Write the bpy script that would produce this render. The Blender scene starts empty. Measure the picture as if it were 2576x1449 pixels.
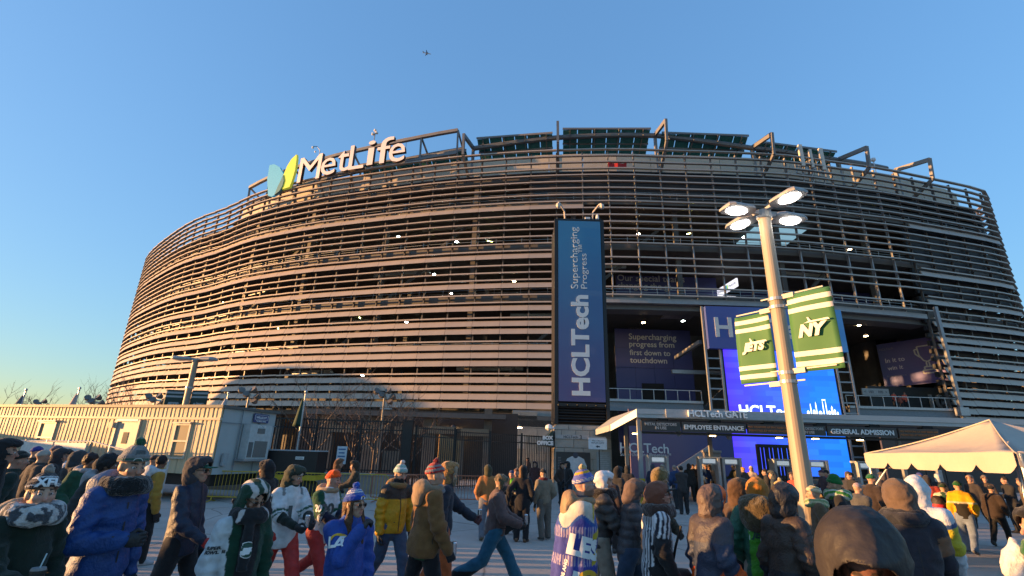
import bpy, bmesh, math, random
import numpy as np
from mathutils import Vector, Matrix, Euler
from mathutils.bvhtree import BVHTree
random.seed(7); NR = np.random.default_rng(7)
R = math.radians
SC = bpy.context.scene
COL = SC.collection
# ------------------------------------------------------------------ camera
F, PITCH, ROLL, CH = 1245.0, R(18.5), R(1.67), 2.05
FW = np.array([0, math.cos(PITCH), math.sin(PITCH)])
_u0 = np.array([0, -math.sin(PITCH), math.cos(PITCH)]); _r0 = np.array([1., 0, 0])
RT = _r0*math.cos(ROLL)+_u0*math.sin(ROLL); UP = _u0*math.cos(ROLL)-_r0*math.sin(ROLL)
CP = np.array([0, 0, CH])
cam = bpy.data.cameras.new('camera'); co = bpy.data.objects.new('camera', cam); COL.objects.link(co)
m = Matrix(((RT[0], UP[0], -FW[0], 0), (RT[1], UP[1], -FW[1], 0), (RT[2], UP[2], -FW[2], CH), (0, 0, 0, 1)))
co.matrix_world = m
cam.sensor_width = 36; cam.lens = 36*F/2576; cam.clip_start = .05; cam.clip_end = 8000
SC.camera = co
# ------------------------------------------------------------------ sky, sun, exposure
SUN_EL, SUN_DIR = R(4.0), Vector((-1.0, -.02, 0)).normalized()
W = bpy.data.worlds.new('World'); SC.world = W; W.use_nodes = True
nt = W.node_tree; bg = nt.nodes['Background']
sk = nt.nodes.new('ShaderNodeTexSky'); sk.sky_type = 'NISHITA'; sk.sun_disc = False
sk.sun_elevation = SUN_EL; sk.sun_rotation = math.atan2(SUN_DIR.x, SUN_DIR.y)
sk.air_density = 1.0; sk.dust_density = 0.5; sk.ozone_density = 2.9; sk.altitude = 0
# the phone flattens the sky's contrast: colour * luminance^-0.5, the same all round
bw = nt.nodes.new('ShaderNodeRGBToBW'); pw = nt.nodes.new('ShaderNodeMath'); pw.operation = 'POWER'; pw.inputs[1].default_value = -.52
ml = nt.nodes.new('ShaderNodeMath'); ml.operation = 'MULTIPLY'; ml.inputs[1].default_value = 1.08
vm = nt.nodes.new('ShaderNodeVectorMath'); vm.operation = 'SCALE'
nt.links.new(sk.outputs[0], bw.inputs[0]); nt.links.new(bw.outputs[0], pw.inputs[0]); nt.links.new(pw.outputs[0], ml.inputs[0])
nt.links.new(sk.outputs[0], vm.inputs[0]); nt.links.new(ml.outputs[0], vm.inputs['Scale'])
nt.links.new(vm.outputs[0], bg.inputs[0]); bg.inputs[1].default_value = .15
sd = bpy.data.lights.new('sun', 'SUN'); sd.energy = 4.4; sd.angle = R(.5); sd.color = (1, .52, .19)
so = bpy.data.objects.new('sun', sd); COL.objects.link(so)
so.rotation_euler = Vector((SUN_DIR.x*math.cos(SUN_EL), SUN_DIR.y*math.cos(SUN_EL), math.sin(SUN_EL))).to_track_quat('Z', 'Y').to_euler()
SC.view_settings.view_transform = 'Standard'; SC.view_settings.look = 'None'
SC.view_settings.exposure = 1.6; SC.view_settings.gamma = 1; SC.view_settings.use_curve_mapping = False
SC.render.engine = 'CYCLES'
SC.cycles.max_bounces = 6; SC.cycles.diffuse_bounces = 3; SC.cycles.glossy_bounces = 2; SC.cycles.transmission_bounces = 4
SC.cycles.caustics_reflective = False; SC.cycles.caustics_refractive = False
SC.cycles.use_denoising = True
SC.cycles.sample_clamp_indirect = 4
# ------------------------------------------------------------------ helpers
def ray(u, v):
    d = FW*F+RT*(u-1288)-UP*(v-724.5); return d/np.linalg.norm(d)
def at_y(u, v, y):                       # point seen at photo position u, v (2576 wide) at world depth y
    d = ray(u, v); return Vector(CP+d*y/d[1])
def at_z(u, v, z):
    d = ray(u, v); return Vector(CP+d*(z-CH)/d[2])
def px(p):
    d = np.array(p, float)-CP; z = d@FW
    return 1288+F*(d@RT)/z, 724.5-F*(d@UP)/z
MATS = {}
def M(name, col, rough=.7, metal=0., nz=.12, sc=6., bump=.0, bsc=40., spec=.5, emit=None, es=0., sheen=0., two=None, stretch=None):
    """procedural material: base colour broken up by two noises, optional bump"""
    if name in MATS: return MATS[name]
    mt = bpy.data.materials.new(name); mt.use_nodes = True; t = mt.node_tree; b = t.nodes['Principled BSDF']
    b.inputs['Roughness'].default_value = rough; b.inputs['Metallic'].default_value = metal
    b.inputs['Specular IOR Level'].default_value = spec
    if sheen: b.inputs['Sheen Weight'].default_value = sheen
    tc = t.nodes.new('ShaderNodeTexCoord'); src = tc.outputs['Object']
    if stretch:
        mp = t.nodes.new('ShaderNodeMapping'); mp.inputs['Scale'].default_value = stretch; t.links.new(src, mp.inputs[0]); src = mp.outputs[0]
    n = t.nodes.new('ShaderNodeTexNoise'); n.inputs['Scale'].default_value = sc; n.inputs['Detail'].default_value = 5; n.inputs['Roughness'].default_value = .65
    t.links.new(src, n.inputs['Vector'])
    mix = t.nodes.new('ShaderNodeMix'); mix.data_type = 'RGBA'
    c = np.array(col[:3], float); lo = np.clip(c*(1-nz), 0, 1); hi = np.clip(c*(1+nz), 0, 1)
    if two is not None: lo = np.array(two)
    mix.inputs[6].default_value = (*lo, 1); mix.inputs[7].default_value = (*hi, 1)
    mr = t.nodes.new('ShaderNodeMapRange'); mr.inputs[1].default_value = .3; mr.inputs[2].default_value = .7
    t.links.new(n.outputs['Fac'], mr.inputs[0]); t.links.new(mr.outputs[0], mix.inputs[0]); t.links.new(mix.outputs[2], b.inputs['Base Color'])
    if bump:
        n2 = t.nodes.new('ShaderNodeTexNoise'); n2.inputs['Scale'].default_value = bsc; n2.inputs['Detail'].default_value = 4
        t.links.new(src, n2.inputs['Vector'])
        bp = t.nodes.new('ShaderNodeBump'); bp.inputs['Strength'].default_value = bump; bp.inputs['Distance'].default_value = .02
        t.links.new(n2.outputs['Fac'], bp.inputs['Height']); t.links.new(bp.outputs[0], b.inputs['Normal'])
    if emit is not None:
        b.inputs['Emission Color'].default_value = (*emit, 1); b.inputs['Emission Strength'].default_value = es
    MATS[name] = mt; return mt
class MB:
    def __init__(s): s.v = []; s.f = []; s.mi = []; s.m = 0
    def add(s, vs, fs):
        o = len(s.v); s.v += [tuple(map(float, p)) for p in vs]
        for f in fs: s.f.append(tuple(o+i for i in f)); s.mi.append(s.m)
        return s
    def hexa(s, p):                      # 8 points: bottom 4 ccw, top 4 ccw
        return s.add(p, [(3, 2, 1, 0), (4, 5, 6, 7), (0, 1, 5, 4), (1, 2, 6, 5), (2, 3, 7, 6), (3, 0, 4, 7)])
    def box(s, c, d, rz=0, mat=None):
        hx, hy, hz = d[0]/2, d[1]/2, d[2]/2; cs, sn = math.cos(rz), math.sin(rz)
        q = [(-hx, -hy), (hx, -hy), (hx, hy), (-hx, hy)]; ps = []
        for z in (-hz, hz):
            for x, y in q:
                p = Vector((x, y, z)) if mat is None else mat @ Vector((x, y, z))
                ps.append((c[0]+p[0]*cs-p[1]*sn, c[1]+p[0]*sn+p[1]*cs, c[2]+p[2]))
        return s.hexa(ps)
    def bar(s, a, b, w, h, upv=(0, 0, 1)):   # square bar from a to b
        a, b = Vector(a), Vector(b); d = (b-a).normalized(); u = Vector(upv)
        if abs(d.dot(u)) > .98: u = Vector((0, 1, 0))
        x = d.cross(u).normalized(); y = x.cross(d).normalized(); ps = []
        for p in (a, b): ps += [p-x*w/2-y*h/2, p+x*w/2-y*h/2, p+x*w/2+y*h/2, p-x*w/2+y*h/2]
        return s.hexa(ps)
    def tube(s, pts, r, n=8, cap=True):
        pts = [Vector(p) for p in pts]; rs = r if isinstance(r, (list, tuple)) else [r]*len(pts)
        rings = []; prev = None
        for i, p in enumerate(pts):
            d = (pts[min(i+1, len(pts)-1)]-pts[max(i-1, 0)]).normalized()
            if prev is None:
                x = d.orthogonal().normalized()
            else:
                x = (prev-d*prev.dot(d)); x = x.normalized() if x.length > 1e-5 else d.orthogonal().normalized()
            prev = x; y = d.cross(x)
            rings.append([p+(x*math.cos(2*math.pi*k/n)+y*math.sin(2*math.pi*k/n))*rs[i] for k in range(n)])
        return s.loft(rings, cap)
    def loft(s, rings, cap=True, closed=True):
        n = len(rings[0]); vs = [p for r in rings for p in r]; fs = []
        for i in range(len(rings)-1):
            for k in range(n if closed else n-1):
                a = i*n+k; b = i*n+(k+1) % n; fs.append((a, b, b+n, a+n))
        if cap: fs.append(tuple(range(n))[::-1]); fs.append(tuple(range((len(rings)-1)*n, len(rings)*n)))
        return s.add(vs, fs)
    def lathe(s, prof, c=(0, 0, 0), n=16, cap=True):
        return s.loft([[(c[0]+r*math.cos(2*math.pi*k/n), c[1]+r*math.sin(2*math.pi*k/n), c[2]+z) for k in range(n)] for r, z in prof], cap)
    def prism(s, poly, o, ax, ay, h):    # extrude 2-D polygon (ccw) in plane (ax, ay) at o by vector h
        o, ax, ay, h = Vector(o), Vector(ax), Vector(ay), Vector(h); n = len(poly)
        b = [o+ax*x+ay*y for x, y in poly]; t = [p+h for p in b]
        return s.add(b+t, [tuple(range(n))[::-1], tuple(range(n, 2*n))]+[(i, (i+1) % n, (i+1) % n+n, i+n) for i in range(n)])
    def mesh(s, name, mats, smooth=False):
        me = bpy.data.meshes.new(name); me.from_pydata(s.v, [], s.f)
        for mm in (mats if isinstance(mats, (list, tuple)) else [mats]): me.materials.append(mm)
        if len(set(s.mi)) > 1 or s.m: me.polygons.foreach_set('material_index', s.mi)
        bm = bmesh.new(); bm.from_mesh(me); bmesh.ops.recalc_face_normals(bm, faces=bm.faces[:]); bm.to_mesh(me); bm.free()
        if smooth:
            me.polygons.foreach_set('use_smooth', [True]*len(me.polygons))
        return me
    def build(s, name, mats, parent=None, smooth=False, **kw):
        return obj(name, s.mesh(name, mats, smooth), parent, **kw)
def obj(name, me, parent=None, loc=None, rot=None, **kw):
    o = bpy.data.objects.new(name, me); COL.objects.link(o)
    if parent is not None: o.parent = parent
    if loc is not None: o.location = loc
    if rot is not None: o.rotation_euler = rot
    for k, v in kw.items(): o[k] = v
    return o
def thing(name, label, cat, loc=(0, 0, 0), rz=0, group=None):
    o = obj(name, None, None, loc, (0, 0, rz)); o.empty_display_size = .2
    o['label'] = label; o['category'] = cat
    if group: o['group'] = group
    return o
def tag(o, label, cat, group=None):
    o['label'] = label; o['category'] = cat
    if group: o['group'] = group
    return o
def copy_tree(o, parent=None):
    c = o.copy(); COL.objects.link(c); c.parent = parent
    for ch in list(o.children): copy_tree(ch, c)
    return c
def in_frame(u, v, mrg=30): return -mrg < u < 2576+mrg and -mrg < v < 1449+mrg
def text_mesh(s, size, ext=.0, bold=0., shear=0., spacing=1., align='CENTER', line=1.0):
    cu = bpy.data.curves.new('lettering', 'FONT'); cu.body = s; cu.size = size; cu.extrude = ext; cu.offset = bold
    cu.shear = shear; cu.align_x = align; cu.align_y = 'CENTER'; cu.space_character = spacing; cu.space_line = line; cu.resolution_u = 3
    o = bpy.data.objects.new('tmp', cu); COL.objects.link(o)
    me = bpy.data.meshes.new_from_object(o.evaluated_get(bpy.context.evaluated_depsgraph_get()))
    bpy.data.objects.remove(o); bpy.data.curves.remove(cu); return me
def text(s, size, o, ax, ay, mat, parent, ext=.02, fit=None, name='lettering', **kw):
    """letters lying in the plane (ax, ay) centred at o; fit = width in metres"""
    me = text_mesh(s, size, ext, **kw); ax, ay = Vector(ax).normalized(), Vector(ay).normalized(); az = ax.cross(ay)
    xs = [v.co.x for v in me.vertices]; ys = [v.co.y for v in me.vertices]
    if not xs: return None
    cx, cy = (min(xs)+max(xs))/2, (min(ys)+max(ys))/2
    k = fit/(max(xs)-min(xs)) if fit else 1.; o = Vector(o)
    for v in me.vertices:
        c = v.co.copy(); v.co = o+ax*(c.x-cx)*k+ay*(c.y-cy)*(k if kw.get('_', True) else 1)+az*c.z
    me.materials.clear(); me.materials.append(mat)
    return obj(name, me, parent)
# ------------------------------------------------------------------ ground and shared materials
ALU = M('aluminium', (.42, .345, .275), .45, .2, .06, .8)
ALUD = M('dark_steel', (.10, .10, .11), .5, .3, .15, 1.)
STEEL = M('grey_steel', (.30, .31, .32), .5, .4, .12, 2.)
GALV = M('galvanised', (.42, .43, .44), .45, .6, .12, 5.)
CONC = M('concrete', (.34, .32, .30), .85, 0, .18, 1.2, .3, 12)
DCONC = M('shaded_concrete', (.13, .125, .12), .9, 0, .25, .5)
BEIGE = M('beige_panel', (.50, .43, .33), .7, 0, .08, .6)
STONE = M('cast_stone', (.40, .355, .30), .85, 0, .10, 2.5, .25, 30)
STONE2 = M('cast_stone_warm', (.36, .31, .255), .85, 0, .12, 2., .25, 30)
BLACK = M('black_metal', (.016, .016, .018), .45, .2, .2, 5.)
DARK = M('dark_void', (.02, .02, .022), .9, 0, .2, 1.)
WHITE = M('white_paint', (.75, .74, .72), .55, 0, .05, 4.)
OFFW = M('white_letter', (.72, .72, .70), .5, 0, .03, 4.)
def ground_mat():
    mt = bpy.data.materials.new('asphalt'); mt.use_nodes = True; t = mt.node_tree; b = t.nodes['Principled BSDF']
    b.inputs['Roughness'].default_value = .82
    tc = t.nodes.new('ShaderNodeTexCoord')
    def noise(sc, det=6, rgh=.6):
        n = t.nodes.new('ShaderNodeTexNoise'); n.inputs['Scale'].default_value = sc; n.inputs['Detail'].default_value = det; n.inputs['Roughness'].default_value = rgh
        t.links.new(tc.outputs['Object'], n.inputs['Vector']); return n.outputs['Fac']
    def ramp(f, a, b_, ca, cb):
        r = t.nodes.new('ShaderNodeValToRGB'); e = r.color_ramp.elements; e[0].position = a; e[1].position = b_; e[0].color = (*ca, 1); e[1].color = (*cb, 1)
        t.links.new(f, r.inputs[0]); return r.outputs[0]
    def mixc(f, a, b_, mode='MIX'):
        x = t.nodes.new('ShaderNodeMix'); x.data_type = 'RGBA'; x.blend_type = mode
        if isinstance(f, float): x.inputs[0].default_value = f
        else: t.links.new(f, x.inputs[0])
        t.links.new(a, x.inputs[6]); t.links.new(b_, x.inputs[7]); return x.outputs[2]
    base = ramp(noise(.5), .35, .7, (.37, .325, .285), (.48, .43, .38))
    grain = ramp(noise(90, 2), .3, .75, (.75, .75, .75), (1.2, 1.2, 1.2))
    c = mixc(1.0, base, grain, 'MULTIPLY')
    salt = ramp(noise(.9, 9, .72), .60, .72, (0, 0, 0), (.55, .55, .55))
    w = t.nodes.new('ShaderNodeRGB'); w.outputs[0].default_value = (.55, .55, .56, 1)
    c = mixc(salt, c, w.outputs[0])
    v = t.nodes.new('ShaderNodeTexVoronoi'); v.feature = 'DISTANCE_TO_EDGE'; v.inputs['Scale'].default_value = .22
    wp = t.nodes.new('ShaderNodeMix'); wp.data_type = 'VECTOR'; wp.inputs[0].default_value = .12
    n3 = t.nodes.new('ShaderNodeTexNoise'); n3.inputs['Scale'].default_value = 1.5; t.links.new(tc.outputs['Object'], n3.inputs['Vector'])
    t.links.new(tc.outputs['Object'], wp.inputs[4]); t.links.new(n3.outputs['Color'], wp.inputs[5]); t.links.new(wp.outputs[1], v.inputs['Vector'])
    cr = ramp(v.outputs['Distance'], .0, .006, (.35, .35, .35), (1, 1, 1))
    c = mixc(1.0, c, cr, 'MULTIPLY')
    t.links.new(c, b.inputs['Base Color'])
    bp = t.nodes.new('ShaderNodeBump'); bp.inputs['Strength'].default_value = .5; bp.inputs['Distance'].default_value = .01
    t.links.new(noise(120, 3), bp.inputs['Height']); t.links.new(bp.outputs[0], b.inputs['Normal'])
    return mt
g = MB(); g.add([(-4000, -4000, 0), (4000, -4000, 0), (4000, 4000, 0), (-4000, 4000, 0)], [(0, 1, 2, 3)])
g.build('ground', ground_mat(), kind='structure')
# ================================================================== STADIUM
PLAN = [(-60, 150), (-68, 128), (-72, 112), (-73.5, 102), (-71.5, 91.4), (-66.5, 84.6), (-57.3, 76.5), (-50, 71), (-42.8, 66.9), (-35.5, 62.2), (-27.4, 58.4), (-22.2, 56.5),
        (-13.8, 53.9), (-8.3, 52.4), (-2.4, 51.2), (1.8, 50.5), (5.9, 50), (12.2, 49.5), (18, 49.5), (24.3, 49.5), (31.6, 49.8), (38.5, 50.9), (44.3, 51.9),
        (49.9, 53.3), (56.5, 55), (60.9, 56.4), (63.6, 58.8), (64.9, 62.5), (65, 70), (64, 85)]
def catmull(P, n=14):
    P = np.array(P, float); Q = np.vstack([2*P[0]-P[1], P, 2*P[-1]-P[-2]]); out = []
    for i in range(1, len(Q)-2):
        a, b, c, d = Q[i-1:i+3]
        for t in np.arange(n)/n: out.append(.5*(2*b+(-a+c)*t+(2*a-5*b+4*c-d)*t*t+(-a+3*b-3*c+d)*t**3))
    out.append(P[-1]); return np.array(out)
_D = catmull(PLAN); _S = np.concatenate([[0], np.cumsum(np.hypot(*np.diff(_D, axis=0).T))]); SLEN = _S[-1]
def plan(s, off=0.):                     # point of the facade at arc length s, off metres inward
    x = np.interp(s, _S, _D[:, 0]); y = np.interp(s, _S, _D[:, 1])
    x1, x0 = np.interp([s+.6, s-.6], _S, _D[:, 0]); y1, y0 = np.interp([s+.6, s-.6], _S, _D[:, 1])
    tx, ty = x1-x0, y1-y0; l = math.hypot(tx, ty) or 1; tx /= l; ty /= l
    return Vector((x-ty*off, y+tx*off, 0)), Vector((tx, ty, 0)), Vector((-ty, tx, 0))
S_FRONT = float(np.interp(-93., -_D[:np.argmin(_D[:, 1]), 1], _S[:np.argmin(_D[:, 1])]))
def s_at(u, off, z):                     # arc length whose facade point appears at photo column u
    best = None
    for s in np.arange(S_FRONT, SLEN-20, .25):
        p = plan(s, off)[0]; q = abs(px((p.x, p.y, z))[0]-u)
        if best is None or q < best[0]: best = (q, s)
    return best[1]
def z_at(v, p):                          # height over plan point p that appears at photo row v
    lo, hi = 0., 70.
    for _ in range(40):
        mid = (lo+hi)/2
        if px((p.x, p.y, mid))[1] > v: lo = mid
        else: hi = mid
    return lo
HB = lambda x: float(np.interp(x, [-70, -55, -33, -25, -10, 5, 40, 52, 70], [7.4, 7.2, 6.6, 6.45, 6.3, 6.3, 6.3, 6.5, 6.6]))
RIM = 36.0; NROW = 36
RIMX = lambda x: float(np.interp(x, [-74, -60, -38], [34.5, 35.2, 36.]))
rowz = lambda x, i: HB(x)+(RIMX(x)-HB(x))*i/35.
WIDE = {0, 1, 2, 3, 5, 6, 7, 9, 10, 12, 15, 19, 26}
STAD = thing('stadium', 'huge oval stadium wrapped in horizontal metal louvers, behind the plaza', 'stadium')
# --- columns of equal 3 m chords
nodes = []; s = 0.
while s < SLEN-3:
    nodes.append(s); a = plan(s)[0]; t = s+3.0
    for _ in range(6): t += 3.0-(plan(t)[0]-a).length
    s = t
def blade(prof, L, name):
    b = MB(); b.prism(prof, (0, 0, 0), (0, 1, 0), (0, 0, 1), (L, 0, 0)); return b.mesh(name, ALU)
# profile coordinates: x = inward, y = up
ME_W = blade([(-.16, 0), (.04, .58), (.02, .61), (.16, .60), (-.02, .02)], 2.975, 'louver_panel')
ME_T = blade([(-.16, 0), (-.14, .155), (.30, .13), (.30, .09), (-.10, .0)], 2.975, 'louver_panel')
panels = []
for k in range(len(nodes)-1):
    p, q = plan(nodes[k])[0], plan(nodes[k+1])[0]; mid = (p+q)/2; x = mid.x
    ang = math.atan2(q.y-p.y, q.x-p.x); right = x > 47.3 and mid.y < 90
    opening = 5.4 < x < 47.3 and mid.y < 70
    for i in range(NROW):
        wide = i in WIDE
        if opening:
            if i < 14 or i in (16, 20): continue
            wide = (i == 26 and x < 9)
        if 2.5 < x < 9.5 and i == 26 and not opening: wide = True
        z = rowz(x, i); panels.append((p, ang, z, wide, mid))
def psize(pn):
    p, ang, z, w, mid = pn; d = (Vector((mid.x, mid.y, z))-Vector(CP)).length
    u, v = px((mid.x, mid.y, z))
    if not in_frame(u, v, 0): return 0
    n = Vector((math.sin(ang), -math.cos(ang), 0)); vd = (Vector(CP)-mid).normalized()
    return (0.5 if w else .2)*max(.05, n.dot(vd))/d/d
panels.sort(key=psize, reverse=True)
for p, ang, z, w, mid in panels[:290]:
    obj('louver_panel', ME_W if w else ME_T, STAD, (p.x, p.y, z), (0, 0, ang))
def add_panels(lst, name):
    b = MB()
    for p, ang, z, w, mid in lst:
        me = ME_W if w else ME_T; cs, sn = math.cos(ang), math.sin(ang)
        b.add([(p.x+v.co.x*cs-v.co.y*sn, p.y+v.co.x*sn+v.co.y*cs, z+v.co.z) for v in me.vertices], [tuple(f.vertices) for f in me.polygons])
    return b.build(name, ALU, STAD, kind='stuff')
add_panels(panels[290:], 'louver_panels')
# --- vertical mullions
MULL = M('mullion_paint', (.13, .12, .115), .5, .3, .1, 2.); MULLG = M('mullion_grey', (.33, .33, .34), .5, .3, .1, 2.)
for k, s in enumerate(nodes):
    p, t, n = plan(s, .48); x = p.x
    if p.y > 110: continue
    op = 5.2 < x < 45.6 and p.y < 70
    z0 = 18.0 if op else HB(x)-.1
    b = MB(); b.box((p.x, p.y, (z0+RIMX(x))/2), (.13, .26, RIMX(x)-z0), math.atan2(t.y, t.x))
    b.build('mullion', MULLG if op else MULL, STAD)
    b = MB(); q = plan(s, .18)[0]
# --- floors, soffits, walls (strips that follow the plan)
def strip(s0, s1, o0, o1, z0, z1, name, mat, step=3., **kw):
    b = MB(); rings = []
    for s in np.arange(s0, s1+.01, (s1-s0)/max(1, round((s1-s0)/step))):
        a, c = plan(s, o0)[0], plan(s, o1)[0]
        rings.append([(a.x, a.y, z0), (c.x, c.y, z0), (c.x, c.y, z1), (a.x, a.y, z1)])
    b.loft(rings); return b.build(name, mat, STAD, **kw)
SX = lambda x: float(np.interp(x, _D[_D[:, 1] < 72][:, 0], _S[_D[:, 1] < 72]))
sL, sR = 8., SLEN-6
s_op0, s_op1 = SX(5.4), SX(46.3)
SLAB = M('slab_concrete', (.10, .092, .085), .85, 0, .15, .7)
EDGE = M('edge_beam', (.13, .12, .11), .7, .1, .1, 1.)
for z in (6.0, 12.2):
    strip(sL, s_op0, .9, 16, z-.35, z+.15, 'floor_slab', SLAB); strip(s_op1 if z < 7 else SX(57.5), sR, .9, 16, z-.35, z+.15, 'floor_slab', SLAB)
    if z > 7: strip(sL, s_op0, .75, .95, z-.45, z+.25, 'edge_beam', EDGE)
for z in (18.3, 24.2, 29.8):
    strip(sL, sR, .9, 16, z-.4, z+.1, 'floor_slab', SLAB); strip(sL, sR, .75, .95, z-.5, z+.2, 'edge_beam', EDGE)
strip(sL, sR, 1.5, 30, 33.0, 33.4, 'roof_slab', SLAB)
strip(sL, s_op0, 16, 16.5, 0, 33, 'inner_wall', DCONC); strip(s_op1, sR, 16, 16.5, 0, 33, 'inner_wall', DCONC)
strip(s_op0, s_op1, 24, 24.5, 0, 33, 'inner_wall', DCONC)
strip(SX(8.5), s_op1, .35, .8, 17.5, 18.05, 'bottom_chord', MULLG)
strip(s_op0-1, s_op1+1, 1.2, 3.2, 17.0, 17.9, 'soffit_beam', M('soffit_beam', (.16, .165, .17), .6, .2, .1, 1.))
# parapet behind the top rows, panel by panel
s0 = SX(-44); npar = 26
for i in range(npar):
    a = s0+(SX(62.5)-s0)*i/npar; c = s0+(SX(62.5)-s0)*(i+1)/npar-.06
    strip(a, c, 3.0, 3.25, 34.2, 37.5, 'parapet_panel', BEIGE)
strip(s0, SX(62.5), 1.6, 3.0, 34.0, 34.15, 'gutter', BLACK)
# dark slats behind the right part and the upper rows (a ventilation wall)
SLATM = M('vent_slat', (.028, .029, .033), .6, .2, .2, 1.)
for i in range(NROW-5):
    z = 6.8+.857*i
    if z < 18.5: strip(s_op1, sR, .75, 1.05, z+.1, z+.62, 'vent_slat', SLATM)
    elif z > 28.6: strip(SX(1.5), sR, 1.2, 1.5, z+.1, z+.66, 'vent_slat', SLATM)
    else: strip(s_op1, sR, .75, 1.05, z+.1, z+.62, 'vent_slat', SLATM)
# columns
for j, s in enumerate(np.arange(sL, sR, 12.)):
    for off in (2.6, 10.):
        p, t, n = plan(s, off)
        if p.y > 118: continue
        op = s_op0 < s < s_op1
        if op and off > 5: continue
        z0 = 18 if op else 0
        b = MB(); b.box((p.x, p.y, (z0+33)/2), (.55, .55, 33-z0), math.atan2(t.y, t.x)); b.build('column', EDGE, STAD)
# guard rails on each floor edge
for z in (12.4, 18.5, 24.4, 30.0):
    b = MB()
    for h in (.45, .8, 1.1):
        ss = np.arange(sL, s_op0 if z < 15 else sR, 3.)
        pts = [plan(s, 1.2)[0]+Vector((0, 0, z+h)) for s in ss]
        b.tube(pts, .03, 4)
    for s in ss[::1]:
        p = plan(s, 1.2)[0]; b.bar((p.x, p.y, z), (p.x, p.y, z+1.1), .05, .05)
    b.build('guard_rail', GALV, STAD)
# ramps / stair stringers and ducts seen between the louvers
for k in range(15):
    s = SX(-66)+k*6.3; zl = [6.2, 12.4, 18.4, 24.3][k % 4]
    a = plan(s, 3.5)[0]; c = plan(s+5.2, 4.2)[0]
    b = MB(); b.bar((a.x, a.y, zl+.3), (c.x, c.y, zl+4.8), .3, .35); b.build('stair_stringer', EDGE, STAD)
    b = MB(); a = plan(s-2, 5)[0]; c = plan(s+6, 5)[0]; b.bar((a.x, a.y, zl+4.9), (c.x, c.y, zl+4.9), .5, .4); b.build('duct', GALV, STAD)
# inner lit lamps: round downlights and tubes below the slabs
L_W = M('lamp_white', (.9, .9, .9), emit=(.86, 1, .93), es=26); L_Y = M('lamp_tube', (.8, .9, .5), emit=(.85, .9, .25), es=9); L_O = M('lamp_warm', (.9, .7, .4), emit=(1, .70, .38), es=30)
b = MB(); b.lathe([(.05, .25), (.12, .2), (.24, .02), (.24, 0)], n=10); b.m = 1; b.lathe([(.2, -.01), (.2, -.04)], n=10); ME_D = {}
for nm, mm in (('w', L_W), ('o', L_O)):
    bb = MB(); bb.v, bb.f, bb.mi, bb.m = b.v, b.f, b.mi, 1; ME_D[nm] = bb.mesh('downlight', [ALUD, mm])
b = MB(); b.box((0, 0, 0), (.75, .14, .08)); b.m = 1; b.box((0, 0, -.06), (.7, .11, .05)); ME_TUBE = b.mesh('tube_light', [ALUD, L_Y])
# photo positions of lamps (2576-wide): kind
for u, v, kd in [(1188,489,'w'),(1226,478,'t'),(1030,505,'w'),(931,517,'w'),(801,525,'t'),(633,574,'t'),(652,590,'w'),(1117,555,'w'),(1208,546,'t'),(1285,556,'w'),(1230,606,'t'),(1146,608,'w'),(1194,636,'t'),(1283,580,'w'),(1225,640,'w'),
                 (908,622,'w'),(1087,630,'t'),(1002,595,'w'),(976,683,'t'),(1090,690,'w'),(1292,707,'o'),(1132,738,'w'),(904,798,'t'),(984,700,'w'),(1160,745,'w'),(1260,745,'w'),(1022,810,'w'),(1296,767,'w'),(700,825,'t'),(820,850,'w'),(830,680,'w'),(745,640,'t'),
                 (870,893,'o'),(909,944,'w'),(617,640,'w'),(560,760,'t'),(1598,630,'o'),(1607,588,'o'),(1735,586,'t'),(1846,640,'o'),(1873,596,'w'),(2140,627,'o'),(2183,590,'t'),(1619,811,'o'),(1718,807,'w'),(2160,818,'o'),(2180,845,'o'),(2242,806,'w'),(2052,752,'w'),(1950,612,'w')]:
    off = 4.5 if u < 1500 else 6.
    s = s_at(u, off, 18.); p, t, n = plan(s, off)
    off = 4.5+random.random()*3 if u < 1500 else 6; s = s_at(u, off, z_at(v, p)); p, t, n = plan(s, off)
    z = z_at(v, p)
    o = obj('tube_light' if kd == 't' else 'downlight', ME_TUBE if kd == 't' else ME_D[kd], STAD, (p.x, p.y, z), (0, 0, random.random()*3))
# ------------------------------------------------------------------ roof ring: brackets, ring beam, solar panels
FRAME = M('roof_steel', (.16, .165, .17), .5, .3, .1, 1.)
FRAMEL = M('roof_steel_pale', (.20, .19, .18), .55, .2, .1, 1.)
col_s = []; zcs = []
for (uc, vt, zt) in [(1190, 400, 0), (1405, 345, 0), (1652, 340, 0), (1893, 372, 0), (2110, 402, 0), (2255, 428, 0)]:
    s = s_at(uc, 3.2, 38); col_s.append(s)
    p, t, n = plan(s, 3.2); zc = z_at(vt, p)
    if uc == 1190: zc = 39.4
    zcs.append(zc)
    tip = p-n*4.2; zt = zc-1.0; dz = zc-3.6
    b = MB()
    b.bar((p.x, p.y, 33.2), (p.x, p.y, zc+.15), .3, .45, n)
    b.bar((p.x, p.y, zc), (tip.x, tip.y, zt), .3, .5)
    b.bar((tip.x, tip.y, zt+.15), (tip.x+n.x*.25, tip.y+n.y*.25, dz), .28, .35, n)
    b.bar((tip.x+n.x*.25, tip.y+n.y*.25, dz), (p.x, p.y, 33.6), .28, .4)
    b.build('roof_bracket', FRAME if uc < 1500 else FRAMEL, STAD)
col_s = [col_s[0]-17]+col_s
ringz = lambda s: float(np.interp(s, col_s[1:], zcs))-.1
b = MB(); ss = np.arange(col_s[1], col_s[-1], 2.)
b.tube([plan(s, 3.0)[0]+Vector((0, 0, ringz(s)-.1)) for s in ss], .32, 8); b.build('ring_beam', FRAME, STAD)
PVT = bpy.data.materials.new('solar_glass'); PVT.use_nodes = True; _b = PVT.node_tree.nodes['Principled BSDF']
_b.inputs['Roughness'].default_value = .25
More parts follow.
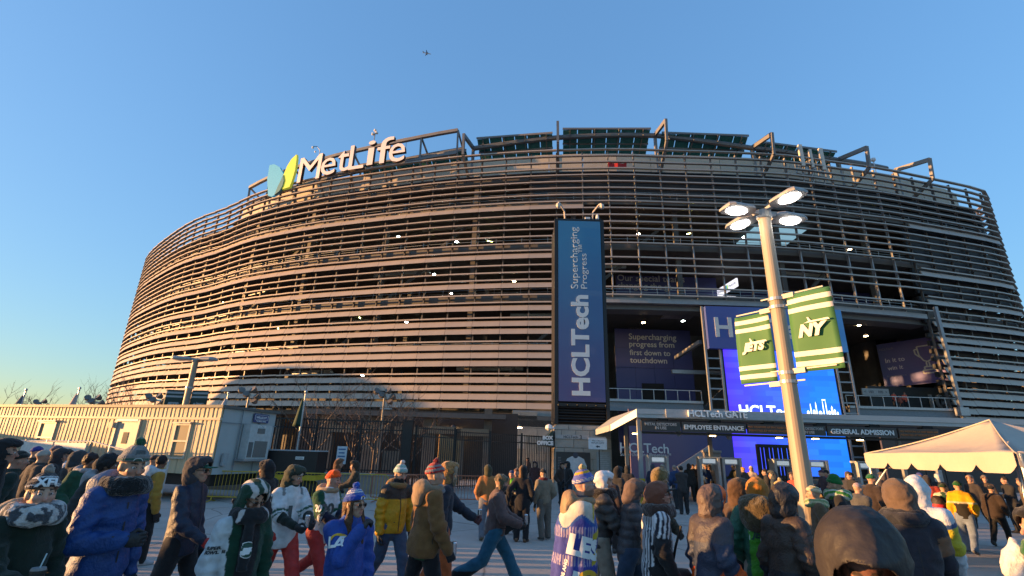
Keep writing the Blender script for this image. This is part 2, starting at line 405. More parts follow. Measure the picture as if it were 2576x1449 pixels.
_tc = PVT.node_tree.nodes.new('ShaderNodeTexCoord'); _br = PVT.node_tree.nodes.new('ShaderNodeTexBrick'); _br.inputs['Scale'].default_value = 3.
_br.inputs['Color1'].default_value = (.10, .42, .38, 1); _br.inputs['Color2'].default_value = (.14, .52, .46, 1); _br.inputs['Mortar'].default_value = (.015, .03, .035, 1); _br.inputs['Mortar Size'].default_value = .06
PVT.node_tree.links.new(_tc.outputs['Object'], _br.inputs[0]); PVT.node_tree.links.new(_br.outputs[0], _b.inputs['Base Color'])
_tl = PVT.node_tree.nodes.new('ShaderNodeBsdfTranslucent'); _mx = PVT.node_tree.nodes.new('ShaderNodeMixShader'); _mx.inputs[0].default_value = .45
PVT.node_tree.links.new(_br.outputs[0], _tl.inputs[0]); PVT.node_tree.links.new(_b.outputs[0], _mx.inputs[1]); PVT.node_tree.links.new(_tl.outputs[0], _mx.inputs[2]); PVT.node_tree.links.new(_mx.outputs[0], PVT.node_tree.nodes['Material Output'].inputs[0])
def solar_bay(sa, sb, zt, zb):
    n_ = 6
    for lvl in range(2):
        for i in range(n_):
            a = sa+(sb-sa)*i/n_+.05; c = sa+(sb-sa)*(i+1)/n_-.05
            o0, o1 = 5.4, 2.6; f0, f1 = (0, .48) if lvl == 0 else (.52, 1)
            P = lambda s, f: plan(s, o0+(o1-o0)*f)[0]+Vector((0, 0, zb+(zt-zb)*f))
            q = [P(a, f0), P(c, f0), P(c, f1), P(a, f1)]; nn = (q[1]-q[0]).cross(q[3]-q[0]).normalized()*.06
            bb = MB(); bb.hexa([*q, *[v+nn for v in q]]); o_ = Vector(q[0])
            bb.v = [tuple(Vector(v)-o_) for v in bb.v]
            obj('solar_panel', bb.mesh('solar_panel', PVT), STAD, o_)
    b = MB()
    for f in (.0, .5, 1.02):
        a = plan(sa, 5.4-2.8*f-.15)[0]; c = plan(sb, 5.4-2.8*f-.15)[0]; z = zb+(zt-zb)*f
        b.bar((a.x, a.y, z), (c.x, c.y, z), .12, .25)
    for i in range(4):
        s = sa+(sb-sa)*(i+.3)/3.6
        a = plan(s, 5.2)[0]; c = plan(s, 2.4)[0]; b.bar((a.x, a.y, zb-.1), (c.x, c.y, zt-.1), .1, .2)
        d = plan(s, 3.)[0]; b.bar((d.x, d.y, ringz(s)), (c.x, c.y, zt-.9), .09, .09)
    b.build('panel_rack', FRAMEL, STAD)
for i in range(len(col_s)-2):
    sa, sb = col_s[i]+.6, col_s[i+1]-.7; zr = ringz((sa+sb)/2)
    if i == 0: zr -= 1.2
    solar_bay(sa, sb, zr+.55, zr-1.75)
# left frame carrying the big sign
sA, sB = s_at(1150, 1.0, 40.), s_at(622, 1.0, 37.)
pa = plan(sA, 1.0)[0]; zA = z_at(328, pa); pb = plan(sB, 1.0)[0]; zB = z_at(472, pb)
N_ = 14
def rail(off, dz, r, name, mat, sq=True, s1=None):
    b = MB(); pts = []
    for i in range(N_+1):
        f = i/N_; s = sA+(sB-sA)*f; pts.append(plan(s, off)[0]+Vector((0, 0, zA+(zB-zA)*f+dz)))
    for i in range(N_): b.bar(pts[i], pts[i+1], r, r)
    b.build(name, mat, STAD); return pts
pts = rail(1.0, 0, .4, 'sign_frame_beam', FRAMEL)
pts2 = rail(1.2, -3.2, .35, 'sign_frame_beam', FRAME); pts3 = rail(3.2, -1.2, .3, 'sign_frame_beam', FRAME)
b = MB()
for i in range(0, N_+1, 2):
    b.bar(pts[i], pts2[i], .22, .22); b.bar(pts[i], pts3[i], .2, .2); b.bar(pts2[i], (pts3[i].x, pts3[i].y, 33.4), .22, .22)
    b.bar((pts3[i].x, pts3[i].y, 33.3), pts3[i], .22, .22)
    if i+2 <= N_: b.bar(pts2[i], pts3[i+2], .15, .15)
b.build('sign_frame_strut', FRAME, STAD)
b = MB()
hp = [p+Vector((0, 1.5, 1.5)) for p in pts[3:12]]
b.tube(hp, .05, 5); b.tube([p-Vector((0, 0, .55)) for p in hp], .04, 5)
for p in hp: b.bar(p, p-Vector((0, 0, 1.5)), .07, .07)
b.build('catwalk_rail', GALV, STAD)
# ------------------------------------------------------------------ rooftop lettering
SIGN = thing('rooftop_sign', 'big white MetLife letters with blue and green leaf mark on the roof edge', 'sign')
LET = M('sign_letter', (.66, .55, .49), .5, 0, .03, 1., emit=(1, .80, .72), es=.07); RET = M('letter_return', (.06, .045, .04), .6)
for ch, u0, u1, v0, v1 in [('M',757,813,456,394),('e',813,849,442,399),('t',852,881,433,381),('L',883,922,427,366),('i',925,946,417,356),('f',948,989,412,348),('e',979,1021,409,363)]:
    s = s_at((u0+u1)/2, -.6, 38); p, t, n = plan(s, -.6); zb, zt = z_at(v0, p), z_at(v1, p)
    me = text_mesh(ch, 3., .22, bold=.0)
    xs = [v.co.x for v in me.vertices]; ys = [v.co.y for v in me.vertices]
    pl, pr = plan(s_at(u0, -.6, 38), -.6)[0], plan(s_at(u1, -.6, 38), -.6)[0]; wd = (pr-pl).length
    kx = wd/(max(xs)-min(xs)); ky = (zt-zb)/(max(ys)-min(ys)); kz = 1
    for v in me.vertices:
        X = (v.co.x-(max(xs)+min(xs))/2)*kx; Z = (v.co.y-min(ys))*ky; sl = .0
        q = p+t*(X)-n*v.co.z; v.co = (q.x, q.y, zb+Z)
    me.materials.clear(); me.materials.append(LET); me.materials.append(RET)
    for f in me.polygons:
        if abs(Vector(f.normal).dot(n)) < .8: f.material_index = 1
    obj('letter', me, SIGN)
def leaf(pts, name, mat, off):
    s = s_at(712, off, 38); p, t, n = plan(s, off)
    P2 = []
    for u, v in pts:
        d = ray(u, v); k = (p-Vector(CP)).dot(n)/Vector(d).dot(n); q = Vector(CP+d*k); P2.append(((q-p).dot(t), q.z))
    b = MB(); b.prism(P2, (p.x, p.y, 0), t, (0, 0, 1), n*.35); b.build(name, mat, SIGN)
leaf([(674,492),(672,450),(678,415),(690,413),(703,420),(712,436),(714,452),(708,470),(696,488),(684,494)], 'logo_leaf', M('logo_blue', (.06, .33, .50), .5, emit=(.05, .45, .8), es=.08), -.3)
leaf([(704,476),(706,462),(712,442),(722,418),(733,400),(746,388),(746,400),(742,428),(733,458),(728,470),(716,474)], 'logo_leaf', M('logo_green', (.52, .56, .06), .5, emit=(.8, .85, .08), es=.08), -.5)
leaf([(690,490),(698,470),(706,454),(712,440),(714,454),(710,468),(703,480)], 'logo_overlap', M('logo_teal', (.06, .20, .24), .5), -.62)
# antenna cluster, red flag, camera masts on the roof edge
AN = thing('antenna_cluster', 'three tall panel antennas on a frame above the roof rim', 'antenna')
for u, v0, v1 in [(2012,418,365),(2038,422,377),(2064,428,374)]:
    p = plan(s_at(u, 0., 37), 0.)[0]; b = MB(); z0, z1 = z_at(v0, p), z_at(v1, p)
    b.box((p.x, p.y, (z0+z1)/2), (.42 if u != 2038 else .3, .3, z1-z0)); b.build('panel_antenna', M('antenna_shell', (.62, .56, .48), .6), AN)
    b = MB(); b.tube([(p.x, p.y+.3, z0-2.2), (p.x, p.y+.3, z1)], .06, 6); b.build('mast', GALV, AN)
b = MB(); a, c = plan(s_at(2000, .6, 36), .6)[0], plan(s_at(2075, .6, 36), .6)[0]
for z in (34.2, 35.2, 36.4): b.bar((a.x, a.y, z), (c.x, c.y, z), .08, .08)
for f in (0, .25, .5, .75, 1):
    q = a.lerp(c, f); b.bar((q.x, q.y, 33.6), (q.x, q.y, 36.5), .07, .07); q2 = a.lerp(c, min(1, f+.2)); b.bar((q.x, q.y, 34), (q2.x, q2.y, 36), .05, .05)
for f in (.3, .55, .8):
    q = a.lerp(c, f); b.box((q.x, q.y-.3, 34.6+f), (.35, .25, .7))
b.build('antenna_frame', GALV, AN)
p = plan(s_at(1536, .1, 34), .1)[0]; z = z_at(416, p)
FB = MB(); rows = []
for i in range(7):
    f = i/6; rows.append([(p.x-.2+2.1*f, p.y-.15+.1*math.sin(f*9), z+.35-.2*math.sin(f*3)), (p.x-.2+2.1*f, p.y-.1+.1*math.sin(f*9), z-.45+.15*math.sin(f*2))])
FB.loft(rows, cap=False, closed=False); fo = FB.build('red_flag', M('red_cloth', (.42, .02, .02), .8), None); tag(fo, 'small red flag draped over the top louvers of the stadium', 'flag')
sm = fo.modifiers.new('thick', 'SOLIDIFY'); sm.thickness = .03
CM = thing('camera_mast', 'slim roof mast with white camera above the sign frame', 'mast')
p = hp[2]; b = MB(); b.tube([p-Vector((0, 0, 2.5)), p+Vector((0, 0, 2.0))], .09, 6); b.build('mast', GALV, CM)
b = MB()
for dx, dz in ((-.25, 1.7), (.25, 1.9), (0, 2.3)): b.lathe([(.05, .2), (.2, .1), (.22, -.1), (.05, -.2)], (p.x+dx, p.y-.1, p.z+dz), 8)
b.build('camera_head', WHITE, CM)
CM2 = thing('camera_mast', 'crooked roof camera arm behind the M of the sign', 'mast')
p = plan(s_at(800, 1.5, 40), 1.5)[0]; z = z_at(385, p); b = MB(); b.tube([(p.x, p.y, z-2.5), (p.x, p.y, z+.4), (p.x-.4, p.y-.2, z+.9), (p.x-.9, p.y-.4, z+.8)], .06, 5); b.build('arm', GALV, CM2)
b = MB(); b.lathe([(.03, .15), (.16, .05), (.16, -.12), (.03, -.2)], (p.x-.9, p.y-.4, z+.65), 8); b.lathe([(.03, .15), (.14, .05), (.03, -.2)], (p.x-.5, p.y-.3, z), 8); b.build('camera_head', WHITE, CM2)
CM3 = thing('camera_mast', 'white dome camera on a short roof post at right', 'mast')
p = plan(s_at(2199, 1.0, 37), 1.0)[0]; z = z_at(402, p); b = MB(); b.tube([(p.x, p.y, z-2.2), (p.x, p.y, z)], .05, 5); b.build('mast', GALV, CM3)
b = MB(); b.lathe([(.05, .3), (.25, .18), (.28, -.1), (.1, -.3)], (p.x, p.y, z), 8); b.build('camera_head', WHITE, CM3)
# ================================================================== SIGN PYLON
def gradmat(name, c0, c1, axis, lo, hi, rough=.35, emit=0., extra=None, pix=None):
    mt = bpy.data.materials.new(name); mt.use_nodes = True; t = mt.node_tree; b = t.nodes['Principled BSDF']; b.inputs['Roughness'].default_value = rough
    tc = t.nodes.new('ShaderNodeTexCoord'); sp = t.nodes.new('ShaderNodeSeparateXYZ'); t.links.new(tc.outputs['Object'], sp.inputs[0])
    mr = t.nodes.new('ShaderNodeMapRange'); mr.inputs[1].default_value = lo; mr.inputs[2].default_value = hi; t.links.new(sp.outputs[axis], mr.inputs[0])
    fac = mr.outputs[0]
    n = t.nodes.new('ShaderNodeTexNoise'); n.inputs['Scale'].default_value = .5; t.links.new(tc.outputs['Object'], n.inputs['Vector'])
    ad = t.nodes.new('ShaderNodeMath'); ad.operation = 'MULTIPLY_ADD'; ad.inputs[1].default_value = .35; t.links.new(n.outputs['Fac'], ad.inputs[0]); t.links.new(fac, ad.inputs[2])
    sb = t.nodes.new('ShaderNodeMath'); sb.operation = 'SUBTRACT'; sb.inputs[1].default_value = .17; sb.use_clamp = True; t.links.new(ad.outputs[0], sb.inputs[0]); fac = sb.outputs[0]
    mx = t.nodes.new('ShaderNodeMix'); mx.data_type = 'RGBA'; mx.inputs[6].default_value = (*c0, 1); mx.inputs[7].default_value = (*c1, 1); t.links.new(fac, mx.inputs[0]); c = mx.outputs[2]
    if pix:
        br = t.nodes.new('ShaderNodeTexBrick'); br.inputs['Scale'].default_value = pix; br.inputs['Color1'].default_value = (.72, .72, .8, 1); br.inputs['Color2'].default_value = (1.15, 1.15, 1.1, 1); br.inputs['Mortar'].default_value = (.9, .9, .9, 1); br.inputs['Mortar Size'].default_value = .01; br.offset = .3; br.inputs['Brick Width'].default_value = 1.2; br.inputs['Row Height'].default_value = .3
        mp = t.nodes.new('ShaderNodeMapping'); mp.inputs['Rotation'].default_value = (R(90), 0, 0); t.links.new(tc.outputs['Object'], mp.inputs[0]); t.links.new(mp.outputs[0], br.inputs[0])
        m2 = t.nodes.new('ShaderNodeMix'); m2.data_type = 'RGBA'; m2.blend_type = 'MULTIPLY'; m2.inputs[0].default_value = 1; t.links.new(c, m2.inputs[6]); t.links.new(br.outputs[0], m2.inputs[7]); c = m2.outputs[2]
    if emit:
        b.inputs['Base Color'].default_value = (.01, .01, .015, 1); t.links.new(c, b.inputs['Emission Color']); b.inputs['Emission Strength'].default_value = emit
    else: t.links.new(c, b.inputs['Base Color'])
    MATS[name] = mt; return mt
PY = 31.0
PYL = thing('sign_pylon', 'tall stone and black pylon with long vertical blue HCLTech banner beside the gate', 'pylon')
xl, xr, zb_, zt_ = 2.82, 6.22, 5.05, 17.62
b = MB(); b.box(((xl+xr)/2, PY+1.75, 1.92), (xr-xl-.3, 2.9, 3.84)); b.build('core', CONC, PYL)
hs = [.62, .62, .62, .62, .62, .40, .28]; z = .0
BLK = {}
for i, h in enumerate(hs):
    nb = 3 if i < 5 else 4; w = (xr-xl)/nb; off = (w/2 if i % 2 else 0); cuts = sorted({xl, xr, *[xl+off+w*k for k in range(nb+1) if xl < xl+off+w*k < xr]})
    for a, c in zip(cuts, cuts[1:]):
        key = (round(c-a, 2), h)
        if key not in BLK:
            q = MB(); q.box((0, 0, 0), (c-a-.022, .24, h-.022)); BLK[key] = q.mesh('stone_block', STONE)
        obj('stone_block', BLK[key], PYL, ((a+c)/2, PY+.12+random.uniform(-.006, .006), z+h/2))
    key = ('side', h)
    if key not in BLK:
        q = MB(); q.box((0, 0, 0), (.24, 1.38, h-.022)); BLK[key] = q.mesh('stone_block', STONE)
    for sx in (xl+.12, xr-.12):
        for k in range(2): obj('stone_block', BLK[key], PYL, (sx, PY+.26+.7+1.42*k, z+h/2))
    z += h
b = MB(); b.box(((xl+xr)/2, PY+1.9, 10.7), (xr-xl-.12, 2.4, 13.7)); b.build('tower_body', BLACK, PYL)
b = MB()
for sx in (xl+.11, xr-.11): b.box((sx, PY+.3, (3.84+zt_)/2), (.22, .5, zt_-3.84))
b.box(((xl+xr)/2, PY+.3, zt_-.07), (xr-xl-.44, .46, .2)); b.box(((xl+xr)/2, PY+.3, zb_-.05), (xr-xl-.44, .46, .2))
for k in range(6): b.lathe([(.05, 0), (.05, .12), (.0, .14)], (xl+.2+k*.6, PY+.2, zt_+.03), 6); b.lathe([(.05, 0), (.06, .08)], (xl+.25+k*.58, PY+.02, zb_-.12), 6)
b.build('frame', BLACK, PYL)
for k in range(6):
    q = MB(); zz = 3.98+k*.17; q.hexa([(xl+.24, PY+.12, zz), (xr-.24, PY+.12, zz), (xr-.24, PY+.3, zz+.1), (xl+.24, PY+.3, zz+.1), (xl+.24, PY+.12, zz+.03), (xr-.24, PY+.12, zz+.03), (xr-.24, PY+.3, zz+.13), (xl+.24, PY+.3, zz+.13)]); q.build('grille_slat', DARK if k % 2 else BLACK, PYL)
PF = gradmat('pylon_print', (.085, .072, .20), (.05, .21, .37), 2, 6, 16.5, .35)
b = MB(); b.box(((xl+xr)/2, PY+.1, (zb_+zt_)/2), (xr-xl-.5, .12, zt_-zb_-.3)); b.build('sign_face', PF, PYL)
def vtext(s_, u0, u1, v0, v1, mat, par, y, bold=0):
    p0, p1 = at_y((u0+u1)/2, v1, y), at_y((u0+u1)/2, v0, y); c = (p0+p1)/2
    wdt = (at_y(u1, (v0+v1)/2, y)-at_y(u0, (v0+v1)/2, y)).length
    me = text_mesh(s_, 1, .012, bold); xs = [v.co.x for v in me.vertices]; ys = [v.co.y for v in me.vertices]
    kx = (p1-p0).length/(max(xs)-min(xs)); ky = wdt/(max(ys)-min(ys)); cx, cy = (max(xs)+min(xs))/2, (max(ys)+min(ys))/2
    for v in me.vertices: q = v.co.copy(); v.co = (c.x-(q.y-cy)*ky, y-q.z, c.z+(q.x-cx)*kx)
    me.materials.clear(); me.materials.append(mat); return obj('lettering', me, par)
vtext('HCLTech', 1437, 1483, 742, 995, OFFW, PYL, PY+.015, .035)
vtext('Supercharging', 1436, 1458.5, 571, 726, OFFW, PYL, PY+.015); vtext('Progress', 1461, 1481, 638, 726, OFFW, PYL, PY+.015); vtext('\u2122', 1455, 1464, 616, 636, OFFW, PYL, PY+.015)['kind'] = 'stuff'
for sx, dx in ((xl+.75, -.55), (xr-.75, .55)):
    b = MB(); b.tube([(sx, PY+.3, zt_), (sx+dx*.1, PY+.2, zt_+.65), (sx+dx*.75, PY-.3, zt_+1.0), (sx+dx, PY-.5, zt_+.95)], .055, 6)
    o = b.build('lamp_arm', M('lamp_arm_paint', (.55, .5, .44), .5), PYL); q = MB(); q.lathe([(.02, .2), (.14, .12), (.17, -.02), (.12, -.16), (.03, -.2)], (sx+dx, PY-.55, zt_+.72), 10); q.build('lamp_head', M('lamp_arm_paint', (1, 1, 1)), o)
b = MB(); b.box((xr-1.1, PY+.2, zt_+.12), (.35, .3, .14)); b.lathe([(.05, 0), (.12, .05), (.1, .3), (.02, .5)], (xr-.4, PY+.2, zt_+.05), 8); b.build('beacon', WHITE, PYL)
pl = MB(); pl.box((3.88, PY-.035, 3.10), (2.05, .05, .23)); o = pl.build('name_plate', M('plate', (.42, .40, .38), .5), PYL); text('HCLTech', .2, (3.78, PY-.065, 3.10), (1, 0, 0), (0, 0, 1), DARK, o, .006, .85); text('3', .2, (4.38, PY-.065, 3.10), (1, 0, 0), (0, 0, 1), DARK, o, .006, .12)
po = MB(); po.box((3.91, PY-.03, 1.6), (2.02, .05, 1.28)); po_ = po.build('poster', M('poster_print', (.035, .036, .04), .4), PYL)
fig = MB(); fig.prism([(-.62, -.6), (.62, -.6), (.66, -.1), (.5, .3), (.2, .45), (-.2, .45), (-.5, .3), (-.66, -.1)], (4.05, PY-.06, 1.56), (1, 0, 0), (0, 0, 1), (0, -.006, 0)); fig.build('printed_jersey', M('print_white', (.6, .62, .64), .5), po_)
fig = MB(); fig.prism([(.16*math.cos(a), .17*math.sin(a)) for a in np.arange(0, 6.28, .5)], (4.05, PY-.063, 2.06), (1, 0, 0), (0, 0, 1), (0, -.008, 0)); fig.build('printed_cap', M('print_navy', (.05, .06, .09), .5), po_)
fig = MB()
for k in range(9): fig.box((3.1, PY-.06, 1.2+k*.09), (.18, .008, .03))
fig.build('printed_lines', M('print_grey', (.2, .2, .2)), po_)
pa_ = MB(); pa_.box((5.72, PY-.02, 1.25), (.82, .04, 2.1)); o = pa_.build('notice_board', M('notice_grey', (.33, .36, .37), .5), PYL)
q = MB()
for k in range(16): q.box((5.72, PY-.045, .5+k*.105), (.62-.2*(k % 3 == 0), .008, .03))
q.build('printed_lines', M('print_pale', (.5, .52, .53)), o)
# box office awning, lamp, will-call sign
AW = thing('awning', 'dark green triangular BOX OFFICE awning on the pylon side', 'awning')
a0, a1, a2 = at_y(1388, 1082, PY), at_y(1356, 1118, PY), at_y(1388, 1124, PY)
AWM = M('awning_green', (.022, .05, .042), .7)
b = MB(); b.prism([(a1.x, a1.z), (a2.x+.06, a2.z), (a2.x+.06, a0.z), ], (0, PY-.3, 0), (1, 0, 0), (0, 0, 1), (0, 2.3, 0)); b.build('canopy', AWM, AW)
text('BOX', .3, (a2.x-.25, PY-.315, a2.z+.50), (1, 0, 0), (0, 0, 1), OFFW, AW, .008, .62, bold=.02); text('OFFICE', .3, (a2.x-.42, PY-.315, a2.z+.2), (1, 0, 0), (0, 0, 1), OFFW, AW, .008, .98, bold=.02)
b = MB(); p = at_y(1381, 1076, PY); b.lathe([(.05, .2), (.2, .12), (.24, -.05), (.1, -.16)], (p.x, PY-.1, p.z), 10); b.box((p.x+.2, PY, p.z-.02), (.3, .12, .1)); o = b.build('wall_lamp', WHITE, None); tag(o, 'white globe wall lamp on the pylon above the awning', 'lamp')
WC = thing('portable_sign', 'white WILL CALL board on a thin black pole in front of the pylon', 'sign')
y = 27.; p0, p1 = at_y(1480, 1102, y), at_y(1527, 1131, y); cx, cz = (p0.x+p1.x)/2, (p0.z+p1.z)/2
b = MB(); b.box((cx, y, cz), (p1.x-p0.x, .04, p0.z-p1.z)); b.build('board', M('board_white', (.62, .66, .70), .5), WC)
b = MB(); b.box((cx-.02, y+.04, p0.z+.02), (p1.x-p0.x-.02, .05, .12)); b.build('top_clip', STEEL, WC)
b = MB(); b.tube([(cx+.08, y+.05, 0), (cx+.08, y+.05, p0.z)], .025, 6); b.lathe([(.3, 0), (.3, .04), (.05, .08)], (cx+.08, y+.05, 0), 12); b.build('pole', BLACK, WC)
INK = M('ink', (.04, .05, .07), .6)
text('WILL CALL AT', .1, (cx, y-.022, cz+.16), (1, 0, 0), (0, 0, 1), INK, WC, .003, .62); text('METLIFE GATE', .1, (cx, y-.022, cz+.04), (1, 0, 0), (0, 0, 1), INK, WC, .003, .66)
b = MB(); b.prism([(-.11, 0), (0, -.07), (0, -.03), (.11, -.03), (.11, .03), (0, .03), (0, .07)], (cx, y-.021, cz-.14), (1, 0, 0), (0, 0, 1), (0, -.004, 0)); b.build('arrow', INK, WC)
# stone wall bay behind the gate fence
WB = thing('stone_wall', 'pale stone block wall behind the fence, left of the pylon', 'wall')
x0, x1, yw = .35, 5.0, 47.; z = 0; i = 0
b = MB(); b.box(((x0+x1)/2, yw+.6, 2.95), (x1-x0-.1, .6, 5.9)); b.build('backing', CONC, WB)
BK2 = {}
for i in range(8):
    h = .72; w = 1.55; off = w/2 if i % 2 else 0; cuts = sorted({x0, x1, *[x0+off+w*k for k in range(4) if x0 < x0+off+w*k < x1]})
    for a, c in zip(cuts, cuts[1:]):
        if i == 7 and a > x0+1: continue
        key = round(c-a, 2)
        if key not in BK2: q = MB(); q.box((0, 0, 0), (c-a-.03, .3, h-.03)); BK2[key] = q.mesh('stone_block', STONE2)
        obj('stone_block', BK2[key], WB, ((a+c)/2, yw+.15, i*h+h/2))
b = MB(); b.box((1.1, yw-.03, 3.1), (1.0, .06, 1.2)); o = b.build('number_plate', M('plate', (1, 1, 1)), WB); text('14', 1, (1.1, yw-.065, 3.1), (1, 0, 0), (0, 0, 1), M('plate_ink', (.12, .13, .14)), o, .006, .7)
# ================================================================== ENTRANCE BAY: screen, header, walls, balconies
NAVY = gradmat('wall_print', (.085, .085, .24), (.055, .065, .21), 0, 10, 26, .5)
LETG = M('letter_grey', (.62, .62, .60), .6, 0, .03)
HD = thing('header_sign', 'wide indigo to blue HCLTech header board above the video screen', 'sign')
b = MB(); b.box((27.2, 49.5, 14.95), (14.1, .5, 4.45)); b.build('board', gradmat('header_print', (.065, .09, .31), (.08, .30, .62), 0, 23, 34, .4), HD)
p, q = at_y(1799, 822, 49.2), at_y(2066, 822, 49.2); text('HCLTech', 2.6, ((p.x+q.x)/2, 49.23, p.z), (1, 0, 0), (0, 0, 1), M('letter_cream', (.60, .60, .57), .5), HD, .03, q.x-p.x, bold=.06)
LED = thing('video_screen', 'huge glowing violet blue video wall behind the gate canopy', 'screen')
b = MB(); b.box((27.25, 50.1, 6.8), (11.4, .5, 12.4)); b.build('cabinet', BLACK, LED)
b = MB(); b.box((27.25, 49.82, 6.8), (11.0, .06, 12.0)); b.build('display', gradmat('led_picture', (.06, .025, .80), (.01, .15, .80), 0, 21.5, 30.5, .4, .62, None, .55), LED)
LEDW = M('led_white', (.8, .8, .8), emit=(.75, .9, 1), es=.85)
text('HCLTech', 1.4, (25.5, 49.78, 6.72), (1, 0, 0), (0, 0, 1), LEDW, LED, .003, 5.6, bold=.03)
b = MB()
for k, (x, h, w) in enumerate([(29.5, .5, .3), (29.8, 1.2, .12), (30.1, .6, .3), (30.35, 1.35, .12), (30.7, .5, .4), (31.05, 1.5, .1), (31.35, 1.5, .1), (31.2, 1.55, .35), (31.6, .55, .3), (31.9, 1.0, .22), (32.15, .7, .2), (32.4, .45, .2)]):
    if w == .35: b.box((x, 49.783, 6.4+h), (w, .006, .12))
    else: b.prism([(-w/2, 0), (w/2, 0), (w/2*.7, h*.8), (0, h), (-w/2*.7, h*.8)], (x, 49.785, 6.4), (1, 0, 0), (0, 0, 1), (0, -.006, 0))
b.box((31., 49.783, 6.36), (3.4, .006, .05)); b.build('skyline_icon', LEDW, LED)
def ladder(x0, x1, y, z0, z1, label):
    t = thing('truss_ladder', label, 'truss', group='steel ladder trusses beside the screen')
    for x in (x0, x1): b = MB(); b.box((x, y, (z0+z1)/2), (.2, .25, z1-z0)); b.build('upright', STEEL, t)
    for z in np.arange(z0+.6, z1, 1.02): b = MB(); b.box(((x0+x1)/2, y, z), (x1-x0-.2, .14, .14)); b.build('rung', STEEL, t)
ladder(20.0, 21.45, 49.9, 0, 17.3, 'grey steel ladder truss on the left edge of the screen'); ladder(33.1, 34.5, 49.9, 0, 17.0, 'grey steel ladder truss on the right edge of the screen')
def wall_panels(parent, x0, x1, y, z0, z1, nx, nz, mat, tilt=None):
    w, h = (x1-x0)/nx, (z1-z0)/nz; q = MB(); q.box((0, 0, 0), (w-.035, .12, h-.035))
    me = None
    for i in range(nx):
        for k in range(nz):
            qq = MB(); c = (x0+w*(i+.5), y, z0+h*(k+.5)); qq.box(c, (w-.035, .12, h-.035)); qq.build('wall_panel', mat, parent)
PW = thing('printed_wall', 'indigo wall reading Supercharging progress from first down to touchdown', 'wall')
b = MB(); b.box((17.6, 60.3, 10.), (9.4, .4, 14.6)); b.build('backing', DARK, PW)
wall_panels(PW, 12.9, 22.3, 60., 2.7, 17.2, 4, 6, NAVY)
for i, (s_, u0, u1, v) in enumerate([('Supercharging', 1582, 1701, 850), ('progress from', 1583, 1696, 868.5), ('first down to', 1584, 1686, 887.5), ('touchdown', 1585, 1678, 906.5)]):
    p, q = at_y(u0, v, 59.9), at_y(u1, v, 59.9); text(s_, .9, (p+q)/2, (1, 0, 0), (0, 0, 1), LETG, PW, .01, (q-p).length, bold=.01)
p, q = at_y(1581, 826, 59.9), at_y(1614, 826, 59.9); text('HCLTech', .5, (p+q)/2, (1, 0, 0), (0, 0, 1), M('letter_dim', (.16, .13, .13)), PW, .01, (q-p).length)
b = MB(); p = at_y(1643, 985, 59.9); b.box((p.x, 59.85, p.z), (2.6, .1, 1.9)); b.build('service_opening', DARK, PW)
UW = thing('printed_wall', 'upper indigo wall with grey Our special teams lettering behind the grid', 'wall')
b = MB(); b.box((19.2, 58.3, 21.1), (12.5, .3, 5.0)); b.build('panel', NAVY, UW)
for s_, u0, u1, v in (('Our special teams', 1553, 1722, 703), ('changing the ga', 1553, 1690, 722)):
    p, q = at_y(u0, v, 58.1), at_y(u1, v, 58.1); text(s_, .9, (p+q)/2, (1, 0, 0), (0, 0, 1), LETG, UW, .01, (q-p).length, bold=.01)
b = MB(); b.box((39, 62.3, 21.1), (17, .3, 5.0)); o = b.build('panel', NAVY, UW)
RB = M('ribbon_lit', (.7, .7, .72), emit=(.86, .84, .95), es=.42)
def ribbon(p0, p1, h, label, n_=1):
    t = thing('ribbon_board', label, 'screen', group='lit MetLife ribbon boards inside the concourse'); d = (p1-p0); L = d.length; ax = d.normalized(); nrm = ax.cross(Vector((0, 0, 1))).normalized()
    up = Vector((0, 0, 1)); b = MB(); c = [p0-up*h/2, p1-up*h/2, p1-up*h/2-nrm*.2, p0-up*h/2-nrm*.2]; b.hexa([*c, *[q+up*h for q in c]]); b.build('panel', RB, t)
    for k in range(n_):
        m_ = p0+d*((k+.5)/n_)+nrm*.03; w = L/n_
        text('MetLife', .4, m_+ax*w*.14, ax, up, INK, t, .004, w*.58)
        for j, (cc, dx) in enumerate((((.02, .35, .7), -.34), ((.35, .6, .08), -.25))):
            q = MB(); q.prism([(-.05*w, -h*.35), (.05*w, -h*.35), (.05*w, h*.2+.1*h*j), (-.05*w, h*.35)], m_+ax*w*dx, ax, up, nrm*.01); q.build('logo_mark', M('ribbon_logo%d' % j, cc, emit=cc, es=.3), t)
ribbon(at_y(1794, 745, 59), at_y(1853, 709, 55), 1.0, 'slanting lit ribbon board with MetLife twice, upper left of header', 2)
ribbon(at_y(1812, 751, 57), at_y(1852, 753, 57), .75, 'small lit MetLife board under the slanting ribbon')
ribbon(at_y(1875, 755, 57), at_y(1914, 757, 57), .75, 'small lit MetLife board just left of the lamp pole')
def balcony(x0, x1, y, label):
    t = thing('balcony', label, 'balcony')
    b = MB(); b.box(((x0+x1)/2, y+4, 7.45), (x1-x0, 8, .3)); b.build('floor', SLAB, t)
    b = MB(); b.box(((x0+x1)/2, y-.1, 6.95), (x1-x0, .25, .95)); b.build('fascia', M('fascia_blue_grey', (.20, .23, .25), .6), t)
    b = MB(); b.box(((x0+x1)/2, y-.18, 7.52), (x1-x0, .42, .24)); b.build('kerb', GALV, t)
    n_ = int((x1-x0)/1.2)
    for k in range(n_+1): b = MB(); b.box((x0+(x1-x0)*k/n_, y, 8.15), (.06, .06, 1.1)); b.build('rail_post', GALV, t)
    b = MB(); b.box(((x0+x1)/2, y, 8.72), (x1-x0, .07, .07)); b.build('hand_rail', GALV, t)
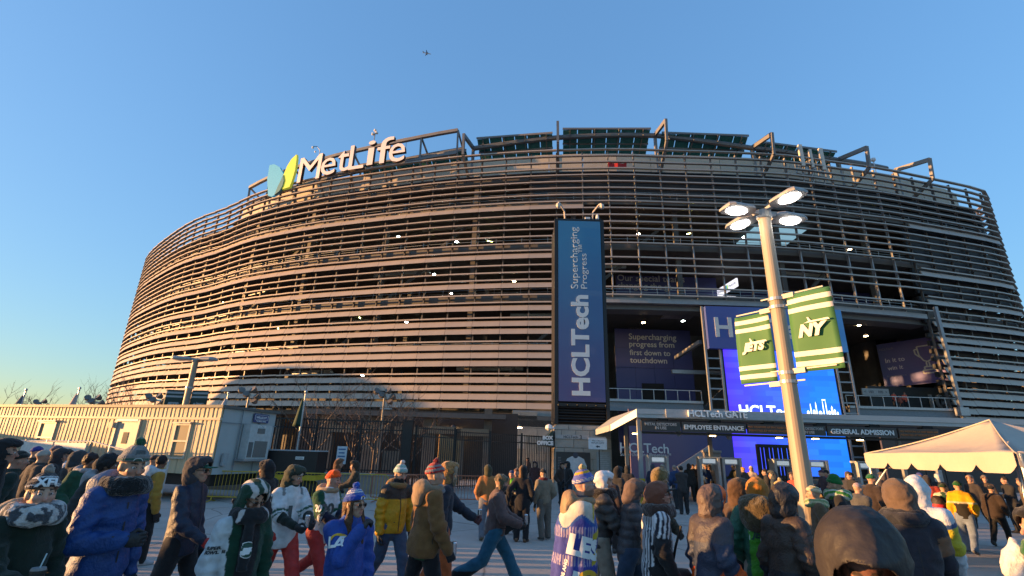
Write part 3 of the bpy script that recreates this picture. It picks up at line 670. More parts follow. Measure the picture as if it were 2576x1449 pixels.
balcony(10.0, 19.8, 51.6, 'grey concrete balcony with thin rail below the Supercharging progress wall'); balcony(34.7, 46.2, 51.6, 'grey concrete balcony with thin rail below the trophy sign')
TS = thing('trophy_sign', 'slanted purple In it to win it sign with trophy outline', 'sign')
q00, q10 = at_y(2227, 975, 63), at_y(2400, 958, 57); q01, q11 = at_y(2215, 868, 63), at_y(2368, 842, 57); q01.x, q01.y = q00.x, q00.y; q11.x, q11.y = q10.x, q10.y
b = MB(); nn = (q10-q00).cross(q01-q00).normalized(); b.hexa([q00, q10, q10-nn*.2, q00-nn*.2, q01, q11, q11-nn*.2, q01-nn*.2]); b.build('board', gradmat('trophy_print', (.08, .17, .38), (.19, .11, .42), 0, 45, 53, .5), TS)
ax = (q10-q00).normalized(); upv = (q01-q00).normalized(); Wd = (q10-q00).length; Hd = (q01-q00).length
def onb(fx, fz): return q00.lerp(q10, fx).lerp(q01.lerp(q11, fx), fz)+nn*.02
text('In it to', 1, onb(.24, .60), ax, upv, M('letter_lilac', (.85, .85, .9)), TS, .01, Wd*.30, bold=.01); text('win it', 1, onb(.22, .42), ax, upv, MATS['letter_lilac'], TS, .01, Wd*.24, bold=.01)
text('HCLTech', 1, onb(.14, .87), ax, upv, M('letter_dim2', (.3, .33, .4)), TS, .01, Wd*.22); text('Find out more at', 1, onb(.22, .24), ax, upv, MATS['letter_dim2'], TS, .01, Wd*.30)
b = MB()
def stroke(pts, w=.16):
    for a, c in zip(pts, pts[1:]): b.bar(onb(*a), onb(*c), w, .03, nn)
stroke([(.60, .82), (.82, .82)]); stroke([(.60, .82), (.61, .62), (.66, .50), (.71, .47), (.76, .50), (.81, .62), (.82, .82)]); stroke([(.60, .76), (.555, .76), (.56, .66), (.62, .58)]); stroke([(.82, .76), (.865, .76), (.86, .66), (.80, .58)])
stroke([(.69, .46), (.69, .36)]); stroke([(.73, .46), (.73, .36)]); stroke([(.65, .36), (.77, .36), (.77, .29)]); stroke([(.65, .36), (.65, .29)]); stroke([(.62, .29), (.81, .29), (.81, .22), (.62, .22), (.62, .29)])
b.build('trophy_outline', M('trophy_line', (.85, .83, .8)), TS)
b = MB(); p, q = at_y(2168, 985, 57), at_y(2236, 990, 57); b.box(((p.x+q.x)/2, 57, p.z), (q.x-p.x, .15, .75)); o = b.build('wayfinding_sign', M('way_white', (.5, .5, .48)), None); tag(o, 'white wayfinding sign with arrows hung above the right balcony', 'sign')
text('<  103    105  >', .4, ((p.x+q.x)/2, 56.9, p.z), (1, 0, 0), (0, 0, 1), INK, o, .005, (q.x-p.x)*.85)
SN = thing('section_number', 'large grey 100 numerals on the wall behind the right balcony', 'sign')
p, q = at_y(2338, 1010, 57), at_y(2400, 1010, 57); text('100', 2, (p+q)/2, (1, 0, 0), (0, 0, 1), M('num_grey', (.34, .34, .33)), SN, .1, (q-p).length*.95, bold=.04)
b = MB(); b.box(((p.x+q.x)/2-2, 57.4, p.z-.5), (12, .3, 4.2)); b.build('backing', M('num_back', (.05, .055, .055)), SN)
p0 = thing('corner_mast', 'pale square steel mast at the right edge of the entrance opening', 'mast'); b = MB(); b.box((45.9, 51.1, 9.2), (.32, .32, 18.4)); b.build('shaft', STEEL, p0)
b = MB(); b.box((45.6, 50.7, 7.3), (.9, .7, .8)); b.build('junction_box', GALV, p0)
# ceiling panels under the opening soffit
for k, (x, y, w) in enumerate([(15.5, 54, 4), (20.8, 53, 2.5), (19.5, 56, 3.5), (39, 54, 3)]): b = MB(); b.box((x, y, 17.82), (w, 1.8, .06)); b.build('ceiling_panel', M('ceil_panel', (.23, .2, .22), .6), STAD)
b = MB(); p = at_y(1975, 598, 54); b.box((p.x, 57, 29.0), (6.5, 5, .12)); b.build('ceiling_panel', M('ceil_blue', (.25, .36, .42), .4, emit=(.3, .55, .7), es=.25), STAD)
b = MB(); a = at_y(1700, 900, 56); c = at_y(1762, 860, 51); b.bar(a, c, .35, .4); b.build('brace', STEEL, STAD)
# lower lobby wall, stairs, pillar
LW = thing('lobby_wall', 'dark purple lower wall with grey HCLTech Supercharging Progress lettering', 'wall')
b = MB(); b.box((16.2, 48.3, 3.2), (9.6, .3, 6.4)); b.build('panel', gradmat('lobby_print', (.14, .10, .17), (.06, .06, .17), 0, 16, 20, .6), LW)
p, q = at_y(1560, 1127, 48.1), at_y(1682, 1127, 48.1); text('HCLTech', 2, (p+q)/2, (1, 0, 0), (0, 0, 1), LETG, LW, .01, (q-p).length, bold=.03)
p, q = at_y(1560, 1145, 48.1), at_y(1688, 1145, 48.1); text('Supercharging Progress\u2122', 1, (p+q)/2, (1, 0, 0), (0, 0, 1), LETG, LW, .01, (q-p).length)
ST = thing('staircase', 'grey stair flight rising to the right behind the metal detectors', 'staircase')
a, c = at_y(1706, 1183, 44), at_y(1790, 1128, 44)
for k in range(14):
    f = k/14; b = MB(); x = a.x+(c.x-a.x)*f; z = max(.1, a.z-1.0+(c.z-a.z)*f); b.box((x, 45, z/2), ((c.x-a.x)/14, 2.4, z)); b.build('step', CONC, ST)
b = MB(); b.bar((a.x, 43.7, a.z), (c.x, 43.7, c.z), .1, .7); b.build('balustrade', M('balustrade', (.24, .27, .29), .4), ST)
SP = thing('stone_pillar', 'short pale stone pillar with capstone among the metal detectors', 'pillar')
p, q = at_y(1777, 1140, 34), at_y(1811, 1140, 34)
for k in range(4):
    b = MB(); b.box(((p.x+q.x)/2, 34.3, .31+k*.62), (q.x-p.x, .8, .60)); b.build('stone_block', STONE2, SP)
b = MB(); b.box(((p.x+q.x)/2, 34.3, 2.55), (q.x-p.x+.12, .92, .14)); b.build('capstone', STONE, SP)
# dark turnstile cage right of the screen centre
TC = thing('turnstile_cage', 'black barred turnstile cage in front of the glowing screen', 'turnstile')
for k in range(9):
    p = at_y(1905+k*11, 1120, 36); b = MB(); b.box((p.x, 36, 1.55), (.12 if k % 2 else .24, .16, 3.1)); b.build('bar', BLACK, TC)
p, q = at_y(1900, 1103, 36), at_y(1998, 1100, 36); b = MB(); b.box(((p.x+q.x)/2, 36, 3.05), (q.x-p.x, .25, .22)); b.box(((p.x+q.x)/2, 36, .9), (q.x-p.x, .1, .1)); b.build('head_rail', BLACK, TC)
BW = thing('lobby_partition', 'dark brown partition panels right of the screen under the canopy', 'partition')
for k in range(7): b = MB(); b.box((34.9+1.75*k, 47, 2.7), (1.68, .2, 5.4)); b.build('panel', M('brown_panel', (.055, .045, .04), .6), BW)
# ================================================================== GATE CANOPY
GC = thing('gate_canopy', 'long flat grey entrance canopy with HCLTech GATE letters and sign band', 'canopy')
ROOFM = M('canopy_metal', (.40, .42, .43), .5, .2, .06, 1.)
b = MB(); b.box((16.6, 28.0, 4.14), (20.6, 6.0, .10)); b.build('roof_deck', ROOFM, GC)
b = MB(); b.box((16.6, 24.98, 4.20), (20.6, .10, .24)); b.box((16.6, 25.04, 3.99), (20.6, .14, .17)); b.build('fascia', ROOFM, GC)
b = MB(); b.hexa([(6.3, 24.95, 3.93), (6.3, 31, 3.93), (5.25, 31, 3.25), (5.25, 26.2, 3.3), (6.3, 24.95, 4.3), (6.3, 31, 4.3), (5.25, 31, 3.55), (5.25, 26.2, 3.6)]); b.build('end_flap', ROOFM, GC)
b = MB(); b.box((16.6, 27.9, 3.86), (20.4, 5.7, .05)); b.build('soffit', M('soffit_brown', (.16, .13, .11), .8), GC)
for k in range(8): b = MB(); b.box((7.6+k*2.6, 25.2, 3.83), (.5, .35, .14)); b.build('speaker_box', DARK, GC)
p, q = at_y(1675, 1040, 24.9), at_y(1976, 1046, 24.9); b = MB(); b.box(((p.x+q.x)/2, 24.9, 4.14), (q.x-p.x, .06, .40)); b.build('name_panel', M('name_panel', (.40, .40, .40), .5), GC)
p, q = at_y(1731, 1040, 24.8), at_y(1879, 1045, 24.8); text('HCLTech GATE', .5, ((p.x+q.x)/2, 24.80, 4.16), (1, 0, 0), (0, 0, 1), M('gate_letter', (.85, .85, .84), .4), GC, .06, q.x-p.x, bold=.012)
BAND = M('band_panel', (.045, .043, .042), .5); BANDO = M('band_panel_brown', (.065, .045, .035), .5); GREYT = M('band_text', (.40, .38, .36), .6); ORT = M('band_text_orange', (.30, .12, .04), .6)
for u0, u1, rows, big, bm_, tm in [(1613, 1713, ['METAL DETECTORS', 'IN USE'], .8, BAND, GREYT), (1715, 1878, ['EMPLOYEE ENTRANCE'], .92, BAND, OFFW), (1880, 1990, ['NO WEAPONS OF ANY KIND ARE', 'PERMITTED AT METLIFE STADIUM'], .92, BANDO, ORT),
                                   (1992, 2078, ['METAL DETECTORS', 'IN USE'], .85, BAND, GREYT), (2080, 2256, ['GENERAL ADMISSION'], .9, BAND, OFFW), (2258, 2362, ['NO WEAPONS OF ANY KIND ARE', 'PERMITTED AT METLIFE STADIUM'], .92, BANDO, ORT)]:
    p, q = at_y(u0, 1070, 24.9), at_y(u1, 1075, 24.9); w = q.x-p.x; cx = (p.x+q.x)/2
    b = MB(); b.box((cx, 25.0, 3.52), (w-.04, .12, .46)); o = b.build('band_panel', bm_, GC)
    for k, s_ in enumerate(rows):
        zz = 3.52 if len(rows) == 1 else 3.61-.17*k
        text(s_, .2, (cx, 24.93, zz), (1, 0, 0), (0, 0, 1), tm, o, .008, w*big*(1 if len(s_) > 8 else .35), bold=.006)
b = MB(); b.box((14., 25.3, 3.22), (15.2, .35, .10)); b.build('lamp_rail', BLACK, GC)
AMB = M('amber_lamp', (.9, .6, .3), emit=(1, .62, .22), es=7)
for u in (1598, 1792, 1959, 2049, 2160, 2330): p = at_y(u, 1090, 25.3); b = MB(); b.box((p.x, 25.3, 3.15), (.26, .14, .04)); b.build('amber_lamp', AMB, GC)
for u, y in ((1611, 25.2), (1789, 30), (1577, 29), (1995, 25.2), (2352, 25.2), (2268, 30)):
    p = at_y(u, 1150, y); b = MB(); b.box((p.x, y, 1.98), (.19, .19, 3.96)); o = b.build('post', STEEL, GC)
    if u in (1611,): q = MB(); q.box((p.x+.02, y-.02, .55), (.24, .24, 1.1)); q.build('post_guard', M('guard_yellow', (.55, .36, .02), .6), o)
b = MB(); p = at_y(1611, 1076, 27); b.lathe([(.14, 0), (.16, -.1), (.06, -.25)], (at_y(1707, 1087, 27).x, 27, 3.4), 8); b.build('dome_camera', GALV, GC); b = MB(); b.lathe([(.14, 0), (.16, -.1), (.06, -.25)], (at_y(1833, 1090, 27).x, 27, 3.3), 8); b.build('dome_camera', GALV, GC)
# metal detectors
MDB = M('detector_grey', (.36, .38, .40), .4)
def make_det():
    t = thing('metal_detector', 'x', 'metal detector', group='walk-through metal detectors under the canopy')
    for sx in (-.46, .46): b = MB(); b.box((sx, 0, 1.06), (.12, .55, 2.12)); b.box((sx, 0, .05), (.2, .62, .1)); b.build('side_panel', MDB, t)
    b = MB(); b.box((0, 0, 1.96), (.80, .3, .30)); o = b.build('header', MDB, t)
    b = MB(); b.box((0, -.17, 1.97), (.62, .03, .2)); o2 = b.build('display_panel', M('detector_face', (.60, .66, .68), .4, emit=(.8, .9, 1), es=.10), o)
    b = MB(); b.box((0, 0, 2.15), (1.1, .5, .05)); b.build('top_cap', MDB, t); return t
d0 = make_det()
for k, (u, lab) in enumerate([(1653, 'grey walk-through metal detector left of the stone pillar, before the lobby lettering'), (1783, 'grey walk-through metal detector directly in front of the stone pillar'), (1840, 'grey walk-through metal detector just right of the stone pillar'), (1970, 'grey walk-through metal detector before the turnstile cage, left of lamp pole'), (2048, 'grey walk-through metal detector at the right of the lamp pole'), (2164, 'grey walk-through metal detector at the left corner of the tent')]):
    t = d0 if k == 0 else copy_tree(d0); p = at_y(u, 1160, 27); t.location = (p.x, 27+random.uniform(-.3, .3), 0); t['label'] = lab; t.rotation_euler[2] = random.uniform(-.08, .08)
# ================================================================== FENCES
def fence(pts, z0, z1, label, cat='fence', name='iron_fence', pitch=.14, toprow=.42):
    t = thing(name, label, cat); tot = 0
    for (a, c) in zip(pts, pts[1:]):
        a, c = Vector((*a, 0)), Vector((*c, 0)); L = (c-a).length; d = (c-a)/L; n_ = int(L/pitch); b = MB()
        for k in range(n_+1): q = a+d*(k*pitch); b.bar((q.x, q.y, z0+.08), (q.x, q.y, z1+.06), .042, .042)
        b.build('pickets', BLACK, t, kind='stuff')
        for z in (z0+.2, z1-toprow, z1): q = MB(); q.bar((a.x, a.y, z), (c.x, c.y, z), .04, .055); q.build('rail', BLACK, t)
        m_ = max(1, round(L/2.4))
        for k in range(m_+1): q = a+d*(L*k/m_); w = MB(); w.box((q.x, q.y, (z0+z1+.15)/2), (.11, .11, z1+.15-z0)); w.build('post', BLACK, t)
    return t
fence([(-14.5, 26.3), (-12.1, 26.5), (-5.4, 27.0)], .85, 3.45, 'tall black picket fence on the low wall between trailer and gate')
q = thing('fence_pillar', 'thick black steel corner pillar where the picket fence meets the gate', 'pillar'); b = MB(); b.box((-5.2, 26.9, 1.75), (.5, .4, 3.5)); b.build('shaft', BLACK, q); b = MB(); b.box((-5.2, 26.9, 3.53), (.56, .46, .06)); b.build('cap', BLACK, q)
fence([(-4.8, 27.1), (-2.95, 28.9)], .1, 3.2, 'short black picket fence wing angled back beside the corner pillar')
fence([(-2.9, 29.0), (2.75, 33.2)], .08, 3.12, 'black picket gate fence across the concourse entrance, left of the pylon', 'gate', 'iron_gate')
LWL = thing('low_wall', 'low brown concrete wall carrying the black picket fence', 'wall')
for k in range(6):
    x = -14.5+k*1.58; b = MB(); b.box((x+.79, 26.2, .42), (1.565, .4, .84)); b.build('wall_block', M('mauve_concrete', (.30, .245, .225), .85, 0, .15, 2.), LWL)
b = MB(); b.box((-9.75, 26.2, .88), (9.6, .5, .08)); b.build('coping', CONC, LWL)
# concourse building seen through the fence: piers, bright panels, soffit beam, counter boards
CB = thing('concourse_front', 'concourse wall with stone piers and openings seen through the picket fence', 'wall')
for x, w, h, dy in [(-14.5, 1.6, 4.6, 0), (-10.7, 1.2, 4.6, 0), (-8.7, 2.2, 2.0, .4), (-6.2, 1.0, 4.6, 0), (-4.4, 1.9, 3.8, .4), (-1.6, .6, 5.4, 0)]:
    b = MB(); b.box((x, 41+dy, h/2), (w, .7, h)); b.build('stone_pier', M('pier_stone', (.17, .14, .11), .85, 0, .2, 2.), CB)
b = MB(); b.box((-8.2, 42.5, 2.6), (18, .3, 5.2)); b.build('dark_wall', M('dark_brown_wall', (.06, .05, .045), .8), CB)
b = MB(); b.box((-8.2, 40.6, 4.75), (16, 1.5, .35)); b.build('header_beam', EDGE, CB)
for k in range(5): b = MB(); b.box((-13+k*2.6, 40.5, 3.55+.1*(k % 2)), (2.2, .2, .55)); b.build('sign_board', M('tan_board', (.24, .19, .13), .7), CB)
BB = thing('back_counter', 'brown concourse back wall with a long white lettered board behind the gate', 'wall')
b = MB(); b.box((-1.0, 52.0, 2.6), (9.5, .3, 5.2)); b.build('wall', M('dark_brown_wall', (1, 1, 1)), BB)
p, q = at_y(1174, 1110, 51.7), at_y(1292, 1110, 51.7); b = MB(); b.box(((p.x+q.x)/2, 51.7, p.z+.3), (q.x-p.x, .2, 1.15)); o = b.build('header_board', M('board_pale', (.55, .55, .52), .6), BB)  # header board in one even off-white
text('ALL CONCOURSES', .8, ((p.x+q.x)/2, 51.58, p.z+.3), (1, 0, 0), (0, 0, 1), M('board_ink', (.25, .25, .25)), o, .01, (q.x-p.x)*.6, bold=.02)
for x, s_ in ((-5.2, 'RESTROOMS'), (-1.2, 'Concessions')): text(s_, .5, (x+.5, 51.82, 2.6), (1, 0, 0), (0, 0, 1), M('board_dimletter', (.3, .29, .27)), BB, .02, 2.4)
b = MB(); b.box((-2.6, 46.0, 2.6), (.3, .3, 5.2)); o = b.build('steel_post', STEEL, None); tag(o, 'slim pale steel post standing in the concourse behind the gate', 'post')
b = MB(); b.hexa([(-8, 47, 4.6), (4, 47, 4.4), (4, 49, 4.4), (-8, 49, 4.6), (-8, 47, 5.5), (4, 47, 5.4), (4, 49, 5.4), (-8, 49, 5.5)]); b.build('soffit_beam', EDGE, STAD)
for x, y, z in ((-5.8, 44, 4.3), (-4.5, 42, 3.9), (1., 44, 4.2), (-.8, 45, 4.1), (-3, 46, 4.2)): obj('downlight', ME_D['o'], STAD, (x, y, z))
# orange board on the gate wing
b = MB(); b.hexa([(-4.0, 30.2, .2), (-2.9, 31.8, .2), (-2.86, 31.76, .2), (-3.96, 30.16, .2), (-4.0, 30.2, 3.0), (-2.9, 31.8, 2.75), (-2.86, 31.76, 2.75), (-3.96, 30.16, 3.0)]); o = b.build('wood_hoarding', M('plywood', (.42, .25, .11), .7, 0, .15, 3.), None); tag(o, 'tan plywood hoarding behind the angled fence wing', 'hoarding')
# ================================================================== OFFICE TRAILER
TR = thing('office_trailer', 'long cream corrugated site office trailer with door and windows at left', 'trailer')
A = Vector((-11.15, 20.0, 0)); LD = Vector((-.957, .29, 0)).normalized(); ED = Vector((.29, .957, 0)).normalized(); TL, TWd, TZ0, TZ1 = 17.2, 3.0, .98, 3.5
TRW = M('trailer_siding', (.58, .44, .27), .6, 0, .07, 3., .55, 22, stretch=(1, 1, .25)); TRE = M('trailer_end', (.36, .385, .39), .55, 0, .05, 2., .2, 10)
FN = -ED
def tp(l, e, z): return A+LD*l+ED*e+Vector((0, 0, z))
b = MB(); b.hexa([tp(.05, .06, TZ0), tp(.05, TWd-.06, TZ0), tp(TL, TWd-.06, TZ0), tp(TL, .06, TZ0), tp(.05, .06, TZ1), tp(.05, TWd-.06, TZ1), tp(TL, TWd-.06, TZ1), tp(TL, .06, TZ1)]); b.build('shell', TRE, TR)
pw = .43; npn = int(TL/pw); angL = math.atan2(LD.y, LD.x)
def sidem(z0, z1):
    q = MB(); prof = [(0, 0), (.04, -.022), (.12, -.022), (.15, 0), (.24, -.002), (.27, -.018), (.33, -.018), (.36, 0), (pw-.012, 0)]
    r0 = [(x, -y, z0) for x, y in prof]; r1 = [(x, -y, z1) for x, y in prof]; n_ = len(prof)
    q.loft([r0, r1], cap=False, closed=False); q.add([(0, -.05, z0), (pw-.012, -.05, z0), (pw-.012, -.05, z1), (0, -.05, z1)], [(0, 1, 2, 3)]); return q.mesh('siding_panel', TRW)
S_lo, S_hi = sidem(TZ0, 2.98), sidem(3.06, TZ1-.06)
for k in range(npn):
    for me in (S_lo, S_hi): obj('siding_panel', me, TR, tuple(tp(k*pw, -.02, random.uniform(-.004, .004))), (0, 0, angL))
b = MB(); b.bar(tp(0, -.03, 3.02), tp(TL, -.03, 3.02), .10, .09); b.build('trim_band', M('trim_tan', (.50, .42, .30), .6), TR)
b = MB(); b.hexa([tp(-.06, -.12, TZ1-.06), tp(-.06, TWd+.06, TZ1-.06), tp(TL, TWd+.06, TZ1-.06), tp(TL, -.12, TZ1-.06), tp(-.06, -.12, TZ1+.05), tp(-.06, TWd+.06, TZ1+.05), tp(TL, TWd+.06, TZ1+.05), tp(TL, -.12, TZ1+.05)]); b.build('roof', M('trailer_roof', (.10, .10, .095), .6), TR)
b = MB(); b.hexa([tp(.3, .3, .55), tp(.3, TWd-.3, .55), tp(TL, TWd-.3, .55), tp(TL, .3, .55), tp(.3, .3, TZ0), tp(.3, TWd-.3, TZ0), tp(TL, TWd-.3, TZ0), tp(TL, .3, TZ0)]); b.build('chassis', BLACK, TR)
for k in range(5):
    b = MB(); c = tp(1.2+k*3.4, .5, .28); b.box(c, (.5, .5, .56), angL); b.build('support_block', CONC, TR)
for k in range(3): b = MB(); c = tp(-.01, .5+k*1.0, 2.95); b.bar(tp(-.008, .02+k, 2.9), tp(-.008, .98+k, 2.9), .02, .03); b.build('end_seam', M('seam', (.2, .23, .25)), TR)
for e in (1.0, 2.0): b = MB(); b.bar(tp(-.01, e, TZ0), tp(-.01, e, TZ1-.06), .02, .03); b.build('end_seam', M('seam', (.2, .23, .25)), TR)
GL = bpy.data.materials.new('window_blind_glass'); GL.use_nodes = True; _b = GL.node_tree.nodes['Principled BSDF']; _b.inputs['Base Color'].default_value = (.30, .24, .15, 1); _b.inputs['Roughness'].default_value = .25
TRIM = M('window_trim', (.48, .42, .34), .5)
def twin(l0, l1, z0, z1):
    t = None; b = MB()
    for (a, c, e, f) in ((l0, l0+.07, z0, z1), (l1-.07, l1, z0, z1), (l0+.07, l1-.07, z1-.07, z1), (l0+.07, l1-.07, z0, z0+.07), (l0+.07, l1-.07, (z0+z1)/2-.03, (z0+z1)/2+.03)):
        b.hexa([tp(a, -.10, e), tp(a, .0, e), tp(c, .0, e), tp(c, -.10, e), tp(a, -.10, f), tp(a, .0, f), tp(c, .0, f), tp(c, -.10, f)])
    w = b.build('window', TRIM, TR); b = MB(); b.hexa([tp(l0+.07, -.05, z0+.07), tp(l0+.07, 0, z0+.07), tp(l1-.07, 0, z0+.07), tp(l1-.07, -.05, z0+.07), tp(l0+.07, -.05, z1-.07), tp(l0+.07, 0, z1-.07), tp(l1-.07, 0, z1-.07), tp(l1-.07, -.05, z1-.07)]); b.build('pane', GL, w)
    b = MB(); b.hexa([tp(l0-.06, -.2, z1), tp(l0-.06, 0, z1+.03), tp(l1+.06, 0, z1+.03), tp(l1+.06, -.2, z1), tp(l0-.06, -.2, z1+.05), tp(l0-.06, 0, z1+.08), tp(l1+.06, 0, z1+.08), tp(l1+.06, -.2, z1+.05)]); b.build('hood', TRIM, w)
def lpar(u):
    best = min(np.arange(0, TL, .05), key=lambda l: abs(px(tp(l, 0, 2.2))[0]-u)); return best
l_a, l_b = lpar(478), lpar(437); twin(l_a, l_b, 1.5, 2.82); l_a, l_b = lpar(137), lpar(98); twin(l_a, l_b, 1.5, 2.82)
l_a, l_b = lpar(345), lpar(292)
b = MB(); b.hexa([tp(l_a, -.07, 1.0), tp(l_a, 0, 1.0), tp(l_b, 0, 1.0), tp(l_b, -.07, 1.0), tp(l_a, -.07, 2.86), tp(l_a, 0, 2.86), tp(l_b, 0, 2.86), tp(l_b, -.07, 2.86)]); dr = b.build('door', M('door_tan', (.42, .37, .30), .5), TR)
b = MB(); lm = (l_a+l_b)/2; b.hexa([tp(lm-.14, -.085, 2.0), tp(lm-.14, -.07, 2.0), tp(lm+.14, -.07, 2.0), tp(lm+.14, -.085, 2.0), tp(lm-.14, -.085, 2.45), tp(lm-.14, -.07, 2.45), tp(lm+.14, -.07, 2.45), tp(lm+.14, -.085, 2.45)]); b.build('door_window', M('door_glass', (.09, .08, .07), .2), dr)
b = MB(); b.box(tp(l_a+.1, -.1, 1.75), (.09, .07, .05)); b.build('handle', STEEL, dr)
b = MB()
for (a, c, e, f) in ((l_a-.09, l_a, 1.0, 2.95), (l_b, l_b+.09, 1.0, 2.95), (l_a, l_b, 2.87, 2.95)): b.hexa([tp(a, -.13, e), tp(a, 0, e), tp(c, 0, e), tp(c, -.13, e), tp(a, -.13, f), tp(a, 0, f), tp(c, 0, f), tp(c, -.13, f)])
b.build('door_frame', TRIM, TR)
b = MB(); b.box(tp(l_b+.22, -.12, 2.72), (.22, .2, .22), angL); b.build('meter_box', M('trim_tan', (1, 1, 1)), TR)
b = MB(); b.bar(tp(lm-.55, -.1, 2.93), tp(lm+.6, -.1, 2.93), .08, .07); b.build('tube_lamp', WHITE, TR)
# end wall equipment
def ep(e, z, o=0): return A+ED*e-LD*o+Vector((0, 0, z))
def ebox(e0, e1, z0, z1, d, name, mat, par=TR, d0=.0):
    b = MB(); b.hexa([ep(e0, z0, d0), ep(e1, z0, d0), ep(e1, z0, d0+d), ep(e0, z0, d0+d), ep(e0, z1, d0), ep(e1, z1, d0), ep(e1, z1, d0+d), ep(e0, z1, d0+d)]); return b.build(name, mat, par)
ACM = M('hvac_paint', (.44, .46, .46), .5); ac = ebox(1.15, 2.35, 1.55, 2.9, .38, 'hvac_unit', ACM)
ebox(1.5, 2.2, 1.62, 2.25, .02, 'hvac_grille', M('grille_dark', (.16, .15, .14), .7, 0, .3, 60), ac, .38); ebox(1.55, 1.95, 2.55, 2.75, .02, 'hvac_vent', M('grille_dark', (1, 1, 1)), ac, .38)
ebox(1.2, 1.42, 1.62, 2.2, .02, 'hvac_panel', M('hvac_panel', (.12, .12, .12)), ac, .38); ebox(1.0, 2.45, 1.47, 1.55, .45, 'hvac_shelf', STEEL, ac)
sg = ebox(1.6, 2.45, 3.0, 3.36, .03, 'company_sign', M('sign_navy', (.03, .05, .16), .4), TR)
text('WILLSCOT', .2, ep(2.02, 3.21, .035), ED, (0, 0, 1), OFFW, sg, .003, .6, bold=.004); text('MOBILE MINI', .1, ep(2.02, 3.06, .035), ED, (0, 0, 1), OFFW, sg, .003, .55)
b = MB()
for (a, c) in (((1.66, 3.12), (2.39, 3.12)), ((1.66, 3.31), (2.39, 3.31)), ((1.66, 3.12), (1.66, 3.31)), ((2.39, 3.12), (2.39, 3.31))): b.bar(ep(a[0], a[1], .035), ep(c[0], c[1], .035), .018, .01)
b.build('sign_border', OFFW, sg)
text('F14736', .12, ep(1.75, 2.82, .39), ED, (0, 0, 1), OFFW, TR, .003, .42); ebox(.35, .6, 1.3, 1.75, .1, 'outlet_box', M('box_grey', (.3, .32, .33)), TR)
# ramp rail in front of the trailer
RR = thing('ramp_railing', 'pale metal ramp railing descending in front of the trailer wall', 'railing')
pts = [tp(l, -1.5, z) for l, z in ((16, 2.0), (12.2, 2.02), (8.0, 2.0), (4.4, 2.05), (0.4, 1.45))]
for dz in (0, -.5): b = MB(); b.tube([p+Vector((0, 0, dz)) for p in pts], .028, 6); b.build('rail', GALV, RR)
for a, c, n_ in ((pts[0], pts[1], 2), (pts[1], pts[2], 3), (pts[2], pts[3], 3), (pts[3], pts[4], 4)):
    for k in range(n_+1):
        p = a.lerp(c, k/n_); b = MB(); b.tube([p+Vector((0, 0, .06)), (p.x, p.y, 0)], .035, 6); b.build('post', GALV, RR)
b = MB(); c = [tp(l, e, 0) for l, e in ((16, -1.45), (4.4, -1.45), (4.4, -.15), (16, -.15))]; b.hexa([*[p+Vector((0, 0, .85)) for p in c], *[p+Vector((0, 0, .97)) for p in c]]); b.build('deck', M('deck_wood', (.3, .27, .22)), RR)
for k, (la, lb) in enumerate(((8.0, 6.3), (6.2, 4.5), (11.9, 10.3))):
    b = MB(); b.hexa([tp(la, -1.6, 1.15), tp(lb, -1.6, 1.15), tp(lb, -1.56, 1.15), tp(la, -1.56, 1.15), tp(la, -1.6, 1.98), tp(lb, -1.6, 1.98), tp(lb, -1.56, 1.98), tp(la, -1.56, 1.98)]); b.build('white_panel', M('panel_white', (.62, .58, .54), .6), RR)
b = MB(); q = [tp(21.5, -1.6, 0), tp(19.6, -1.6, 0)]
# ================================================================== BARRICADES, GENERATOR
def barricade(mat, label, group, c, rz):
    t = thing('crowd_barrier', label, 'barrier', c, rz, group)
    b = MB(); Wb, Hb = 2.2, 1.1; pts = [(-Wb/2, 0, .18), (-Wb/2, 0, Hb-.12), (-Wb/2+.12, 0, Hb), (Wb/2-.12, 0, Hb), (Wb/2, 0, Hb-.12), (Wb/2, 0, .18), (-Wb/2, 0, .18)]
    b.tube(pts, .022, 6, False); b.build('frame', mat, t)
    for k in range(15): b = MB(); x = -Wb/2+Wb*(k+1)/16; b.tube([(x, 0, .18), (x, 0, Hb)], .009, 5, False); b.build('bar', mat, t)
    for sx in (-.85, .85): b = MB(); b.tube([(sx, 0, .2), (sx, -.02, .06), (sx, -.32, 0.01)], .02, 5); b.tube([(sx, 0, .2), (sx, .02, .06), (sx, .32, .01)], .02, 5); b.build('foot', mat, t)
    return t
YB = M('barrier_yellow', (.50, .34, .03), .45, .1); OB = M('barrier_orange', (.40, .13, .06), .5, .1)
for k, (x, y, rz, lab) in enumerate([(-10.4, 20.6, .03, 'yellow steel crowd barrier under the trailer end wall, leftmost of its row'), (-8.1, 20.9, -.05, 'yellow steel crowd barrier in front of the black generator'), (-5.85, 21.3, .08, 'yellow steel crowd barrier right of the generator, behind the orange beanie')]): barricade(YB, lab, 'yellow crowd barriers', (x, y, 0), rz)
for k, (x, y, rz, lab) in enumerate([(-4.6, 22.0, -.35, 'orange steel crowd barrier turned slantwise, leftmost of the orange ones'), (-3.3, 22.3, .04, 'orange steel crowd barrier behind the yellow jacket'), (-1.2, 22.6, .1, 'orange steel crowd barrier behind the red striped beanie')]): barricade(OB, lab, 'orange crowd barriers', (x, y, 0), rz)
GN = thing('generator', 'black towable generator with yellow base beside the trailer', 'generator', (-9.2, 23.0, 0))
b = MB(); b.box((0, 0, 1.42), (2.2, 1.1, .95)); b.build('cabinet', BLACK, GN); b = MB(); b.box((0, 0, 1.92), (2.28, 1.16, .05)); b.build('lid', M('lid_snow', (.35, .36, .38)), GN)
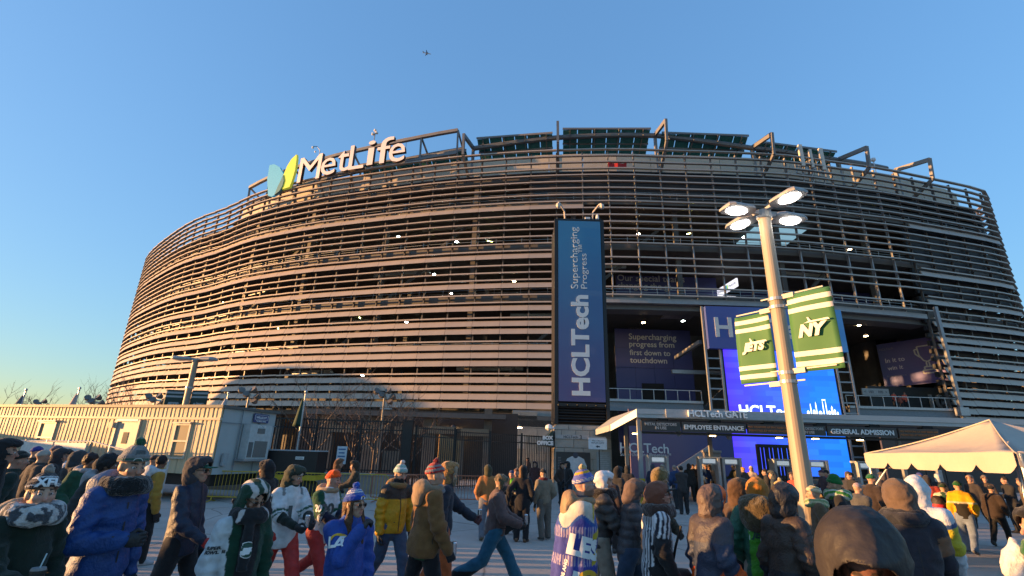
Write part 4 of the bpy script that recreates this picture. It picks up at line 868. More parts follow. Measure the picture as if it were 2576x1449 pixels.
b = MB(); b.box((0, 0, .84), (2.25, 1.12, .2)); b.build('base', M('gen_yellow', (.55, .38, .02), .5), GN); b = MB(); b.box((.35, -.565, 1.62), (.36, .02, .12)); o = b.build('label_plate', OFFW, GN); text('POWER', .1, (.35, -.58, 1.62), (1, 0, 0), (0, 0, 1), INK, o, .002, .28)
for sx in (-.6, .6): b = MB(); b.tube([(sx, -.5, .36), (sx, .5, .36)], .36, 14); b.build('wheel', M('rubber', (.02, .02, .02), .8), GN)
b = MB(); b.box((0, 0, .64), (1.6, .7, .2)); b.build('axle_frame', BLACK, GN)
NS = thing('notice_sign', 'small blue and white notice sign fixed on the picket fence', 'sign'); p = at_y(852, 1145, 26.0); b = MB(); b.box((p.x, 26.45, p.z), (.5, .03, .85)); b.build('board', M('board_white', (1, 1, 1)), NS)
for k in range(4): b = MB(); b.box((p.x, 26.43, p.z+.28-.17*k), (.36-.08*(k == 1), .012, .06)); b.build('printed_line', M('print_blue', (.05, .14, .3)), NS)
# ================================================================== LAMP POSTS
POLE = M('pole_tan', (.31, .255, .19), .5, 0, .04, 2.)
FIX = M('fixture_grey', (.34, .33, .31), .5, .1); LENS = M('lamp_lens', (.9, .9, .88), emit=(1, .93, .85), es=7)
def fixture(parent, c, az, lit=True, k=1.):
    d = Vector((math.cos(az), math.sin(az), 0)); s = Vector((-d.y, d.x, 0)); u = Vector((0, 0, 1)); c = Vector(c)
    P = lambda a, b_, z: c+d*a*k+s*b_*k+u*z*k
    bt = [(.0, -.12), (.12, -.24), (.62, -.24), (.74, -.17), (.74, .17), (.62, .24), (.12, .24), (.0, .12)]
    b = MB(); b.loft([[P(x, y, 0) for x, y in bt], [P(x, y, .05) for x, y in bt], [P(.06+x*.82, y*.62, .13) for x, y in bt]])
    o = b.build('lamp_head', FIX, parent)
    ln = [(.16, -.03), (.28, -.15), (.46, -.19), (.62, -.12), (.68, 0), (.62, .12), (.46, .19), (.28, .15), (.16, .03)]
    b = MB(); b.loft([[P(x, y, 0) for x, y in ln], [P(.42+(x-.42)*.8, y*.8, -.035) for x, y in ln]]); b.build('lens', LENS if lit else M('lens_off', (.5, .5, .5), .2), o)
    b = MB(); b.bar(P(-.22, 0, .04), P(.06, 0, .07), .07*k, .09*k); b.build('lamp_arm', FIX, parent)
def banner(parent, p0, d, w, h, ztop, body, stripe, word, lettermat, curl=.04):
    """cloth hung from a bracket at p0, running along d"""
    d = Vector(d).normalized(); up = Vector((0, 0, 1)); n = d.cross(up); N = 8; K = 16
    b = MB(); rows = []
    for i in range(N+1):
        f = i/N; rows.append([Vector(p0)+d*(w*f)+up*(ztop-p0[2]-h*j/K)+n*(curl*math.sin(f*3.0+j*.16)) for j in range(K+1)])
    for i in range(N):
        for j in range(K):
            fj = j/K; b.m = 1 if (.06 <= fj+.01 < .12 or .19 <= fj+.01 < .25 or .75 <= fj+.01 < .81 or .87 <= fj+.01 < .93) else 0
            b.add([rows[i][j], rows[i+1][j], rows[i+1][j+1], rows[i][j+1]], [(0, 1, 2, 3)])
    o = b.build('banner', [body, stripe], parent, smooth=True); bm = bmesh.new(); bm.from_mesh(o.data); bmesh.ops.remove_doubles(bm, verts=bm.verts[:], dist=1e-4); bmesh.ops.recalc_face_normals(bm, faces=bm.faces[:]); bm.to_mesh(o.data); bm.free()
    sm = o.modifiers.new('thick', 'SOLIDIFY'); sm.thickness = .006
    vd = (Vector(CP)-Vector(p0)); sgn = 1 if n.dot(vd) > 0 else -1; ax = d*(1 if d.x > 0 else -1); nn_ = n*sgn
    c = Vector(p0)+d*w*.5+up*(ztop-p0[2]-h*.5)+nn_*(curl+.012)
    t_ = text(word, .3, c, ax, up, lettermat, o, .003, w*.68, bold=.02, shear=.3)
    top = up*(.13 if len(word) < 3 else .085); b = MB(); L = w*.68
    b.prism([(-L*.3, 0), (L*.55, 0), (L*.5, .035), (-L*.05, .03), (-L*.13, .10), (-L*.18, .10), (-L*.14, .03)], c+top+ax*L*.05, ax, up, nn_*.004); b.build('plane_emblem', lettermat, o)
    return o
BG = M('banner_green', (.045, .15, .045), .7, 0, .06, 3.); BWH = M('banner_white', (.72, .68, .60), .7, 0, .03)
LP = thing('lamp_post', 'tan lamp post with four lit heads and two green football banners, near right', 'lamp post')
PX, PYy, PH = 5.06, 9.0, 6.7
b = MB(); b.tube([(PX, PYy, 0), (PX, PYy, PH)], [.15, .115], 20); b.build('pole', POLE, LP)
b = MB(); b.lathe([(.28, 0), (.28, .05), (.2, .1)], (PX, PYy, 0), 16); b.build('base_plate', POLE, LP)
b = MB(); b.lathe([(.13, 0), (.14, .02), (.14, .18), (.06, .2)], (PX, PYy, PH-.02), 14); b.build('pole_cap', FIX, LP)
for az, dz in ((R(196), .0), (R(106), .1), (R(286), .06), (R(16), .0)):
    d = Vector((math.cos(az), math.sin(az), 0)); fixture(LP, Vector((PX, PYy, PH+.06+dz))+d*.28, az, True, .9)
for z in (4.82, 4.98, 3.42, 3.58): b = MB(); b.lathe([(.125, -.03), (.15, -.03), (.15, .03), (.125, .03)], (PX, PYy, z), 18, False); b.build('clamp_band', GALV, LP)
dL = Vector((-.55, .835, 0)).normalized(); dR = -dL
for d, zt in ((dL, 4.80), (dR, 5.0)):
    p = Vector((PX, PYy, 0))
    for z in (zt, zt-1.4): b = MB(); b.bar(p+d*.13+Vector((0, 0, z)), p+d*.34+Vector((0, 0, z)), .09, .09); b.bar(p-d*.3+Vector((0, 0, z+.03)), p+d*.85+Vector((0, 0, z+.03)), .025, .025); b.build('banner_arm', FIX, LP)
banner(LP, (PX+dL.x*.2, PYy+dL.y*.2, 4.72), dL, .70, 1.34, 4.80, BG, BWH, 'JETS', BWH); banner(LP, (PX+dR.x*.2, PYy+dR.y*.2, 4.88), dR, .76, 1.43, 5.0, BG, BWH, 'NY', BWH)
LP2 = thing('lamp_post', 'distant lamp post with two dark heads and two dark green banners behind the trailer', 'lamp post')
p = at_y(470, 1005, 32); q = Vector((p.x, 32, 0)); zt = 7.2
b = MB(); b.tube([q, q+Vector((0, 0, zt))], [.22, .17], 14); b.build('pole', POLE, LP2)
for az in (R(190), R(-10)): fixture(LP2, q+Vector((math.cos(az)*.3, math.sin(az)*.3, zt)), az, False, 1.5)
DG = M('banner_dark_green', (.01, .035, .03), .7); DW = M('banner_grey', (.3, .34, .36), .7)
b = MB(); b.lathe([(.2, -.06), (.24, -.06), (.24, .06), (.2, .06)], (q.x, q.y, 5.45), 14, False); b.build('clamp_band', GALV, LP2)
banner(LP2, (q.x-.25, 32, 5.3), (-1, -.1, 0), 1.1, 1.9, 5.3, DG, DW, 'JETS', DW); banner(LP2, (q.x+.25, 32, 5.3), (1, -.1, 0), 1.1, 1.9, 5.3, DG, DW, 'NY', DW)
# flood light clusters
def flood(u, v, y, label, s=1.):
    t = thing('floodlight_mast', label, 'floodlight', group='floodlight clusters on masts'); p = at_y(u, v, y); q = Vector((p.x, y, 0))
    b = MB(); b.tube([q, q+Vector((0, 0, p.z))], [.14*s, .1*s], 10); b.build('mast', POLE, t)
    b = MB(); b.bar(q+Vector((-.9*s, 0, p.z-.1)), q+Vector((.9*s, .1, p.z-.1)), .1, .1); b.bar(q+Vector((-.3*s, 0, p.z-.9)), q+Vector((.8*s, .1, p.z-.9)), .1, .1); b.build('cross_arm', GALV, t)
    for dx, dz, a in ((-.85, .25, .6), (-.3, -.1, .3), (.35, .35, -.5), (.85, -.25, -.7), (.6, -.7, -.3)):
        m_ = Euler((R(-35), 0, a)).to_matrix(); b = MB(); rings = []
        for r_, yy in ((.12, .35), (.24, .2), (.33, -.05), (.34, -.2)): rings.append([q+Vector((dx*s, 0, p.z+dz*s))+m_ @ Vector((r_*math.cos(k*.785), yy, r_*math.sin(k*.785)))*s for k in range(8)])
        b.loft(rings); b.build('lamp_head', M('flood_metal', (.16, .14, .12), .5, .2), t)
flood(628, 990, 31, 'cluster of grey floodlights on a mast just behind the trailer corner', .62); flood(968, 992, 33, 'cluster of floodlights on a mast in the bare tree crown', .65); flood(392, 1004, 36, 'dark floodlight cluster low against the stadium louvers', .65); flood(238, 1008, 34, 'dark floodlight cluster on the trailer roof line against the sky', .6); flood(104, 1016, 36, 'small dark floodlight cluster just showing over the trailer roof', .5)
# flags
def furled(u, vt, vb, y, col, label, open_=0., lean=0):
    t = thing('flag_pole', label, 'flag'); p, q = at_y(u, vt, y), at_y(u, vb, y); b = MB(); b.tube([(p.x, y, 0), (p.x, y, p.z)], [.06, .045], 8); b.lathe([(.03, 0), (.08, .06), (.08, .12), (.02, .18)], (p.x, y, p.z), 8); b.build('pole', GALV, t)
    b = MB(); rows = []; h = p.z-q.z
    for i in range(9):
        f = i/8; w = (.10+.36*f)*(1+open_*f*1.2); z = p.z-.25-h*f; rows.append([(p.x-.06+math.cos(a)*w*.5-w*.5*(1 if open_ else .6), y+math.sin(a)*w*.3*(1+.3*math.sin(a*3)), z-.3*open_*math.cos(a)) for a in np.arange(0, 6.28, .63)])
    b.loft(rows); b.build('cloth', M('flag_'+label.split()[0], col, .8, 0, .15, 6.), t, smooth=True)
furled(200, 980, 1012, 33, (.50, .34, .31), 'pinkish furled flag on a pole over the trailer roof'); furled(65, 984, 1006, 33, (.12, .13, .15), 'grey furled flag on a pole at far left over the trailer'); furled(574, 992, 1018, 34, (.45, .45, .46), 'white furled flag on a pole beside the floodlights'); furled(769, 990, 1060, 26.2, (.010, .04, .02), 'green furled flag hanging from a pole above the picket fence', 0)
# ================================================================== BARE TREES
BARK = M('bark', (.17, .13, .10), .9, 0, .25, 8.)
def bare_tree(u, y, h, label, seed, spread=1., trunk=.09):
    rnd = random.Random(seed); p = at_y(u, 1000, y); t = thing('bare_tree', label, 'tree', (p.x, y, 0), group='leafless street trees')
    tb, cb = MB(), MB(); tb.tube([(0, 0, 0), (.03, 0, h*.22), (0, .05, h*.42)], [trunk, trunk*.85, trunk*.7], 8)
    def grow(a, d, L, r, lvl):
        pts = [a]; dd = d.copy(); n_ = 4
        for k in range(n_): dd = (dd+Vector((rnd.gauss(0, .13), rnd.gauss(0, .13), rnd.gauss(.06, .08)))).normalized(); pts.append(pts[-1]+dd*L/n_)
        cb.tube(pts, [r*(1-.6*i/n_) for i in range(n_+1)], 4 if lvl else 5)
        if lvl < 3:
            for k in range(4 if lvl < 2 else 3):
                q = pts[rnd.randint(1, n_)]; a_ = rnd.random()*6.28; nd = (dd+Vector((math.cos(a_), math.sin(a_), rnd.uniform(-.1, .5)))*rnd.uniform(.5, .9)).normalized(); grow(q, nd, L*rnd.uniform(.45, .7), r*.52, lvl+1)
    for k in range(6):
        a_ = k*1.05+rnd.random()*.5; grow(Vector((0, 0, h*(.2+.22*k/6))), Vector((math.cos(a_)*.6*spread, math.sin(a_)*.6*spread, .8)).normalized(), h*.42, trunk*.5, 0)
    tb.build('trunk', BARK, t); cb.build('branches', BARK, t)
bare_tree(800, 33, 7.0, 'slim bare tree behind the fence, right of the green flag', 1); bare_tree(955, 34, 6.6, 'wide bare tree behind the fence under the floodlights', 2, 1.3, .12); bare_tree(1035, 33, 5.6, 'low spreading bare tree behind the fence corner pillar', 3, 1.5); bare_tree(905, 36, 5.6, 'thin bare tree between the two fence trees', 8); bare_tree(268, 44, 7.2, 'twiggy bare tree against the sky at the stadium left edge', 4); bare_tree(350, 42, 7.0, 'bare tree in front of the lower louvers behind trailer', 5); bare_tree(8, 40, 5.9, 'bare tree tips at far left above the trailer', 6, 1.4); bare_tree(130, 42, 5.8, 'bare tree tips between the two left furled flags', 7)
# ================================================================== TENT
TN = thing('event_tent', 'cream peaked event tent with scalloped valance on steel poles', 'tent')
TA, TB_, TCc, TDd = Vector((10.35, 15.0, 0)), Vector((9.72, 9.9, 0)), Vector((13.5, 9.4, 0)), Vector((14.1, 14.5, 0)); EZ = 2.32; PK = at_y(2490, 1058, 11.9)
CAN = M('tent_canvas', (.43, .375, .31), .7, 0, .05, 2., .25, 9)
def roof_side(a, c):
    b = MB(); N = 12; K = 10; g_ = []
    for i in range(N+1):
        col = []
        for j in range(K+1):
            f = j/K; base = a.lerp(c, i/N)+Vector((0, 0, EZ)); p = base.lerp(PK, f); sag = math.sin(math.pi*f)*-.16*(.5+.5*math.sin(math.pi*i/N)); wr = .018*math.sin(i*2.1+f*14)*math.sin(math.pi*f)*(1-f)+.02*math.sin(f*30+i)*(f < .35)*(f > .02)
            col.append(p+Vector((0, 0, sag+wr)))
        g_.append(col)
    for i in range(N):
        for j in range(K): b.add([g_[i][j], g_[i+1][j], g_[i+1][j+1], g_[i][j+1]], [(0, 1, 2, 3)])
    o = b.build('roof_panel', CAN, TN, smooth=True); bm = bmesh.new(); bm.from_mesh(o.data); bmesh.ops.remove_doubles(bm, verts=bm.verts[:], dist=1e-4); bmesh.ops.recalc_face_normals(bm, faces=bm.faces[:]); bm.to_mesh(o.data); bm.free(); o.modifiers.new('thick', 'SOLIDIFY').thickness = .008
def valance(a, c, n_):
    b = MB(); d = c-a; L = d.length; dn = d.normalized(); out = dn.cross(Vector((0, 0, 1))); N = n_*12; top, bot = [], []
    for i in range(N+1):
        f = (i/12) % 1.0; dep = .24+.13*min(1, math.sin(math.pi*f)*1.9) if f else .22; w = .02*math.sin(i*.37)
        p = a+d*(i/N)+out*.03; top.append(p+Vector((0, 0, EZ+.02))); bot.append(p+out*w+Vector((0, 0, EZ-dep)))
    b.loft([top, bot], cap=False, closed=False); o = b.build('valance', CAN, TN, smooth=False); o.modifiers.new('thick', 'SOLIDIFY').thickness = .006
for a, c in ((TB_, TA), (TCc, TB_), (TDd, TCc), (TA, TDd)): roof_side(c, a); valance(c, a, 5)
b = MB()
for a in (TA, TB_): b.tube([a.lerp(PK, f)+Vector((0, 0, EZ*(1-f)-.14*math.sin(math.pi*f)*.5+.02)) for f in np.arange(0, 1.01, .1)], .018, 5)
b.build('ridge_seam', CAN, TN)
for a in (TA, TB_, TCc, TDd):
    b = MB(); b.tube([a+Vector((.06, -.02, 0)), a+Vector((.06, -.02, EZ))], .035, 8); b.build('pole', GALV, TN)
    cdir = (Vector((12.4, 12.1, 0))-a).normalized(); b = MB(); b.tube([a+cdir*.06+Vector((0, 0, EZ-.9)), a+cdir*.75+Vector((0, 0, EZ-.02))], .025, 6); b.build('brace', GALV, TN)
    b = MB(); b.box(a+Vector((.06, -.02, .02)), (.25, .25, .04)); b.build('foot_plate', GALV, TN)
# ================================================================== AIRPLANE
AP = thing('airplane', 'small distant airliner crossing the clear blue sky', 'airplane'); d = Vector(ray(1074, 134)); c = Vector(CP)+d*2000
AP.location = c; AP.scale = (.85, .85, .85); AP.rotation_euler = (0, R(-4), R(18)); FUS = M('plane_grey', (.5, .52, .56), .4)
b = MB(); b.loft([[(x, r*math.cos(a), r*math.sin(a)) for a in np.arange(0, 6.28, .6)] for x, r in ((-18, .3), (-15, 1.2), (-8, 2), (10, 2), (15, 1.6), (18, .3))]); b.build('fuselage', FUS, AP)
for sy in (-1, 1):
    b = MB(); b.hexa([(3, sy*1.5, -.8), (-3, sy*1.5, -.8), (-6, sy*17, .8), (-4, sy*17, .8), (3, sy*1.5, -.3), (-3, sy*1.5, -.3), (-6, sy*17, 1.1), (-4, sy*17, 1.1)]); w = b.build('wing', M('plane_dark', (.07, .08, .10)), AP)
    b = MB(); b.tube([(4, sy*6, -2), (-.5, sy*6, -2)], 1.1, 8); b.build('engine', M('plane_dark', (1, 1, 1)), w)
    b = MB(); b.hexa([(-13, sy*.8, .4), (-16, sy*.8, .4), (-18, sy*6, .8), (-16.5, sy*6, .8), (-13, sy*.8, .7), (-16, sy*.8, .7), (-18, sy*6, 1), (-16.5, sy*6, 1)]); b.build('tailplane', FUS, AP)
b = MB(); b.hexa([(-11, -.2, 1.5), (-17, -.2, 1), (-17, .2, 1), (-11, .2, 1.5), (-16.5, -.15, 8), (-19, -.15, 8), (-19, .15, 8), (-16.5, .15, 8)]); b.build('fin', M('plane_teal', (.03, .10, .14)), AP)
# ================================================================== UNSEEN BLOCKERS ADDED LEFT OF THE FRAME to cast the long evening shade
def shade_trailer(x, y0, y1, h, label):
    t = thing('added_trailer', label, 'trailer', group='unseen trailers added to shade the plaza')
    b = MB(); b.box((x, (y0+y1)/2, (h+.5)/2+.2), (2.5, y1-y0, h-.9)); b.build('body', M('trailer_white', (.6, .6, .58), .5), t); b = MB(); b.box((x, (y0+y1)/2, h-.03), (2.6, y1-y0+.1, .12)); b.build('roof', STEEL, t)
    b = MB(); b.box((x, (y0+y1)/2, .38), (2.1, y1-y0-.4, .7)); b.build('skirt', BLACK, t)
shade_trailer(-31, -7, 8.7, 2.72, 'long white box trailer added unseen past the left edge for shade, nearer one'); shade_trailer(-31, 12.3, 33, 2.72, 'long white box trailer added unseen past the left edge for shade, farther one')
HB_ = thing('shade_hall', 'round roofed hall added unseen far past the left edge to shade the facade', 'building')
prof = [(49.7, 0)]+[(55.8-6.1*math.cos(a), 9.5+6.6*math.sin(a)) for a in np.arange(0, 3.15, .2)]+[(61.9, 0)]
b = MB(); b.prism([(y, z) for y, z in prof], (-112, 0, 0), (0, 1, 0), (0, 0, 1), (14, 0, 0)); b.build('vault', CONC, HB_)  # unseen vault shaped to cast the rounded shade on the facade
# ================================================================== PEOPLE: distance fields -> continuous meshes
def attr_mat(name, rough=.85, bump=.3, bsc=120., spec=.3, sheen=0., nz=.16, nsc=14., sss=0., wave=None):
    mt = bpy.data.materials.new(name); mt.use_nodes = True; t = mt.node_tree; b = t.nodes['Principled BSDF']; b.inputs['Roughness'].default_value = rough; b.inputs['Specular IOR Level'].default_value = spec
    if sheen: b.inputs['Sheen Weight'].default_value = sheen
    if sss: b.inputs['Subsurface Weight'].default_value = sss; b.inputs['Subsurface Radius'].default_value = (.01, .004, .002)
    a = t.nodes.new('ShaderNodeAttribute'); a.attribute_name = 'Col'; tc = t.nodes.new('ShaderNodeTexCoord')
    n = t.nodes.new('ShaderNodeTexNoise'); n.inputs['Scale'].default_value = nsc; n.inputs['Detail'].default_value = 5; t.links.new(tc.outputs['Object'], n.inputs['Vector'])
    mr = t.nodes.new('ShaderNodeMapRange'); mr.inputs[1].default_value = .3; mr.inputs[2].default_value = .7; mr.inputs[3].default_value = 1-nz; mr.inputs[4].default_value = 1+nz; t.links.new(n.outputs['Fac'], mr.inputs[0])
    vm_ = t.nodes.new('ShaderNodeVectorMath'); vm_.operation = 'SCALE'; t.links.new(a.outputs['Color'], vm_.inputs[0]); t.links.new(mr.outputs[0], vm_.inputs['Scale']); t.links.new(vm_.outputs[0], b.inputs['Base Color'])
    n2 = t.nodes.new('ShaderNodeTexNoise'); n2.inputs['Scale'].default_value = bsc; n2.inputs['Detail'].default_value = 3; t.links.new(tc.outputs['Object'], n2.inputs['Vector'])
    n3 = t.nodes.new('ShaderNodeTexNoise'); n3.inputs['Scale'].default_value = 9.; n3.inputs['Detail'].default_value = 3; n3.inputs['Distortion'].default_value = 1.2; t.links.new(tc.outputs['Object'], n3.inputs['Vector'])
    h = t.nodes.new('ShaderNodeMath'); h.operation = 'MULTIPLY_ADD'; h.inputs[1].default_value = 2.2; t.links.new(n3.outputs['Fac'], h.inputs[0]); t.links.new(n2.outputs['Fac'], h.inputs[2])
    bp = t.nodes.new('ShaderNodeBump'); bp.inputs['Strength'].default_value = bump; bp.inputs['Distance'].default_value = .014; t.links.new(h.outputs[0], bp.inputs['Height']); t.links.new(bp.outputs[0], b.inputs['Normal'])
    return mt
CLOTH = attr_mat('woven_cloth', .9, .45, 150, .2, .15); NYLON2 = attr_mat('soft_shell', .6, .22, 40, .3); NYLON = attr_mat('nylon_shell', .55, .5, 60, .4); KNIT = attr_mat('knit_wool', .95, .7, 90, .1, .3); FUR = attr_mat('fur_pile', .95, 1., 70, .1, .4, .3, 30.); SKIN = attr_mat('skin', .55, .12, 60, .35, 0, .06, 20., .08); LEATH = attr_mat('leather', .5, .3, 80, .4); HAIR = attr_mat('hair', .6, .9, 60, .3, 0, .3, 40.)
A3 = lambda *a: np.array(a, np.float32)
def cap(P, a, b, ra, rb):
    a, b = np.asarray(a, np.float32), np.asarray(b, np.float32); ab = b-a; pa = P-a
    h = np.clip((pa @ ab)/max(float(ab @ ab), 1e-9), 0, 1); return np.sqrt(((pa-h[:, None]*ab)**2).sum(1))-(ra+(rb-ra)*h)
def ell(P, c, r, Rm=None):
    q = P-np.asarray(c, np.float32)
    if Rm is not None: q = q @ Rm
    r = np.asarray(r, np.float32); k0 = np.sqrt(((q/r)**2).sum(1)); k1 = np.sqrt(((q/(r*r))**2).sum(1))+1e-9; return k0*(k0-1)/k1
def tor(P, c, Rr, r, ax=None):
    q = P-np.asarray(c, np.float32)
    if ax is not None: q = q @ ax
    l = np.sqrt(q[:, 0]**2+(q[:, 1]*.92)**2)-Rr; return np.sqrt(l*l+q[:, 2]**2)-r
def smin(a, b, k):
    h = np.clip(.5+.5*(b-a)/k, 0, 1); return b*(1-h)+a*h-k*h*(1-h)
def smax(a, b, k): return -smin(-a, -b, k)
def wrn(P, seed, f=1.):
    r = np.random.default_rng(seed); o = np.zeros(len(P), np.float32)
    for i in range(4):
        k = r.normal(size=3).astype(np.float32); k /= np.linalg.norm(k); k *= f*(9+7*i); k2 = r.normal(size=3).astype(np.float32)*f*6
        o += np.sin(P @ k+2.2*np.sin(P @ k2+i)+i*1.7)/(1+.5*i)
    return o/2.2
def surfnet(fn, lo, hi, vx):
    lo, hi = np.array(lo, np.float32), np.array(hi, np.float32); n = np.maximum(((hi-lo)/vx).astype(int)+2, 4)
    X, Y, Z = np.meshgrid(*[lo[i]+vx*np.arange(n[i], dtype=np.float32) for i in range(3)], indexing='ij')
    f = fn(np.stack([X.ravel(), Y.ravel(), Z.ravel()], 1)).reshape(n).astype(np.float32)
    f[0], f[-1], f[:, 0], f[:, -1], f[:, :, 0], f[:, :, -1] = [np.maximum(a, vx*.5) for a in (f[0], f[-1], f[:, 0], f[:, -1], f[:, :, 0], f[:, :, -1])]
    s = f < 0; m = n-1
    c = [f[i:m[0]+i, j:m[1]+j, k:m[2]+k] for i in (0, 1) for j in (0, 1) for k in (0, 1)]; cs = [x < 0 for x in c]
    tot = sum(x.astype(np.int8) for x in cs); act = (tot > 0) & (tot < 8); idx = np.full(m, -1, np.int64); I = np.argwhere(act); idx[act] = np.arange(len(I))
    if not len(I): return np.zeros((0, 3)), np.zeros((0, 4), int)
    cv = [x[act] for x in c]; off = [(i, j, k) for i in (0, 1) for j in (0, 1) for k in (0, 1)]; acc = np.zeros((len(I), 3), np.float32); cnt = np.zeros(len(I), np.float32)
    for a in range(8):
        for bb in range(a+1, 8):
            d = np.abs(np.array(off[a])-np.array(off[bb]))
            if d.sum() != 1: continue
            fa, fb = cv[a], cv[bb]; x = (fa < 0) != (fb < 0); t = np.where(x, fa/np.where(x, fa-fb, 1), 0)
            p = np.array(off[a], np.float32)+t[:, None]*(np.array(off[bb], np.float32)-np.array(off[a], np.float32)); acc += np.where(x[:, None], p, 0); cnt += x
    V = lo+vx*(I+acc/cnt[:, None]); Q = []
    for ax in range(3):
        b_, c_ = [(1, 2), (2, 0), (0, 1)][ax]; sl0 = [slice(1, m[i]) for i in range(3)]; sl0[ax] = slice(0, m[ax]); sl1 = list(sl0); sl1[ax] = slice(1, m[ax]+1)
        s0, s1 = s[tuple(sl0)], s[tuple(sl1)]; x = np.argwhere(s0 != s1)
        if not len(x): continue
        fl = s0[tuple(x.T)]; x = x+np.array([0 if i == ax else 1 for i in range(3)]); db, dc = np.eye(3, dtype=int)[b_], np.eye(3, dtype=int)[c_]
        q = np.stack([idx[tuple((x-db-dc).T)], idx[tuple((x-dc).T)], idx[tuple(x.T)], idx[tuple((x-db).T)]], 1); q[~fl] = q[~fl][:, ::-1]; Q.append(q)
    return V, np.concatenate(Q)
def npmesh(name, V, Q, cols, mat):
    me = bpy.data.meshes.new(name); me.vertices.add(len(V)); me.vertices.foreach_set('co', np.ascontiguousarray(V, np.float32).ravel())
    me.loops.add(len(Q)*4); me.loops.foreach_set('vertex_index', Q.astype(np.int32).ravel()); me.polygons.add(len(Q)); me.polygons.foreach_set('loop_start', np.arange(0, len(Q)*4, 4, dtype=np.int32))
    me.polygons.foreach_set('use_smooth', np.ones(len(Q), bool)); me.update(calc_edges=True)
    if cols is not None:
        at = me.color_attributes.new('Col', 'FLOAT_COLOR', 'POINT'); c = np.ones((len(V), 4), np.float32); c[:, :3] = cols; at.data.foreach_set('color', c.ravel())
    me.materials.append(mat); return me
def rotm(yaw=0, pitch=0, roll=0): return np.array(Euler((pitch, roll, yaw), 'XYZ').to_matrix(), np.float32)
def col(c): return np.array(c, np.float32)
class Person:
    def __init__(s, u, vtop, y, heading, label, group=None, H=None, hat=.03, stride=0, lead=1, lean=3, arms=('down', 'down'), hyaw=0, hpitch=0, skin=(.42, .25, .17), seed=0, vx=None, wide=1., knees=8, name='person', cat='person'):
        p = at_y(u, vtop, y); s.H = H or (p.z-hat); H = s.H; s.seed = seed or int(u*7+y*13); s.vx = vx or min(.032, max(.011, y*.0025)); s.skin = col(skin); s.wide = wide = 1+(wide-1)*.35
        s.root = thing(name, label, cat, (p.x, y, 0), R(heading-90), group); s.lean = math.tan(R(lean)); s.head_yaw = hyaw
        off = s.lean*(.9-.52)*H; s.root.location.x -= math.cos(R(heading))*off; s.root.location.y -= math.sin(R(heading))*off
        hip = [A3(.055*H, 0, .52*H), A3(-.055*H, 0, .52*H)]; L1, L2 = .245*H, .24*H; s.hip, s.knee, s.ank, s.toe = hip, [], [], []
        for i in (0, 1):
            fwd = (lead == (1 if i == 0 else -1)); a = R(stride if fwd else -stride*.8); b = R(knees if fwd else (knees+stride*.9)); sp = (.012 if i == 0 else -.012)*H
            k = hip[i]+A3(sp, math.sin(a)*L1, -math.cos(a)*L1); an = k+A3(0, math.sin(a-b)*L2, -math.cos(a-b)*L2); s.knee.append(k); s.ank.append(an)
            pit = 0 if fwd else R(-min(45, stride*1.1)); pit = R(min(18, stride*.5)) if fwd and stride > 8 else pit; s.toe.append(an+A3((.015 if i == 0 else -.015)*H, .095*H*math.cos(pit), .095*H*math.sin(pit)-.028*H))
        low = min(min(a[2]-.042*H for a in s.ank), min(t[2]-.014*H for t in s.toe)); s.dz = -low
        for l in (hip, s.knee, s.ank, s.toe):
            for i in (0, 1): l[i] = l[i]+A3(0, 0, s.dz)
        s.zo = s.dz; Z = lambda f: f*H+s.zo; s.Z = Z
        s.sho = [A3(.091*H*wide, -.005*H, Z(.800)), A3(-.091*H*wide, -.005*H, Z(.800))]; s.elb, s.wri = [], []
        T = {'down': (.140, .03, .475), 'swingf': (.14, .17, .50), 'swingb': (.16, -.15, .495), 'pocket': (.125, .075, .545), 'chest': (.05, .20, .66), 'hold': (.10, .225, .615), 'hold2': (.03, .22, .60), 'mouth': (.03, .155, .80), 'phone': (.08, .21, .72), 'cross': (-.06, .15, .64), 'up': (.10, .2, .95)}
        for i in (0, 1):
            sg = 1 if i == 0 else -1; t = arms[i]; t = T[t] if isinstance(t, str) else t; t = A3(sg*t[0]*H*(wide if t[0] > .1 else 1), t[1]*H, Z(t[2])); l1, l2 = .172*H, .155*H; dv = t-s.sho[i]; d = float(np.linalg.norm(dv)); dc = min(d, (l1+l2)*.985); dv /= d
            hint = A3(sg*.5, -.5, -.75); hint -= dv*float(hint @ dv); hint /= np.linalg.norm(hint); a = (l1*l1-l2*l2+dc*dc)/(2*dc); h = math.sqrt(max(0, l1*l1-a*a))
            s.elb.append(s.sho[i]+dv*a+hint*h); s.wri.append(s.sho[i]+dv*dc)
        s.hs = H/1.72; s.hc = A3(0, .022*H, Z(.927)); s.hR = rotm(R(hyaw), R(hpitch)); s.parts = {}
    def shear(s, V):
        V = V.copy(); V[:, 1] += s.lean*np.maximum(0, V[:, 2]-s.Z(.52)); return V
    def mk(s, name, fn, lo, hi, vx, colf, mat, parent=None):
        V, Q = surfnet(fn, lo, hi, vx); c = colf(V) if callable(colf) else np.broadcast_to(col(colf), (len(V), 3))
        o = obj(name, npmesh(name, s.shear(V), Q, c, mat), parent or s.root); s.parts[name] = o; return o
    def armt(s, P):
        best = np.full(len(P), 9., np.float32); bt = np.zeros(len(P), np.float32); side = np.zeros(len(P), np.int8)
        for i in (0, 1):
            for k, (a, b) in enumerate(((s.sho[i], s.elb[i]), (s.elb[i], s.wri[i]))):
                ab = b-a; h = np.clip(((P-a) @ ab)/float(ab @ ab), 0, 1); d = np.linalg.norm(P-a-h[:, None]*ab, axis=1); m_ = d < best; best = np.where(m_, d, best); bt = np.where(m_, k+h, bt); side = np.where(m_, i, side)
        return bt, best, side
